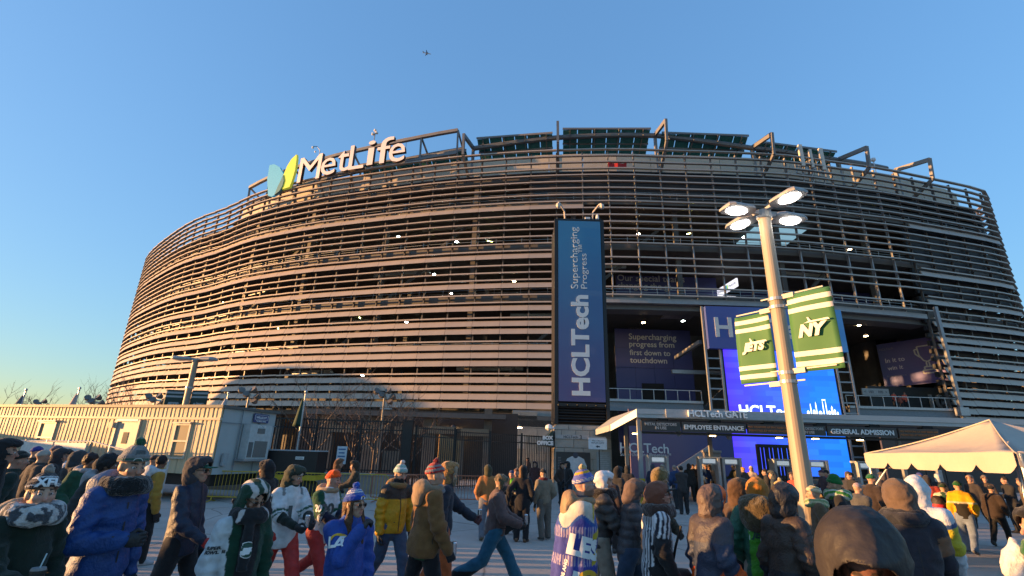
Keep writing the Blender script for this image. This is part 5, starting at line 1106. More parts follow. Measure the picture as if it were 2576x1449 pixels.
    def isarm(s, P, r=.062):
        t, d, sd = s.armt(P); H = s.H; core = np.abs(P[:, 0]) < .086*H*s.wide; return (d < r*H+.03) & ~(core & (t < .75) & (P[:, 1] < .09*H)), t, sd
    # ---- garments
    def torso(s, P, b, hem=.47, flare=0.):
        H, Z, w = s.H, s.Z, s.wide
        f = ell(P, (0, 0, Z(.70)), (.080*H*w+b, .056*H*w+b, .145*H+b)); f = smin(f, ell(P, (0, .006*H, Z(.59)), (.074*H*w+b, .058*H*w+b, .13*H+b)), .05); f = smin(f, ell(P, (0, -.004*H, Z(.50)), (.078*H*w+b+flare, .060*H*w+b+flare, .12*H+b)), .05)
        f = smin(f, cap(P, (-.070*H*w, -.005*H, Z(.798)), (.070*H*w, -.005*H, Z(.798)), .036*H+b*.6, .036*H+b*.6), .05); f = smin(f, cap(P, (0, -.005*H, Z(.80)), (0, .008*H, Z(.855)), .05*H+b*.5, .044*H+b*.3), .04); return f
    def sleeves(s, P, b, wr=.0, f=None, k=.016):
        H = s.H
        for i in (0, 1):
            u_ = cap(P, s.sho[i], s.elb[i], .036*H+b*.68, .030*H+b*.64); l_ = cap(P, s.elb[i], s.wri[i], .030*H+b*.64, .022*H+b*.6); a = smin(u_, l_, .02)
            ab = s.wri[i]-s.sho[i]; hh = (P-s.sho[i]) @ ab/float(ab @ ab); a = a+(.0045+.05*b)*np.sin(hh*34+3*np.sin(P @ A3(9, 7, 5)+s.seed))*np.clip(1.4-np.abs(hh-.55)*2.2, .15, 1); f = a if f is None else smin(f, a, k)
        return f
    def ubox(s, m=.16):
        pts = np.array([*s.sho, *s.elb, *s.wri]); return np.array([min(pts[:, 0].min(), -.12*s.H*s.wide)-m, min(pts[:, 1].min(), -.1*s.H)-m, 0]), np.array([max(pts[:, 0].max(), .12*s.H*s.wide)+m, max(pts[:, 1].max(), .1*s.H)+m, 0])
    def jacket(s, c, b=.03, hem=.45, puff=0, wr=.008, mat=None, name='jacket', collar=.0, sleeve=True, flare=0., short=False, wf=1.):
        b = b*.85; lo, hi = s.ubox(); H = s.H; lo[2] = s.Z(hem)-.03; hi[2] = s.Z(.90)+b; sd = s.seed
        def fn(P):
            f = s.torso(P, b, hem, flare)
            if sleeve: f = s.sleeves(P, b, f=f)
            if short:
                t, d, si = s.armt(P); f = np.maximum(f, np.where((np.abs(P[:, 0]) > .09*H*s.wide) | (P[:, 1] > .11*H), (t-short)*.16*H, -1))
            if collar: f = smin(f, tor(P, (0, .0, s.Z(.855)), .055*H+b*.2, .022*H+collar), .02)
            if puff: f = f-.020*np.abs(np.sin(np.pi*(P[:, 2]+.02*np.sin(P[:, 0]*9))/puff))**.6+.012
            if wr: f = f+wr*1.9*(np.abs(wrn(P*A3(1.1, 1.1, .75), sd, wf*.8))-.45)+wr*1.1*(np.abs(wrn(P*A3(.6, .6, 1.6), sd+5, wf*1.5))-.4)
            f = smax(f, (s.Z(hem)+.010*np.sin(P[:, 0]*14+sd)-P[:, 2]), .012); f = np.maximum(f, .0) if False else f
            return np.maximum(f, P[:, 2]-s.Z(.875))
        return s.mk(name, fn, lo, hi, s.vx, c, mat or CLOTH)
    def sleeves_only(s, c, b=.014, name='undershirt', mat=None):
        lo, hi = s.ubox(); lo[2] = s.Z(.40); hi[2] = s.Z(.88)
        return s.mk(name, lambda P: s.sleeves(P, b)+.005*wrn(P, s.seed+3, 1.6), lo, hi, s.vx, c, mat or CLOTH)
    def trousers(s, c, b=.022, wr=.008, mat=None, flare=.0, top=.56, name='trousers'):
        H = s.H; pts = np.array([*s.knee, *s.ank, *s.hip]); lo = pts.min(0)-.16; hi = pts.max(0)+.16; lo[2] = min(s.ank[0][2], s.ank[1][2])-.06; hi[2] = s.Z(top)
        def fn(P):
            f = ell(P, (0, -.005*H, s.Z(.52)), (.082*H*s.wide+b, .062*H*s.wide+b, .10*H))
            for i in (0, 1): f = smin(f, smin(cap(P, s.hip[i], s.knee[i],   .052*H+b*.8, .037*H+b*.8), cap(P, s.knee[i], s.ank[i]-A3(0, 0, .0), .036*H+b*.8, .026*H+b+flare), .02), .035)
            f = f+wr*1.5*(np.abs(wrn(P, s.seed+1, 1.0))-.4)+wr*1.2*(np.abs(wrn(P*A3(.7, .7, 2.), s.seed+2, 1.5))-.4); fl = lambda i: None
            for i in (0, 1): pass
            return f
        return s.mk(name, fn, lo, hi, max(s.vx, .014), c, mat or CLOTH)
    def shoes(s, c=(.03, .028, .027), sole=None):
        H = s.H
        for i in (0, 1):
            a, t = s.ank[i], s.toe[i]; he = a+(a-t)*.28*A3(1, 1, 0)-A3(0, 0, .022*H); tt = t; lo = np.minimum(np.minimum(a, tt), he)-.08; hi = np.maximum(np.maximum(a, tt), he)+.09
            fn = lambda P: smin(smin(cap(P, he, tt, .026*H, .022*H), cap(P, he+A3(0, .01, .01*H), a+A3(0, 0, .02*H), .028*H, .030*H), .02), cap(P, a, (a+tt)/2, .03*H, .026*H), .02)
            cf = c if sole is None else (lambda V: np.where((V[:, 2] < min(he[2], tt[2])-.004)[:, None], col(sole), col(c)))
            s.mk('shoe', fn, lo, hi, max(s.vx*.8, .012), cf, LEATH)
    def hands(s, c=(.02, .02, .022), glove=True, grip=(0, 0), which=(0, 1), mat=None):
        H = s.H; k = s.hs*(1.12 if glove else 1.)
        for i in which:
            w, e = s.wri[i], s.elb[i]; d = (w-e)/np.linalg.norm(w-e); sg = 1 if i == 0 else -1; inw = A3(-sg, .25, 0); inw -= d*float(inw @ d); inw /= np.linalg.norm(inw); sd_ = np.cross(d, inw)*sg; g_ = grip[i]
            o = w+d*.015; B = np.stack([sd_, d, -inw], 1)      # local x across fingers (towards thumb), y along, z back of hand
            segs = []
            for j, (x, L) in enumerate(((.032, .072), (.011, .080), (-.011, .075), (-.032, .058))):
                a0 = A3(x, .088, 0); ang = g_*1.15+.18; d1 = A3(0, math.cos(ang), -math.sin(ang)); a1 = a0+d1*L*.5; ang2 = g_*2.5+.45; d2 = A3(0, math.cos(ang2), -math.sin(ang2)); a2 = a1+d2*L*.5; segs.append((a0, a1, a2))
            th = (A3(.030, .03, -.008), A3(.056, .065, -.022-.02*g_), A3(.052-.025*g_, .098, -.03-.03*g_)); rf = .0105 if glove else .0088
            def fl(q):
                f = ell(q, (0, .052, 0), (.044, .052, .019)); f = smin(f, cap(q, (0, -.03, 0), (0, .02, 0), .029, .027), .02)
                for a0, a1, a2 in segs: f = smin(f, np.minimum(cap(q, a0, a1, rf, rf), cap(q, a1, a2, rf, rf*.9)), .006)
                return smin(f, smin(cap(q, th[0], th[1], .014, .012), cap(q, th[1], th[2], .012, .010), .006), .012)
            vx = max(.0065, s.vx*.55); s.mk('glove' if glove else 'hand', lambda P: fl(((P-o) @ B)/k)*k, o-.21, o+.21, vx, c, mat or (LEATH if glove else SKIN))
    # ---- head
    def hp(s, P): return ((P-s.hc) @ s.hR)/s.hs
    def hw(s, p): return s.hc+s.hR @ (np.asarray(p, np.float32)*s.hs)
    def hmk(s, name, fl, lo, hi, c, mat, vx=None, parent=None):
        cs = np.array([s.hw((x, y, z)) for x in (lo[0], hi[0]) for y in (lo[1], hi[1]) for z in (lo[2], hi[2])]); cf = c if not callable(c) else (lambda V: c(s.hp(V)))
        return s.mk(name, lambda P: fl(s.hp(P))*s.hs, cs.min(0), cs.max(0), vx or max(.0075, s.vx*.7), cf, mat, parent)
    def body(s, beard=None, lips=(.36, .16, .13)):
        H = s.H; sk = s.skin
        def fl(q):
            f = ell(q, (0, -.012, .035), (.075, .094, .086)); f = smin(f, ell(q, (0, .030, -.035), (.060, .066, .080)), .03); f = smin(f, ell(q, (0, .052, -.088), (.036, .036, .028)), .025)
            for sx in (-1, 1): f = smin(f, ell(q, (sx*.042, .066, -.022), (.024, .022, .022)), .015); f = smin(f, ell(q, (sx*.076, -.008, -.005), (.010, .024, .034)), .008); f = smax(f, -ell(q, (sx*.031, .108, .004), (.019, .020, .012)), .012)
            f = smin(f, cap(q, (-.035, .084, .024), (.035, .084, .024), .009, .009), .014); f = smin(f, cap(q, (0, .090, .008), (0, .113, -.030), .009, .015), .012); f = smin(f, cap(q, (-.020, .086, -.061), (.020, .086, -.061), .0085, .0085), .008); f = smin(f, cap(q, (-.016, .084, -.073), (.016, .084, -.073), .008, .008), .006); return f
        def fn(P):
            f = fl(s.hp(P))*s.hs; f = smin(f, cap(P, (0, -.006*H, s.Z(.80)), s.hw((0, -.015, -.05)), .036*H, .033*H), .03); return smin(f, ell(P, (0, 0, s.Z(.76)), (.10*H, .05*H, .06*H)), .03)
        def cf(V):
            q = s.hp(V); c = np.tile(sk, (len(V), 1)); n_ = wrn(V, 3, 2)[:, None]*.05; c = c*(1+n_)
            c = np.where(((q[:, 1] > .06) & (np.abs(q[:, 2]+.066) < .011) & (np.abs(q[:, 0]) < .024))[:, None], col(lips), c)
            ch = np.exp(-((np.abs(q[:, 0])-.04)**2+(q[:, 2]+.025)**2)/.0006)*(q[:, 1] > .03); no = np.exp(-(q[:, 0]**2+(q[:, 2]+.03)**2)/.0004)*(q[:, 1] > .08); c = c*(1-.35*(ch+no)[:, None]*A3(0, .55, .5))
            eb = (np.abs(q[:, 2]-.030-.004*np.abs(q[:, 0])/.03) < .006) & (np.abs(np.abs(q[:, 0])-.032) < .02) & (q[:, 1] > .05); c = np.where(eb[:, None], col((.05, .03, .02)), c)
            ey = (np.abs(q[:, 2]-.004) < .0075) & (np.abs(np.abs(q[:, 0])-.031) < .014) & (q[:, 1] > .055); c = np.where(ey[:, None], col((.10, .07, .06)), c)
            if beard is not None: c = np.where(((q[:, 2] < -.045) & (q[:, 2] > -.13) & (q[:, 1] > -.02) & ~((np.abs(q[:, 2]+.066) < .011) & (np.abs(q[:, 0]) < .024)))[:, None], c*.35+col(beard)*.65, c)
            return c
        lo = s.hc-A3(.2, .2, .5)*s.hs*1.0; hi = s.hc+A3(.2, .2, .17)*s.hs; lo[2] = s.Z(.70)
        o = s.mk('body', fn, lo, hi, max(.0075, s.vx*.62), cf, SKIN)
        if s.vx < .02:
            for sx in (-1, 1): s.hmk('eye', lambda q: np.sqrt(((q-A3(sx*.031, .079, .004))**2).sum(1))-.0125, (sx*.031-.016, .06, -.012), (sx*.031+.016, .096, .02), lambda q: np.where((((q[:, 0]-sx*.031-.002)**2+(q[:, 2]-.004)**2) < .000042)[:, None], col((.03, .018, .012)), col((.55, .52, .5))), SKIN, .004, o)
        return o
    def beanie(s, c, cuff=None, pom=None, tall=0., tilt=.35, logo=None, band=None, name='beanie', slouch=0):
        pl = lambda q: q[:, 2]-(.035+tilt*.5*(q[:, 1]+.0))
        def fl(q):
            f = ell(q, (0, -.012-slouch, .038+tall*.4), (.086, .106, .098+tall)); d = pl(q); rib = .0022*np.cos(np.arctan2(q[:, 0], q[:, 1])*34); f = f+rib+.004*wrn(q, s.seed+9, 2.5)
            if cuff is not None: f = f-.010*(1/(1+np.exp((d-.048)*900)))
            return smax(f, -d, .006)
        def cf(q):
            d = pl(q); a = np.tile(col(c) if not callable(c) else col((0, 0, 0)), (len(q), 1)); a = c(q, d) if callable(c) else a
            return np.where((d < .048)[:, None], (cuff(q, d) if callable(cuff) else col(cuff)), a) if cuff is not None else a
        o = s.hmk(name, fl, (-.13, -.16, -.05), (.13, .13, .17+tall*1.5), cf, KNIT)
        if pom is not None:
            pc = (0, -.012-slouch*1.6, .150+tall*1.4); s.hmk('pompom', lambda q: np.sqrt(((q-A3(*pc))**2).sum(1))-.036+.010*wrn(q, s.seed, 7), (pc[0]-.06, pc[1]-.06, pc[2]-.06), (.06, pc[1]+.06, pc[2]+.06), pom, FUR, None, o)
        return o
    def hood(s, c, mat=None, size=1., open_=1., fur=None, peak=0., deep=0., name='hood', wk=1.):
        H = s.H; k = size
        def fl(q):
            f = ell(q, (0, -.022, .028), (.108*k, .136*k, .134*k)); f = smin(f, ell(q, (0, -.05, -.10), (.098*k, .10*k, .09)), .05); f = smin(f, ell(q, (0, .06+peak, .09), (.06, .06+peak, .05)), .05); f = f+.017*wk*(np.abs(wrn(q*A3(1, .7, 1), s.seed+7, 1.5))-.45)+.008*wk*(np.abs(wrn(q, s.seed+8, 3.4))-.4)
            op = ell(q, (0, .150-deep*.3, -.015), (.078*open_, .125+deep, .112*open_)); f = smax(f, -op, .012); inn = ell(q, (0, .012, .012), (.092*k, .108*k, .112*k)); return smax(f, -inn, .008)
        o = s.hmk(name, fl, (-.16*k, -.2*k, -.21), (.16*k, .2*k, .20*k), c, mat or CLOTH)
        if fur is not None:
            def ff(q): return np.abs(ell(q, (0, .085, -.012), (.098*k, .05, .125*k)))-.0+.0*q[:, 0]
            def fr(q):
                a = np.arctan2(q[:, 2]+.012, q[:, 0]); r = np.sqrt((q[:, 0]/(.090*k))**2+((q[:, 2]+.012)/(.118*k))**2); return np.sqrt(((r-1)*.095)**2+(q[:, 1]-.075)**2)-.026+.010*wrn(q, s.seed, 6)
            s.hmk('fur_trim', fr, (-.16, .0, -.19), (.16, .15, .16), fur, FUR, None, o)
        return o
    def hood_down(s, c, mat=None, big=1., name='hood_down'):
        H = s.H; return s.mk(name, lambda P: smin(smin(ell(P, (0, -.065*H, s.Z(.85)), (.075*H*big, .045*H*big, .05*H*big)), tor(P, (0, -.005*H, s.Z(.845)), .062*H, .024*H), .03), ell(P, (0, -.085*H, s.Z(.80)), (.06*H*big, .03*H*big, .055*H*big)), .03)+.008*wrn(P, s.seed+4, 2), A3(-.17, -.30, s.Z(.70)), A3(.17, .16, s.Z(.93)), s.vx, c, mat or CLOTH)
    def capp(s, c, brim=None, pitch=0, mat=None, backwards=False, name='cap'):
        sg = -1 if backwards else 1
        def fl(q):
            f = smax(ell(q, (0, -.012, .036), (.083, .103, .088)), -(q[:, 2]-.030), .006); b_ = ell(q, (0, sg*.115, .040), (.074, .085, .018)); b_ = smax(b_, -(sg*q[:, 1]-.05), .004); b_ = np.maximum(b_, np.abs(q[:, 2]-.040+.9*q[:, 0]**2*3)-.006); return np.minimum(f, b_)
        return s.hmk(name, fl, (-.12, -.21, -.02), (.12, .21, .15), (lambda q: np.where((sg*q[:, 1] > .092)[:, None], col(brim if brim is not None else c), col(c))), mat or CLOTH)
    def hair(s, c, long=0., bun=False, name='hair', puffy=0.):
        def fl(q):
            f = ell(q, (0, -.02, .04), (.082+puffy, .102+puffy, .092+puffy)); f = smax(f, -ell(q, (0, .11, -.025), (.075, .075, .085)), .01)
            if long:
                for sx in (-1, 1): f = smin(f, smin(cap(q, (sx*.072, .015, .0), (sx*.085, .03, -.14), .026, .034), cap(q, (sx*.085, .03, -.14), (sx*.075, .085, -.14-long), .034, .02), .03), .02)
                f = smin(f, cap(q, (0, -.08, 0), (0, -.07, -.16), .06, .06), .03)
            return f+.006*wrn(q*A3(1, 1, .25), s.seed, 6)+puffy*.6*wrn(q, s.seed+1, 3)
        return s.hmk(name, fl, (-.17, -.2, -.2-long), (.17, .17, .18+puffy), c, HAIR)
    def scarf(s, c, thick=.034, mat=None, drop=False, up=0., name='scarf', wide=1.):
        H = s.H
        def fn(P):
            f = tor(P, (0, .012*H, s.Z(.858+up)), .052*H*wide, thick*wide); f = smin(f, tor(P, (0, .016*H, s.Z(.835+up)), .060*H*wide, thick), .02)
            if drop: f = smin(f, cap(P, (.03*H, .09*H, s.Z(.83)), (.035*H, .12*H, s.Z(.62)), .04, .045), .02)
            return f+.008*wrn(P, s.seed+6, 2.6)+.004*wrn(P, s.seed+2, 6)
        return s.mk(name, fn, A3(-.2*wide, -.2*wide, s.Z(.60 if drop else .76)), A3(.2*wide, .26*wide, s.Z(.95+up)), max(.010, s.vx*.8), c, mat or KNIT)
    def gaiter(s, c, top=-.045, mat=None, name='face_mask'):
        return s.hmk(name, lambda q: np.maximum(smin(ell(q, (0, .030, -.05), (.068, .078, .085)), cap(q, (0, -.005, -.06), (0, -.02, -.17), .068, .075), .03)+.003*wrn(q, s.seed, 3), q[:, 2]-top-.18*(q[:, 1]-.08)), (-.13, -.13, -.2), (.13, .15, .03), c, mat or CLOTH)
    def glasses(s, c=BLACK, round_=False):
        b = MB(); f = lambda x, y, z: Vector(s.shear(np.array([s.hw((x, y, z))]))[0])
        for sx in (-1, 1):
            pts = [f(sx*.033+.025*math.cos(a), .106-.008*abs(math.cos(a)), .003+.021*math.sin(a)) for a in np.arange(0, 6.3, .42)]; b.tube(pts, .0028, 5, False); b.tube([f(sx*.058, .098, .006), f(sx*.078, .0, .008)], .0028, 5)
        b.tube([f(-.009, .106, .005), f(.009, .106, .005)], .0028, 5); o = b.build('glasses', c, s.parts.get('body', s.root)); s.parts['glasses'] = o
        L = MB()
        for sx in (-1, 1): L.add([f(sx*.033+.024*math.cos(a), .1065-.008*abs(math.cos(a)), .003+.020*math.sin(a)) for a in np.arange(0, 6.28, .52)], [tuple(range(13))])
        L.build('lens', LENSM, o); return o
    def decal(s, garment, txt, size, at, frm, mat, rot=0., poly=None, name='lettering', bold=.02, shear=0., fit=None, off=.006, ysc=1.):
        """flat print pressed on the cloth: at = local point aimed at, frm = direction it is seen from"""
        me_g = garment.data; n = len(me_g.vertices); V = np.empty(n*3, np.float32); me_g.vertices.foreach_get('co', V); V = V.reshape(-1, 3); q = np.empty(len(me_g.polygons)*4, np.int32); me_g.polygons.foreach_get('vertices', q)
        bvh = BVHTree.FromPolygons([Vector(v) for v in V.tolist()], q.reshape(-1, 4).tolist()); frm = Vector(frm).normalized(); axx = Vector((0, 0, 1)).cross(frm).normalized(); ayy = frm.cross(axx)
        if poly is None: me = text_mesh(txt, size, 0, bold, shear)
        else: b = MB(); [b.add([(x*size, y*size, 0) for x, y in pl], [tuple(range(len(pl)))]) for pl in poly]; me = bpy.data.meshes.new('print'); me.from_pydata(b.v, [], b.f)
        bm = bmesh.new(); bm.from_mesh(me); bmesh.ops.triangulate(bm, faces=bm.faces[:])
        for _ in range(4):
            le = [e for e in bm.edges if e.calc_length() > size*.22]
            if not le or len(bm.verts) > 6000: break
            bmesh.ops.subdivide_edges(bm, edges=le, cuts=1); bmesh.ops.triangulate(bm, faces=bm.faces[:])
        xs = [v.co.x for v in bm.verts]; ys = [v.co.y for v in bm.verts]; cx, cy = ((min(xs)+max(xs))/2, (min(ys)+max(ys))/2) if poly is None else (0, 0); k = fit/(max(xs)-min(xs)) if fit else 1; cr, sr = math.cos(rot), math.sin(rot); at = Vector(s.shear(np.array([at], np.float32))[0]); dead = []
        for v in bm.verts:
            x, y = (v.co.x-cx)*k, (v.co.y-cy)*k*ysc; x, y = x*cr-y*sr, x*sr+y*cr; o = at+axx*x+ayy*y+frm*1.0; h = bvh.ray_cast(o, -frm)
            if h[0] is None: dead.append(v)
            else: v.co = h[0]+frm*off
        bmesh.ops.delete(bm, geom=dead, context='VERTS'); bm.normal_update(); bm.to_mesh(me); bm.free(); me.materials.clear(); me.materials.append(mat); return obj(name, me, garment)
    def tailor(s, front=True, back=False, c=None, hem=.47):
        g_ = s.parts.get('jacket') or s.parts.get('jersey'); H = s.H; m_ = c or PK_
        if front:
            s.decal(g_, '', 1, A3(0, .1, s.Z(.64)), (0, 1, 0), m_, poly=[[(-.006, -.33*H/1.8*.8), (.006, -.33*H/1.8*.8), (.006, .20*H), (-.006, .20*H)]], name='zip')
            for sx in (-1, 1): s.decal(g_, '', 1, A3(sx*.06*H, .1, s.Z(hem+.085)), (sx*.5, 1, 0), m_, poly=[[(-.07, -.004), (.07, .012), (.07, .022), (-.07, .006)]], name='pocket_seam')
        for sx in (-1, 1): s.decal(g_, '', 1, A3(sx*.10*H, 0, s.Z(hem+.09)), (sx, .1, 0), m_, poly=[[(-.004, -.16), (.004, -.16), (.004, .14), (-.004, .14)]], name='side_seam', off=.003)
        if back:
            s.decal(g_, '', 1, A3(0, -.1, s.Z(.745)), (0, -1, 0), m_, poly=[[(-.19, -.005), (.19, -.005), (.19, .004), (-.19, .004)]], name='yoke_seam', off=.003)
            s.decal(g_, '', 1, A3(0, -.1, s.Z(.60)), (0, -1, 0), m_, poly=[[(-.004, -.22), (.004, -.22), (.004, .24), (-.004, .24)]], name='back_seam', off=.003)
    def world(s, p):
        p = s.shear(np.array([p], np.float32))[0]; return Vector(s.root.location)+Matrix.Rotation(s.root.rotation_euler[2], 3, 'Z') @ Vector(p)
LENSM = bpy.data.materials.new('lens_glass'); LENSM.use_nodes = True; _b = LENSM.node_tree.nodes['Principled BSDF']; _b.inputs['Base Color'].default_value = (.8, .8, .8, 1); _b.inputs['Roughness'].default_value = .05; _b.inputs['Transmission Weight'].default_value = 1; _b.inputs['IOR'].default_value = 1.05
PW_, PK_, PG_, PGY, PY_ = M('print_bright', (.72, .72, .70), .7, 0, .03), M('print_black', (.02, .022, .024), .7), M('print_green', (.015, .06, .04), .7), M('print_charcoal', (.07, .08, .08), .7), M('print_gold', (.62, .36, .02), .7)
PB_ = M('print_royal', (.02, .06, .32), .7); CANM = M('can_silver', (.6, .6, .62), .25, .9, .05)
def can(p, label, col_=None, tall=.15, r=.034):
    t = thing('drink_can', label, 'can', p); b = MB(); b.lathe([(r*.8, -tall/2), (r, -tall/2+.012), (r, tall/2-.012), (r*.82, tall/2)], n=14); b.build('can_body', col_ or CANM, t); b = MB(); b.lathe([(r*.8, tall/2), (r*.78, tall/2+.003)], n=14); b.build('can_lid', CANM, t)
BLK = (.018, .018, .020); NAV = (.018, .024, .05); JEAN = (.055, .085, .15); JEAN2 = (.03, .045, .075); KH = (.30, .25, .19); WHT = (.68, .68, .68); GRN = (.012, .05, .03); RED = (.42, .025, .02); BRN = (.10, .055, .03); TANC = (.30, .16, .07); GRYC = (.16, .155, .15); DGR = (.05, .05, .055)
SK2 = (.50, .31, .22); SKD = (.16, .085, .055)
# ================================================================== CAST (near people, left to right)
def wh(m, a, b): return np.where(m[:, None], col(a), col(b))
# 1 woman in black and white pom hat, chunky scarf, dark green coat
p = Person(112, 1181, 4.05, 345, 'person in black and white pom hat, chunky knitted scarf and dark green coat', arms=('hold', 'pocket'), hyaw=-18, skin=SK2, stride=16, hat=.03, wide=1.18)
p.body(); p.jacket((.012, .022, .016), .05, .36, wr=.012); p.trousers(BLK); p.shoes(); p.hands((.02, .03, .025), grip=(.8, .5))
def kn(q, d): a = np.arctan2(q[:, 0], q[:, 1]); return wh((d > .07) & (d < .078), (.6, .6, .6), (.018, .02, .03))
bn = p.beanie(kn, cuff=lambda q, d: wh((d > .016) & (d < .024), (.45, .45, .46), (.02, .02, .025)), pom=(.30, .26, .22), tall=.01); p.hair((.10, .06, .035))
hd = Vector(p.hR @ A3(.25, .95, .15)); hp_ = p.hw((.01, .1, .085)); p.decal(bn, 'XFL', .085, hp_, hd, PW_, bold=.004)
p.scarf(lambda V: wh(wrn(V, 5, 4.2) > .05, (.46, .45, .44), (.05, .055, .065)), .052, FUR, wide=1.22, up=.004); p.hood_down((.34, .24, .15), FUR, 1.2, 'fur_collar')
t = thing('drink_tumbler', 'black JETS tumbler with pale straw held by the person in pom hat', 'tumbler', p.world(p.wri[0]+A3(-.02, .08, .03)))
b = MB(); b.lathe([(.033, -.11), (.042, .07), (.046, .075), (.046, .09)], n=16); o = b.build('cup', M('tumbler_black', (.02, .025, .022), .35), t); b = MB(); b.lathe([(.045, .09), (.04, .105)], n=14); b.build('lid', M('lid_grey', (.2, .2, .2)), t); b = MB(); b.tube([(.005, 0, .1), (.025, 0, .19)], .004, 6); b.build('straw', M('straw_blue', (.45, .6, .65)), t); text('JETS', .05, (0, -.044, 0), (1, 0, 0), (0, 0, 1), PW_, o, .003, .075, bold=.002, shear=.3)
# 2 tall man, grey JETS beanie with green pom, royal blue parka
p = Person(333, 1124, 4.7, 350, 'tall person in royal blue parka and grey JETS beanie with green pompom', arms=((.06, .13, .64), 'down'), hyaw=-14, hpitch=-8, stride=6, wide=1.1)
p.body(); p.jacket((.012, .050, .19), .042, .37, wr=.013, mat=NYLON, wf=.8, flare=.03); p.trousers(BLK, .01); p.shoes(); p.hands(BLK, grip=(.5, .4))
bn = p.beanie((.21, .205, .20), cuff=lambda q, d: wh((d > .012) & (d < .022), (.03, .10, .07), np.where(((d > .022) & (d < .03))[:, None], col((.55, .55, .55)), col((.20, .195, .19)))[0] if False else (.20, .195, .19)), pom=(.02, .09, .045), tall=.022)
p.decal(bn, 'JETS', .04, p.hw((.02, .08, .115)), p.hR @ A3(.3, .9, .35), PGY, bold=.003); E_ = [[(.5*math.cos(a), .32*math.sin(a)) for a in np.arange(0, 6.28, .4)]]; p.decal(bn, '', .07, p.hw((.03, .1, .058)), p.hR @ A3(.35, .93, .05), PW_, poly=E_, off=.004, name='oval_badge'); p.decal(bn, '', .06, p.hw((.03, .1, .058)), p.hR @ A3(.35, .93, .05), PG_, poly=E_, off=.006, name='oval_badge')
p.gaiter((.55, .55, .58), -.06); p.scarf((.012, .012, .013), .045, FUR, name='fur_collar', wide=1.25); p.hood_down((.10, .14, .22), NYLON, 1.25)
zp = MB(); V_ = [Vector(p.shear(np.array([A3(.0, .0, 0)+A3(0, .105*p.H+.065, p.Z(z))]))[0]) for z in (.42, .55, .68, .80)]
p.decal(p.parts['jacket'], '', 1, A3(.01, .1, p.Z(.60)), (.1, 1, 0), PK_, poly=[[(-.007, -.45), (.007, -.45), (.007, .36), (-.007, .36)]], name='zip')
p.decal(p.parts['jacket'], '', 1, A3(.10, .1, p.Z(.66)), (.3, 1, 0), PK_, poly=[[(-.05, -.004), (.05, -.004), (.05, .006), (-.05, .006)]], name='pocket_seam')
# 3 navy hooded jacket, green cap
p = Person(500, 1143, 6.4, 2, 'person in navy hooded jacket, green cap and red mitten, walking right', arms=((.10, .17, .55), 'down'), hyaw=0, stride=17, lead=-1, hat=.035, wide=1.2, lean=-1)
p.body(); p.jacket((.014, .02, .042), .04, .45, wr=.01, mat=NYLON); p.tailor(); p.trousers(BLK); p.shoes(); p.hands(RED, grip=(.7, .3), which=(0,)); p.hands(BLK, which=(1,)); p.hood((.05, .045, .05), open_=1.0); c_ = p.capp((.012, .09, .055)); p.glasses(PK_)
p.decal(c_, 'Jets', .04, p.hw((.03, .09, .085)), p.hR @ A3(.6, .75, .3), PW_, shear=.3, fit=.06)
# 4 mustard coat, turned away
p = Person(404, 1146, 9.9, 60, 'person in mustard coat with white hood and black hair, turned away beside the navy jacket', arms=('down', 'pocket'), hyaw=40, skin=SKD, stride=8, hat=.0)
p.body(); p.jacket((.36, .20, .035), .04, .40, wr=.01); p.trousers(BLK); p.shoes((.4, .4, .42)); p.hair((.012, .010, .010)); p.hood_down((.50, .50, .52), None, 1.1); p.hands(BLK)
# 5 green and white varsity jacket, striped hood, glasses
p = Person(640, 1206, 4.9, 325, 'person in green and white varsity jacket with striped hood and glasses, looking down', arms=('down', 'down'), hyaw=6, hpitch=-22, skin=(.40, .25, .18), stride=10, hat=.04, wide=1.2, lean=5)
def vc(V):
    ia, t, sd = p.isarm(V); c = wh(ia & (sd == 0), (.52, .54, .55), GRN); c = np.where(((np.abs(V[:, 0]) < .05*p.H) & (V[:, 1] > 0.02))[:, None], col(BLK), c); return c
p.body(); p.jacket(vc, .04, .40, wr=.012); p.trousers((.25, .25, .26)); p.shoes(); p.hands(p.skin, False); hh = p.hood(lambda q: np.where((np.abs(q[:, 0]) < .016)[:, None], col((.52, .47, .43)), np.where((np.abs(q[:, 0]) < .055)[:, None], col((.03, .06, .04)), np.where((np.abs(q[:, 0]) < .09)[:, None], col((.50, .45, .42)), col(GRN)))), size=1.05, open_=1.1)
p.hair((.02, .014, .012)); p.glasses(M('brown_frame', (.12, .06, .03), .3)); p.scarf(lambda V: wh(wrn(V*A3(1, 1, .3), 9, 3) > .55, (.45, .43, .42), BLK), .042, CLOTH, True, wide=1.15)
j_ = p.parts['jacket']; p.decal(j_, 'SUPER\nBOWL III', .07, (p.sho[0]+p.elb[0])/2+A3(0, .03, -.03), (.85, .5, 0), PK_, fit=.14, bold=.003, shear=.2)
p.decal(p.parts['scarf'], '', .075, A3(.045, .1, p.Z(.70)), (.15, 1, 0), PW_, poly=[[(.9*math.cos(a), .85*math.sin(a)) for a in np.arange(0, 6.28, .4)]], off=.005, name='round_badge'); p.decal(p.parts['scarf'], '', .068, A3(.045, .1, p.Z(.70)), (.15, 1, 0), PG_, poly=[[(.9*math.cos(a), .85*math.sin(a)) for a in np.arange(0, 6.28, .4)]], off=.007, name='round_badge'); p.decal(p.parts['scarf'], 'JETS', .04, A3(.045, .1, p.Z(.695)), (.15, 1, 0), PW_, off=.009, fit=.095, shear=.3)
p.decal(j_, '', 1, A3(0, .1, p.Z(.455)), (0, 1, 0), PGY, poly=[[(-.13, -.018), (.13, -.018), (.13, .018), (-.13, .018)]], name='waist_rib')
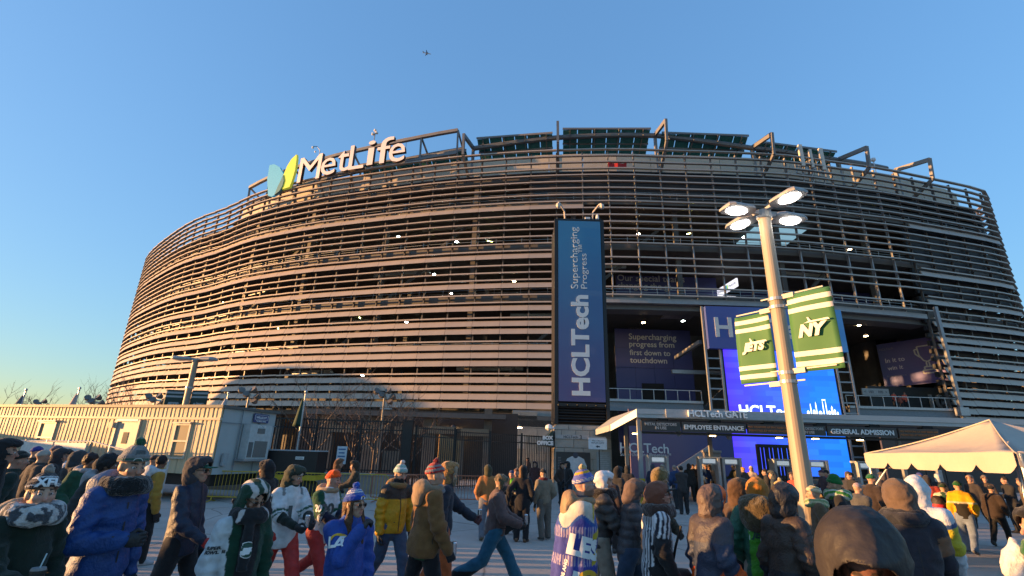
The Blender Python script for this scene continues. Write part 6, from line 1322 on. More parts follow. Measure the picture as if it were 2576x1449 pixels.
# 6 all black, looking left by the barrier
p = Person(678, 1158, 9.2, 165, 'person all in black with hood up facing left by the yellow barrier', arms=('cross', 'cross'), hyaw=10, skin=SKD, hat=.03)
p.body(); p.jacket(BLK, .045, .42); p.trousers(BLK); p.shoes(); p.hands(BLK); p.hood(BLK, open_=1.)
# 7 white jersey number 1
p = Person(744, 1160, 7.6, 318, 'person in white football jersey number 1 with dark hood and red trousers', arms=('hold2', 'hold'), hpitch=-10, hyaw=34, stride=24, lead=-1, hat=.04, lean=5)
def j1(V):
    ia, t, sd = p.isarm(V); c = np.tile(col((.62, .62, .63)), (len(V), 1)); st = ia & (((t > .72) & (t < .82)) | ((t > .90) & (t < 1.0))); c = np.where(st[:, None], col((.03, .09, .06)), c); return np.where(((V[:, 2] > p.Z(.80)) & (np.abs(np.abs(V[:, 0])-.07*p.H) < .018))[:, None], col((.2, .2, .2)), c)
p.body(); p.jacket(j1, .05, .43, short=1.08, wr=.011, name='jersey'); p.sleeves_only((.015, .022, .018), .022); p.trousers(RED, .03, mat=NYLON); p.shoes(); p.hands(BLK, grip=(.5, .6)); p.hood((.045, .05, .035), size=1.0); p.gaiter((.02, .03, .025), -.075)
p.decal(p.parts['jersey'], '1', .30, A3(.02, .12, p.Z(.655)), (.2, 1, 0), PGY, bold=.012, name='number', ysc=1.15); p.decal(p.parts['jersey'], '1', .18, p.sho[0]+A3(.05, .02, -.10), (1, .3, .3), PGY, bold=.008, name='number')
hbd = p.hmk('headband', lambda q: np.abs(ell(q, (0, -.005, .045), (.080, .099, .09)))+np.maximum(0, np.abs(q[:, 2]-.055)-.014)-.004, (-.11, -.13, .02), (.11, .13, .09), (.55, .55, .57), CLOTH, .008)
can(p.world((p.wri[0]+p.wri[1])/2+A3(.0, .10, .05)), 'silver drink can held by the number 1 jersey wearer')
# 8 orange beanie, jersey 20, football
p = Person(838, 1167, 8.3, 332, 'person in orange beanie and white and green jersey number 20 carrying a football', arms=('hold2', 'hold2'), hpitch=-3, hyaw=26, stride=30, lead=1, hat=.03, lean=9, skin=(.46, .27, .20))
def j20(V):
    ia, t, sd = p.isarm(V); c = wh(ia & (t < 1.05), (.015, .075, .04), (.60, .60, .62)); return np.where((ia & (t > .96) & (t < 1.02))[:, None], col((.6, .6, .6)), c)
p.body(); p.jacket(j20, .045, .42, short=1.1, wr=.011, name='jersey'); p.sleeves_only((.016, .016, .035), .026); p.trousers(RED, .026, mat=NYLON); p.shoes(); p.hands(BLK, grip=(.8, .8)); p.beanie((.85, .095, .012), cuff=(.85, .095, .012), tall=.012); p.hood_down((.34, .25, .16))
p.decal(p.parts['jersey'], '20', .22, A3(.05, .1, p.Z(.70)), (.6, .8, 0), PGY, bold=.008, name='number'); p.decal(p.parts['jersey'], '20', .13, p.elb[0]*.6+p.sho[0]*.4, (1, .25, 0), PW_, bold=.006, name='number')
fb = thing('football', 'brown leather football tucked under the arm of jersey number 20', 'football', p.world((p.wri[1]+A3(.02, .03, .07)))); b = MB(); b.lathe([(.005, -.135), (.035, -.11), (.066, -.06), (.078, 0), (.066, .06), (.035, .11), (.005, .135)], n=14); o = b.build('shell', M('football_leather', (.11, .035, .022), .5, 0, .1, 30, .4, 200), fb, True); fb.rotation_euler = (R(80), 0, R(60)); b = MB(); b.box((0, -.078, 0), (.012, .006, .09)); [b.box((0, -.08, z), (.03, .006, .006)) for z in (-.03, -.01, .01, .03)]; b.build('laces', PW_, o)
# 9 girl in blue jacket, striped pom hat, hand at mouth
p = Person(892, 1229, 5.2, 318, 'person in royal blue LA jacket and blue striped pom hat, drinking, long brown hair', arms=('mouth', 'down'), hyaw=14, skin=(.45, .28, .19), stride=6, hat=.03, wide=1.12)
p.body(); p.jacket(lambda V: wh((V[:, 0] > .02*p.H) & (V[:, 1] < -.075) & (V[:, 2] < p.Z(.62)), (.45, .36, .02), (.012, .055, .28)), .05, .42, wr=.012, mat=NYLON); p.trousers(NAV); p.shoes(); p.hands(BLK, grip=(.9, .3)); p.hair((.085, .042, .020), long=.20); p.glasses(M('brown_frame', (1, 1, 1)))
bn = p.beanie(lambda q, d: wh(((d > .075) & (d < .085)) | ((d > .095) & (d < .104)), (.6, .58, .58), (.06, .11, .36)), cuff=(.02, .06, .33), pom=(.03, .09, .42), tall=.018)
LAm = [[(-.5, .42), (-.28, .42), (-.28, -.18), (.12, -.18), (.12, -.38), (-.5, -.38)]]; LAa = [[(.02, -.38), (.24, -.38), (.34, -.1), (.56, -.1), (.62, -.38), (.86, -.38), (.5, .34), (.3, .34)]]; HORN = [[(.46*math.cos(a)*r+.1, .46*math.sin(a)*r+.12) for r in (1,) for a in np.arange(-.2, 3.3, .25)]+[(.30*math.cos(a)+.1, .30*math.sin(a)+.12) for a in np.arange(3.3, -.2, -.25)]]
def rams(g_, at, frm, sz, rot=0, off=.006):
    a, c = HORN[0][:15], HORN[0][15:][::-1]; n_ = min(len(a), len(c)); hq = [[a[i], a[i+1], c[i+1], c[i]] for i in range(n_-1)]
    p.decal(g_, '', sz, at, frm, PY_, rot, poly=hq, off=off, name='horn_emblem'); p.decal(g_, '', sz, at, frm, PW_, rot, poly=LAm, off=off+.002, name='letter_emblem'); p.decal(g_, '', sz, at, frm, PW_, rot, poly=[[(.02, -.38), (.24, -.38), (.5, .34), (.3, .34)], [(.5, .34), (.38, .1), (.62, -.38), (.86, -.38)], [(.3, -.16), (.26, -.3), (.62, -.3), (.6, -.16)]], off=off+.002, name='letter_emblem')
rams(p.parts['jacket'], p.sho[0]*.5+p.elb[0]*.5+A3(0, .02, .02), (.9, .45, .1), .12, .2); rams(bn, p.hw((.01, .1, .062)), p.hR @ A3(.15, .98, .1), .045)
# 10 yellow and black jacket
p = Person(1006, 1163, 8.4, 312, 'person in yellow jacket with black shoulders, pale striped bobble hat and jeans', arms=('down', (.17, .0, .47)), hyaw=6, hpitch=-10, stride=20, lead=-1, hat=.03, wide=1.06)
def yj(V):
    ia, t, sd = p.isarm(V); return wh((V[:, 2] > p.Z(.735)+.03*np.abs(V[:, 0])) & ~(ia & (t > .35)), (.035, .025, .02), (.55, .28, .008))
p.body(); p.jacket(yj, .05, .47, wr=.011, mat=NYLON); p.tailor(); p.trousers((.06, .09, .15), .024); p.shoes((.03, .025, .02)); p.hands(BLK, grip=(.4, .4)); p.gaiter(BLK, -.03); p.hood_down((.22, .13, .05)); p.beanie(lambda q, d: wh(((d*55).astype(int) % 3) == 0, (.55, .55, .54), (.22, .36, .33)), cuff=(.24, .36, .33), pom=(.52, .46, .44), tall=.02)
# 11 brown work jacket, red and grey beanie
p = Person(1090, 1160, 6.8, 30, 'person in brown work jacket and red and grey striped pom beanie, black trousers', arms=((.15, .10, .49), (.16, .04, .47)), hyaw=-15, stride=16, lead=1, hat=.03, wide=1.12)
p.body(); p.jacket((.17, .085, .03), .055, .45, wr=.012, flare=.035); p.tailor(True, True); p.jacket((.012, .09, .035), .03, .435, sleeve=False, name='shirt'); p.trousers((.015, .015, .018), .02); p.shoes(); p.hands(BLK, grip=(.7, .6)); p.hood_down((.24, .17, .11), None, 1.2); p.beanie(lambda q, d: wh((d > .066) & (d < .088), (.20, .19, .19), (.36, .02, .02)), cuff=lambda q, d: wh(d > .022, (.22, .20, .20), (.36, .025, .025)), pom=(.20, .01, .015), tall=.01); p.scarf((.18, .18, .21), .03)
can(p.world(p.wri[0]+A3(-.01, .09, .0)), 'silver can in the black glove of the brown work jacket wearer')
# 12 dark navy jacket, tan fur hood, rust trousers, can
p = Person(1126, 1161, 8.0, 8, 'person in dark navy coat with tan hood and rust trousers, partly behind the brown jacket', arms=('down', (.05, .25, .60)), stride=12, hat=.04, skin=(.35, .2, .14))
p.body(); p.jacket((.03, .032, .045), .045, .44, wr=.011); p.trousers((.42, .10, .03), .03); p.shoes(); p.hood((.34, .17, .06), FUR, 1.05, fur=(.3, .22, .15)); p.hands((.12, .04, .04), grip=(.6, .9))
can(p.world(p.wri[1]+A3(.0, .10, .04)), 'silver can held out by the tan hooded person')
# 13..19 mid distance
p = Person(1229, 1168, 13.7, 95, 'person in rust tan work coat and jeans with olive hood, seen from behind', arms=('pocket', 'pocket'), hat=.04, stride=8)
p.body(); p.jacket((.36, .15, .05), .05, .46); p.trousers((.13, .14, .17), .03); p.shoes((.1, .07, .04)); p.hood((.06, .055, .03)); p.hands(BLK)
p = Person(1256, 1173, 8.9, 3, 'person in plum brown jacket, ear-flap fur hat and blue jeans, striding right', arms=((.10, .20, .59), 'hold2'), stride=31, lead=-1, lean=3, hat=.04, hpitch=-5, knees=6, skin=(.35, .20, .15), wide=1.1)
p.body(); p.jacket((.115, .075, .07), .055, .49, wr=.013); p.tailor(); p.jacket((.55, .45, .20), .02, .465, sleeve=False, name='shirt'); p.trousers(lambda V: wh((V[:, 1] < -.19) & (V[:, 2] < .30), (.012, .013, .014), (.028, .115, .185)), .032, flare=.035); p.shoes((.06, .04, .03)); p.hands(BLK, grip=(.8, .8))
def flap(q):
    f = ell(q, (0, -.012, .045), (.092, .112, .092)); f = smax(f, -(q[:, 2]-.02), .01)
    for sx in (-1, 1): f = smin(f, ell(q, (sx*.082, .0, -.035), (.022, .05, .075)), .02)
    f = smin(f, ell(q, (0, .088, .07), (.07, .022, .035)), .015); return f+.010*wrn(q, 4, 5)
p.hmk('trapper_hat', flap, (-.15, -.17, -.15), (.15, .16, .17), lambda q: wh(wrn(q, 8, 3) > .3, (.20, .13, .07), (.10, .075, .04)), FUR); p.gaiter((.06, .05, .05), -.03)
can(p.world((p.wri[0]+p.wri[1])/2+A3(0, .11, .06)), 'silver can in the mittens of the striding person')
p = Person(1316, 1170, 13.6, 75, 'tall person all in black with one hood side brown, hand on hip, seen from behind', arms=('pocket', (.20, -.02, .55)), hat=.05)
p.body(); p.jacket((.014, .014, .018), .045, .40); p.trousers((.015, .015, .018), .03); p.shoes((.12, .06, .03)); p.hood(lambda q: wh(q[:, 0] < -.03, (.16, .09, .04), (.014, .014, .016)), size=1.05); p.hands(BLK)  # hood brown on its left side, black elsewhere
p = Person(1288, 1181, 14.6, 260, 'person in navy cap and dark coat with neon vest collar facing the camera', hat=.02, arms=('cross', 'cross'), skin=(.42, .25, .2))
p.body(); p.jacket(lambda V: wh((V[:, 2] > p.Z(.70)) & (V[:, 1] > 0) & (V[:, 0] < .02), (.22, .65, .05), BLK), .045, .44); p.trousers(BLK); p.shoes(); p.capp((.03, .05, .13)); p.hands(BLK)
p = Person(1368, 1177, 14.0, 110, 'person in grey beige jacket, grey trousers, black beanie and white soled shoes', arms=('pocket', 'down'), hat=.03, stride=4)
p.body(); p.jacket((.20, .165, .12), .045, .49); p.trousers((.13, .115, .10), .035); p.shoes((.03, .03, .03), (.55, .55, .55)); p.beanie(BLK, cuff=BLK); p.hands(BLK); p.scarf((.12, .02, .02), .03)
p = Person(1302, 1176, 15.5, 240, 'person in dark maroon coat and brown beanie between the tall black figure and cap wearer', arms=('pocket', 'pocket'), hat=.03); p.body(); p.jacket((.05, .03, .03), .04, .42); p.trousers(BLK); p.shoes(); p.beanie((.14, .07, .05), cuff=(.14, .07, .05)); p.hands(BLK)
# 20 blanket wearer
p = Person(1460, 1180, 5.9, 4, 'person in blue, gold and white striped pom beanie and glasses wrapped in a blanket', arms=((.03, .12, .62), (.03, .12, .66)), stride=14, hat=.03, skin=(.46, .26, .19), wide=1.0, hpitch=4)
p.body(beard=(.12, .06, .035)); p.jacket((.05, .06, .075), .04, .44, wr=.012, sleeve=False); p.trousers((.04, .05, .06), .03); p.shoes(); p.hood_down((.26, .175, .10), NYLON, 1.05); p.glasses(M('clear_frame', (.5, .5, .5), .2))
p.beanie(lambda q, d: wh((d > .085) & (d < .108), (.62, .33, .02), wh((d > .053) & (d < .060), (.6, .55, .5), (.10, .12, .38))[0] if False else (.10, .12, .38)), cuff=lambda q, d: wh(((d > .014) & (d < .021)) | ((d > .03) & (d < .037)), (.62, .55, .48), (.09, .12, .40)), pom=(.42, .34, .18), tall=.018)
H = p.H; bl = thing('blanket', 'blue and gold football blanket with LA and LES lettering, draped over shoulders', 'blanket', p.root.location, p.root.rotation_euler[2])
def bfn(P):
    f = p.torso(P, .06, .2, .02); f = smin(f, cap(P, (0, -.012*H, p.Z(.80)), (0, -.015*H, p.Z(.70)), .085*H, .118*H), .06); f = smin(f, cap(P, (0, -.015*H, p.Z(.70)), (0, -.03*H, p.Z(.20)), .118*H, .150*H), .06); f = f+.012*np.sin(np.arctan2(P[:, 0], P[:, 1]+.03)*11+P[:, 2]*2)*(p.Z(.85)-P[:, 2])+.009*wrn(P, 77, .9)
    f = np.maximum(f, P[:, 2]-p.Z(.85)+.25*np.maximum(0, P[:, 1])); f = np.maximum(f, p.Z(.17)-P[:, 2]+.02*np.sin(P[:, 0]*9)); f = np.maximum(f, -(f+.045)); return np.maximum(f, -(cap(P, (.02, .24, p.Z(.9)), (.03, .30, p.Z(.1)), .11, .15)))
def bcol(V):
    z = (V[:, 2]-p.Z(0))/H; c = np.tile(col((.045, .055, .27)), (len(V), 1)); top = z > .735+.035*np.sin(V[:, 1]*16+V[:, 0]*9); c = np.where(top[:, None], col((.56, .50, .42)), c); ed = np.abs(z-.735-.035*np.sin(V[:, 1]*16+V[:, 0]*9)) < .010; c = np.where(ed[:, None], col((.03, .09, .30)), c)
    a = np.arctan2(V[:, 1]+.03, V[:, 0]); hh_ = (np.sin(a*46) > .25) & ((np.abs(z-.69) < .028) | (np.abs(z-.55) < .024)); c = np.where((hh_ & ~top)[:, None], col((.40, .33, .42)), c); c = np.where(((V[:, 1] > .12) & top)[:, None], col((.05, .10, .33)), c); return np.where(((V[:, 1] > .10) & (np.sin(z*60+V[:, 0]*30) > .2))[:, None], col((.50, .36, .03)), c)
V, Q = surfnet(bfn, A3(-.42, -.5, p.Z(.15)), A3(.42, .5, p.Z(.88)), .0135); bo = obj('cloth', npmesh('cloth', p.shear(V), Q, bcol(V), CLOTH), bl)
fr = (1, .05, .08)
p.decal(bo, 'LES', .19, A3(.2, .02, p.Z(.615)), fr, PW_, -.22, bold=.012, fit=.36); rams(bo, A3(.2, .01, p.Z(.42)), fr, .30, -.25, .008)
p.decal(bo, 'LOS ANG', .05, A3(.2, -.2, p.Z(.50)), (1, -.9, 0), PW_, 1.35, bold=.003)
# 21 white hood, black fur collar
p = Person(1512, 1187, 7.6, 5, 'person in white hood and dark jacket with black fur collar and khaki trousers', arms=('hold', 'hold'), stride=12, hat=.02, wide=1.12, lean=5)
p.body(); p.jacket((.05, .045, .042), .06, .47, wr=.013, mat=NYLON, puff=.11); p.trousers(KH, .04, flare=.02); p.shoes(); p.hood((.62, .60, .60), deep=.02); p.scarf((.012, .010, .010), .05, FUR, name='fur_collar', wide=1.3); p.hands(BLK, grip=(.7, .7))
p = Person(1532, 1186, 12.5, 60, 'person in maroon black beanie just behind the white hood', hat=.03, arms=('down', 'down')); p.body(); p.jacket((.03, .02, .022), .045, .44); p.trousers(BLK); p.shoes(); p.beanie((.05, .015, .018), cuff=(.05, .015, .018)); p.hands(BLK)
# 22 grey puffer
p = Person(1588, 1191, 7.3, 0, 'person in charcoal puffer jacket with brown hood and blue jeans, walking right', arms=('phone', 'pocket'), stride=27, lead=-1, hpitch=-12, hat=.045, lean=6, wide=1.06)
p.body(); p.jacket((.05, .05, .058), .05, .44, puff=.105, wr=.008, mat=NYLON); p.tailor(); p.trousers((.03, .05, .085), .028); p.shoes(); p.hood((.13, .09, .075), CLOTH); p.hands(BLK, grip=(.8, .5)); p.capp((.5, .5, .5), (.5, .48, .46))
# 23 referee shirt
p = Person(1648, 1209, 6.0, 3, 'person in black and white striped referee shirt with brown hood up', arms=((.13, .06, .50), 'down'), hpitch=16, hat=.045, stride=10, wide=1.12, skin=(.47, .27, .20))
def rf(V):
    ia, t, sd = p.isarm(V); u = np.where(ia, V[:, 1]+t*.06, np.arctan2(V[:, 0], V[:, 1])*.19); c = wh(np.sin(u*2*np.pi/.05) > 0, (.62, .62, .64), (.018, .018, .03)); return np.where((ia & (t > .62))[:, None], col(BLK), c)
p.body(); p.jacket(rf, .05, .36, wr=.008, name='striped_shirt'); p.trousers(BLK, .03); p.shoes(); p.hands(BLK); p.hood((.17, .065, .04), CLOTH, 1.03, peak=-.01); p.scarf((.05, .03, .025), .045, FUR, name='fur_collar', wide=1.2); p.glasses(PK_); p.capp((.02, .02, .02))
bg_ = thing('shoulder_bag', 'black shoulder bag hanging at the referee shirt wearer', 'bag', p.world(A3(.16, .18, p.Z(.47)))); b = MB(); b.loft([[(.14*k*math.cos(a), .07*k*math.sin(a), z) for a in np.arange(0, 6.28, .5)] for z, k in ((-.14, .5), (-.12, 1), (.05, 1.05), (.12, .7))]); b.build('pouch', M('bag_black', (.016, .016, .018), .6, 0, .2, 9, .5, 20), bg_, True); b = MB(); b.tube([(-.08, 0, .1), (-.05, -.1, .35), (.0, -.16, .55)], .014, 5); b.build('strap', BLACK, bg_)
# 24 olive trapper behind ref
p = Person(1654, 1177, 8.4, 20, 'person in olive brown fur hat and camouflage coat just behind the referee shirt', arms=('pocket', 'pocket'), hat=.04); p.body(); p.jacket(lambda V: wh(wrn(V, 4, 1.8) > .1, (.07, .055, .04), (.03, .028, .02)), .05, .42); p.trousers((.04, .035, .03)); p.shoes(); p.hood((.16, .11, .04), FUR, 1.0); p.hands(BLK)
# 25 navy and orange hooded jacket
p = Person(1782, 1219, 5.5, 18, 'person in navy jacket with orange side panel and orange edged hood up', arms=('pocket', 'down'), hat=.045, stride=8, wide=1.15, lean=4)
p.body(); p.jacket(lambda V: np.where(((V[:, 2] < p.Z(.60)+1.0*(V[:, 1])) & (V[:, 1] > -.06))[:, None], col((.60, .085, .008)), wh(V[:, 2] > p.Z(.72)+.06*V[:, 0], (.05, .042, .05), (.022, .032, .065))), .055, .40, wr=.012, mat=NYLON); p.trousers(BLK); p.shoes(); p.hands(BLK)
p.hood(lambda q: np.where((q[:, 1] > .035)[:, None], col((.80, .11, .008)), wh(q[:, 1] > .0, (.03, .035, .06), (.10, .07, .06))), NYLON, 1.06, deep=.0)  # brownish hood back is sunlight painted onto the dark shell
# 26 brown hood
p = Person(1852, 1203, 6.6, 12, 'person in dark brown hooded work jacket between orange edged hood and green jacket', arms=('chest', 'pocket'), hat=.045, wide=1.1); p.body(); p.jacket(lambda V: wh(V[:, 2] > p.Z(.70), (.07, .042, .026), (.018, .018, .02)), .055, .42, wr=.012); p.trousers((.06, .05, .04)); p.shoes(); p.hood((.085, .048, .028), CLOTH, 1.06); p.hands((.2, .12, .09), False)
# 27 green jacket orange hood
p = Person(1900, 1201, 6.0, 50, 'person in orange hood under bright green team jacket with olive fur collar', arms=('pocket', 'pocket'), hat=.045, wide=1.12, stride=6); p.body(); jk = p.jacket(lambda V: wh(V[:, 0] < -.1, (.02, .10, .06), (.07, .33, .02)), .055, .43, wr=.013, mat=NYLON); p.trousers(KH); p.shoes(); p.hood((.40, .15, .02), CLOTH, 1.0); p.hood_down((.085, .06, .028), FUR, 1.55, 'fur_collar'); p.hands(BLK)
p.decal(jk, '', 1, A3(.02, -.1, p.Z(.70)), (.27, -1, 0), PW_, poly=[[(-.12, -.05), (.12, -.05), (.13, .05), (-.11, .05)]], rot=.0, off=.005, name='patch'); p.decal(jk, 'JETS', .09, A3(.02, -.1, p.Z(.70)), (.27, -1, 0), PG_, off=.008, fit=.20, bold=.004, shear=.3)
# 28 black hooded, big; sunlit brown painted on jacket back and hood side
p = Person(1963, 1216, 5.5, 25, 'broad person in black jacket browned by painted sunlight, big dark hood, left of lamp post', arms=('pocket', 'down'), hat=.05, wide=1.0, lean=5); p.body(); p.jacket(lambda V: wh((V[:, 1] < -.02) & (V[:, 2] > p.Z(.58)), (.045, .031, .024), (.014, .016, .022)), .042, .38, wr=.013, mat=NYLON); p.trousers((.03, .05, .14)); p.shoes(); p.hood(lambda q: wh((q[:, 1] < .01) & (q[:, 0] < .0), (.040, .028, .020), (.018, .018, .022)), NYLON, 1.12, deep=.03); p.hands(BLK)
# 29 nearest hooded person facing the camera
p = Person(2135, 1296, 2.05, 262, 'nearest person with face half hidden in a large dark brown hood, bottom right', arms=('hold', 'hold'), hat=.055, hpitch=-20, wide=1.15, skin=(.20, .085, .055), hyaw=-22); p.body(); p.jacket((.03, .026, .026), .06, .40, wr=.013, mat=NYLON); p.trousers(BLK); p.shoes(); p.hood((.030, .026, .026), NYLON2, 1.30, wk=.55, open_=1.18, peak=.04, deep=.03); p.hands(BLK, grip=(.6, .6)); p.gaiter((.025, .018, .016), -.035)
# 30 dark coat, sunlit tan painted on its upper sleeves, and white hood behind
p = Person(2257, 1206, 5.0, 70, 'broad person in dark navy coat with painted sunlit tan shoulders and brown hood, back turned', arms=((.10, .16, .55), (.18, .08, .50)), hat=.05, wide=1.25, lean=4); p.body()
def tc_(V):
    ia, t, sd = p.isarm(V); return wh((ia & (t > .12) & (t < .62)), (.17, .105, .065), (.028, .03, .042))
p.jacket(tc_, .05, .38, wr=.013, collar=.02, mat=CLOTH); p.tailor(False, True); p.trousers(BLK); p.shoes(); p.hood((.11, .075, .055), CLOTH, 1.1); p.scarf((.02, .022, .03), .042, CLOTH, name='collar', wide=1.3); p.hands(BLK, grip=(.6, .5))
p = Person(2296, 1197, 6.0, 40, 'person in white hood with blue and yellow sleeved white jacket and black gloves', arms=((.10, .18, .50), (.20, .12, .47)), hat=.045, wide=1.15, lean=6); p.body()
def wy(V):
    ia, t, sd = p.isarm(V); c = wh(ia & (t > .28) & (t < 1.1), (.50, .40, .02), (.55, .56, .60)); return np.where((ia & (t > .12) & (t <= .28))[:, None], col((.03, .07, .20)), c)
p.jacket(wy, .055, .40, wr=.012, mat=NYLON); p.trousers(BLK); p.shoes(); p.hood((.62, .62, .63), CLOTH, 1.05, peak=.02, deep=.03); p.hands((.02, .03, .02), grip=(.5, .5))
# 31 far right edge
p = Person(2612, 1275, 4.1, 170, 'person in black coat with green scarf cut off by the right edge', arms=('pocket', 'down'), hat=.04, wide=1.1); p.body(); p.jacket((.016, .017, .02), .055, .40); p.trousers(BLK); p.shoes(); p.hood(BLK, CLOTH, 1.0); p.scarf((.02, .10, .03), .04); p.hands(BLK)
bgp = thing('plastic_bag', 'creased white plastic bag carried at the right edge', 'bag', tuple(at_y(2562, 1425, 4.3))); V, Q = surfnet(lambda P: smin(ell(P, (0, 0, -.02), (.12, .10, .17)), cap(P, (0, 0, .06), (.01, 0, .17), .06, .035), .07)+.02*wrn(P, 5, 1.4)+.01*wrn(P, 8, 4), A3(-.2, -.2, -.26), A3(.2, .2, .34), .011); obj('bag_film', npmesh('bag_film', V, Q, (.62, .60, .58), NYLON), bgp)
# 32 mid right group
p = Person(2050, 1219, 8.6, 150, 'person in cream and green striped hat and scarf beside the lamp post', arms=('pocket', 'pocket'), hat=.03); p.body(); p.jacket((.10, .065, .035), .05, .42); p.trousers(BLK); p.shoes(); p.beanie(lambda q, d: wh(np.sin(d*180+q[:, 0]*30) > 0, (.55, .42, .28), (.12, .17, .06)), cuff=(.5, .4, .25)); p.scarf(lambda V: wh(np.sin(V[:, 2]*70+V[:, 0]*40) > 0, (.42, .40, .24), (.14, .22, .09)), .045, wide=1.2); p.hands(BLK)
p = Person(2103, 1198, 9.0, 140, 'person in tall green knit hat and green striped scarf, hands at face', arms=('mouth', 'pocket'), hat=.03); p.body(); p.jacket((.018, .018, .02), .05, .42); p.trousers(BLK); p.shoes(); p.beanie((.01, .13, .03), tall=.04, cuff=(.01, .12, .03)); p.scarf(lambda V: wh(np.sin(V[:, 2]*60+V[:, 0]*50) > .3, (.5, .5, .4), (.04, .20, .03)), .055, wide=1.3); p.hands((.2, .14, .08))
p = Person(2153, 1212, 11., 30, 'person in pale pink cap and grey jacket, arms folded', arms=('cross', 'cross'), hat=.02, hyaw=-10); p.body(); p.jacket((.075, .075, .075), .05, .46); p.trousers((.07, .06, .05)); p.shoes(); p.capp((.38, .27, .26), (.42, .27, .25)); p.hands((.2, .12, .09), False)
p = Person(2186, 1190, 13., 20, 'person in dark brown coat and green hat beside the left tent pole', arms=('pocket', 'pocket'), hat=.03); p.body(); p.jacket((.035, .024, .02), .055, .40); p.trousers(JEAN); p.shoes(); p.beanie((.01, .11, .04), cuff=(.01, .10, .04)); p.hands(BLK)
p = Person(1966, 1206, 10., 160, 'person in pale yellow knit hat behind the big dark hood', arms=('pocket', 'pocket'), hat=.03); p.body(); p.jacket((.05, .05, .05), .05, .42); p.trousers(BLK); p.shoes(); p.beanie((.48, .34, .14), cuff=(.42, .30, .13), pom=(.5, .38, .2)); p.scarf((.4, .35, .28), .035); p.hands(BLK)
p = Person(2368, 1214, 14.2, 35, 'person in green and white zigzag jersey with red backpack under the tent', arms=('pocket', 'pocket'), hat=.03, stride=10); p.body(); p.jacket(lambda V: wh((wrn(V, 6, 1.6) > .1) & (V[:, 2] > p.Z(.52)), (.5, .5, .44), (.02, .06, .045)), .055, .38); p.trousers(BLK); p.shoes(); p.beanie((.012, .04, .03), cuff=(.012, .04, .03)); p.hands(BLK)
bp_ = thing('backpack', 'red and black backpack on the zigzag jersey wearer', 'backpack', p.world(A3(-.12, -.2, p.Z(.68))), p.root.rotation_euler[2]); V, Q = surfnet(lambda P: ell(P, (0, 0, 0), (.15, .10, .22))+.01*wrn(P, 5, 1.5), A3(-.22, -.2, -.3), A3(.22, .2, .3), .03); obj('pack', npmesh('pack', V, Q, wh(V[:, 2] > 0, (.03, .02, .02), (.45, .02, .03)), NYLON), bp_)
p = Person(2404, 1206, 13.6, 40, 'person in yellow and black jacket, green hat and pale jeans, walking under the tent', arms=('pocket', 'down'), hat=.03, stride=18, lead=-1); p.body(); p.jacket(lambda V: np.where((np.abs(V[:, 2]-p.Z(.70)) < .02)[:, None], col((.5, .45, .35)), wh((V[:, 2] > p.Z(.70)) | p.isarm(V)[0], (.62, .31, .01), (.02, .018, .016))), .05, .47); p.trousers((.15, .19, .26), .03); p.shoes((.05, .05, .06), (.4, .4, .4)); p.beanie((.01, .09, .03), cuff=(.01, .09, .03)); p.hands(BLK)
p = Person(2488, 1218, 15., 25, 'person in black coat and trousers walking right behind the tent poles', arms=('pocket', 'down'), hat=.03, stride=14, wide=1.15); p.body(); p.jacket((.035, .025, .022), .055, .45); p.trousers(BLK); p.shoes(); p.beanie(BLK, cuff=BLK); p.hands(BLK)
p = Person(2330, 1196, 15.5, 60, 'person in red hooded coat under the tent valance', arms=('pocket', 'pocket'), hat=.03); p.body(); p.jacket((.38, .05, .035), .055, .40); p.trousers(BLK); p.shoes(); p.hood((.03, .03, .04)); p.hands(BLK)
p = Person(2296, 1203, 16.5, 70, 'person in orange red coat and white and dark cap deep under the tent', arms=('pocket', 'pocket'), hat=.03); p.body(); p.jacket((.42, .07, .04), .05, .42); p.trousers(BLK); p.shoes(); p.capp((.03, .03, .04), (.45, .45, .42)); p.hands(BLK)
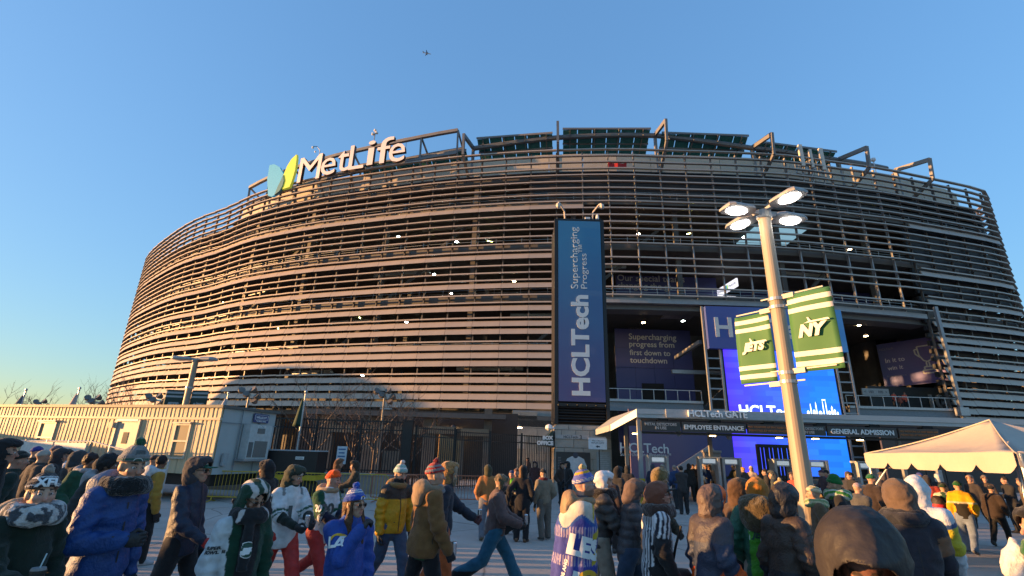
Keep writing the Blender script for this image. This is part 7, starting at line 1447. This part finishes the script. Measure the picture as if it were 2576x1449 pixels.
# left background crowd
for u, v, y, hd_, lab, jc, hat_, hc in [(12, 1106, 7.0, 30, 'bulky dark figure with black hood at the very left edge', (.012, .012, .012), 'hood', BLK), (45, 1131, 7.6, 50, 'person in dark green coat and black knit hat behind the pom hat', (.02, .035, .028), 'beanie', (.02, .022, .02)),
        (92, 1121, 12., 40, 'person in brown coat and blue beanie among the left crowd', (.045, .03, .02), 'beanie', (.03, .04, .22)), (108, 1129, 10.5, 60, 'person in cream knit hat among the left crowd', (.05, .04, .035), 'beanie', (.36, .31, .26)), (142, 1119, 12.5, 20, 'person in purple grey beanie and dark striped coat at left', (.03, .035, .04), 'beanie', (.14, .09, .11)),
        (152, 1129, 11., 30, 'person in black padded coat left of the white jersey', (.03, .032, .035), 'hood', (.035, .035, .04)), (170, 1128, 11.5, 70, 'person in white jersey number 17 with black hat, back turned', (.58, .58, .60), 'beanie', BLK), (195, 1134, 10.5, 60, 'person in black hooded jacket right of the white jersey', (.022, .022, .025), 'hood', (.04, .045, .05)),
        (230, 1139, 9.4, 340, 'person with dark curly hair in green jersey with grey hood', (.02, .075, .045), 'hair', (.025, .012, .010)), (262, 1150, 8.6, 20, 'person in brown fur coat partly behind the blue parka', (.13, .085, .05), 'hood', (.05, .04, .035)), (388, 1143, 12.5, 40, 'person in dark brown coat behind the mustard coat', (.05, .035, .03), 'beanie', (.06, .03, .025)), (273, 1141, 7.2, 10, 'person with black hair directly behind the blue parka', (.03, .03, .03), 'hair', (.012, .011, .012))]:
    p = Person(u, v, y, hd_, lab, arms=('pocket', 'pocket'), hat=.03, skin=SKD if hat_ == 'hair' else (.38, .22, .16), hyaw=10, stride=random.uniform(0, 12)); p.body(); p.jacket(jc, .05, .42); p.trousers(BLK if random.random() < .6 else JEAN2); p.shoes(); p.hands(BLK)
    if hat_ == 'hood': p.hood(hc)
    elif hat_ == 'beanie': p.beanie(hc, cuff=hc)
    else: p.hair(hc, puffy=.02); p.hood_down((.3, .29, .3))
    if u == 170: p.decal(p.parts['jacket'], '17', .30, A3(0, -.1, p.Z(.66)), (.1, -1, 0), PB_, bold=.01, name='number')
for u, v, y, hd_, lab, jc, hc in [(852, 1152, 15.5, 30, 'person in brown hooded coat behind the orange beanie', (.09, .045, .025), (.15, .075, .04)), (897, 1158, 14.8, 200, 'person in dark olive hooded coat gesturing with black gloves by the low wall', (.05, .04, .028), (.05, .036, .026)), (1428, 1160, 22, 200, 'dark hooded person in front of the jersey poster', BLK, BLK), (1466, 1170, 20, 60, 'person in dark coat right of the poster, mostly behind blanket wearer', (.05, .045, .04), (.12, .08, .06)), (1347, 1160, 24.5, 250, 'person in maroon coat standing at the gate fence', (.07, .03, .028), (.05, .03, .03)), (1413, 1162, 23, 300, 'person in dark brown coat close to the awning post', (.05, .032, .026), (.04, .025, .022)), (1553, 1172, 14.5, 30, 'person in black coat with dark backpack right of the white hood', BLK, BLK), (1578, 1170, 19, 60, 'person in black beanie coat near the lit canopy post', (.02, .02, .024), (.03, .03, .03))]:
    p = Person(u, v, y, hd_, lab, arms=('hold', 'hold') if u == 897 else ('pocket', 'pocket'), hat=.04, stride=random.uniform(0, 14)); p.body(); p.jacket(jc, .05, .42); p.trousers(BLK if u % 2 else JEAN2); p.shoes(); p.hands(BLK, grip=(.1, .1)); p.hood(hc)
# ---- far crowd: four figures built once, copied with their own cloth colours
TPL = []
for k, (arms, st, hatk) in enumerate([(('pocket', 'pocket'), 0, 'beanie'), (('down', 'down'), 18, 'hood'), (('hold', 'pocket'), 6, 'beanie'), (('cross', 'cross'), 3, 'hair')]):
    p = Person(1290+k, 1130, 26., 270, 'template', arms=arms, stride=st, H=1.76, vx=.034, seed=50+k); p.body(); p.jacket((.5, .5, .5), .05, .43); p.trousers((.5, .5, .5), .03); p.shoes(); p.hands(BLK); [lambda: p.beanie((.5, .5, .5), cuff=(.5, .5, .5)), lambda: p.hood((.5, .5, .5)), lambda: p.hair((.5, .5, .5))][['beanie', 'hood', 'hair'].index(hatk)](); TPL.append(p.root)
CC = {}
def cm(c):
    k = tuple(round(float(x), 3) for x in c)
    if k not in CC: CC[k] = M('far_cloth_%d' % len(CC), k, .9, 0, .25, 9., .4, 30)
    return CC[k]
used = set()
def far(u, y, hd_, lab, jc, hc, tr=BLK, H=1.76, group=None, z=0., k=None):
    k = random.randrange(4) if k is None else k; t = TPL[k]
    if k in used: t = copy_tree(t)
    used.add(k); p_ = at_y(u, 1160, y); t.location = (p_.x, y, z); t.rotation_euler = (0, 0, R(hd_-90)); s_ = H/1.76; t.scale = (s_, s_, s_); t['label'] = lab
    if group: t['group'] = group
    elif 'group' in t: del t['group']
    for o in t.children:
        nm = o.name.split('.')[0]; c = {'jacket': jc, 'trousers': tr, 'beanie': hc, 'hood': hc, 'hair': (.02, .015, .012)}.get(nm)
        if c is not None: o.material_slots[0].link = 'OBJECT'; o.material_slots[0].material = cm(c)
    return t
ORB = (.34, .12, .03)
for a in [(1697, 23, 100, 'person in navy jersey with light blue number before the metal detectors', (.02, .04, .11), (.25, .18, .15)), (1731, 27, 60, 'black silhouette striding between the first two metal detectors', BLK, BLK, BLK, 1.8, None, 0, 1), (1741, 30, 270, 'person in dark coat with bare head lit by warm light left of pillar', (.03, .03, .035), (.2, .1, .05), BLK, 1.75, None, 0, 3), (1753, 30.5, 260, 'person in black coat right beside the warm lit face', BLK, (.16, .09, .05)),
          (1772, 29, 270, 'person in blue jacket and pale scarf inside the second detector', (.03, .08, .22), (.42, .3, .2)), (1783, 29.5, 250, 'person in cream jacket inside the second detector', (.42, .34, .28), (.3, .18, .1)), (1809, 28.5, 270, 'person in black coat between second and third detectors', BLK, (.22, .12, .07)), (1845, 29, 200, 'person in olive coat inside the third detector', (.10, .09, .06), (.16, .15, .12)), (1870, 26, 120, 'person in orange knit hat before the glowing screen', (.05, .04, .04), (.55, .24, .05), BLK, 1.72, None, 0, 0), (1888, 26.5, 240, 'person in white hood and pinkish jacket before the glowing screen', (.42, .32, .28), (.55, .45, .42), BLK, 1.78, None, 0, 1),
          (1926, 20, 160, 'person in black cap and dark coat left of the turnstile cage', BLK, (.02, .02, .025)), (1944, 17, 140, 'person in dark grey hat below the turnstile cage', (.04, .05, .05), (.05, .06, .06)), (1993, 16, 200, 'person in bright red coat half hidden by the lamp post', (.55, .06, .04), (.05, .04, .04)), (2066, 21, 170, 'person in dark maroon hat right of lamp post before the screen', (.05, .03, .035), (.08, .03, .04)), (2078, 22, 150, 'person with white cap and red scarf before the screen', (.35, .10, .07), (.5, .48, .46)), (2137, 18, 180, 'person in black coat holding white phone near the tent corner', BLK, BLK), (2125, 19, 30, 'person in dark coat left of the phone holder', (.03, .03, .04), (.06, .05, .05)),
          (1640, 24, 60, 'person in navy coat before the first metal detector', (.02, .025, .05), (.05, .05, .06)), (1668, 25, 120, 'person in grey coat inside the first metal detector', (.12, .12, .13), (.3, .25, .2)), (1712, 21, 80, 'person in dark coat left of the striding silhouette', (.035, .03, .03), (.1, .06, .045)),
          (2215, 20, 100, 'person in dark coat under the left part of the tent', (.04, .03, .03), (.06, .05, .05)), (2310, 22, 120, 'person in blue hood under the tent between red coats', (.03, .04, .16), (.05, .06, .2)), (2350, 20, 60, 'person in black coat and white cap under the tent', BLK, (.4, .4, .38)), (2432, 19, 200, 'person in dark coat with warm lit face at right under the tent', (.03, .025, .025), (.3, .18, .12)), (2465, 20, 230, 'person in brown jacket far under the tent right side', (.06, .04, .03), (.12, .1, .09)), (2520, 18, 170, 'person in black coat between the two right tent poles', BLK, (.04, .04, .045)), (2560, 17, 160, 'person in brown coat at the right edge behind the tent', (.07, .05, .035), (.1, .07, .05))]: far(*a)
for i, (u, y, jc, lab) in enumerate([(1158, 46, (.03, .03, .035), 'person in black coat and pale trousers, leftmost inside the gate'), (1166, 46.5, BLK, 'person all in black second from left inside the gate'), (1193, 45, (.04, .04, .10), 'person in navy coat third from left inside the gate'), (1212, 47, (.12, .06, .045), 'person in brown coat in the middle group inside the gate'), (1226, 46, (.06, .03, .035), 'person in maroon coat beside the brown coat inside the gate'), (1243, 44, (.5, .5, .55), 'person in white jacket rightmost of the group inside the gate'), (1290, 44, (.3, .05, .04), 'person with red top at the pale stone wall inside the gate'), (1330, 42, (.10, .05, .04), 'person in brown coat inside the gate by the stone wall')]): far(u, y, random.choice([270, 90, 0, 200]), lab, jc, random.choice([(.2, .1, .05), BLK, (.4, .1, .08)]), random.choice([BLK, (.3, .28, .26)]))
for u, lab in ((2283, 'person in orange red vest leaning on the right balcony rail, left one'), (2311, 'person in orange red coat standing at the right balcony rail, right one'), (2297, 'small person in dull orange coat between the two at the balcony rail')):
    far(u, 52.6, 265, lab, (.62, .10, .05) if u != 2297 else (.3, .08, .05), (.3, .08, .05), BLK, 1.7 if u != 2297 else 1.35, None, 7.6)
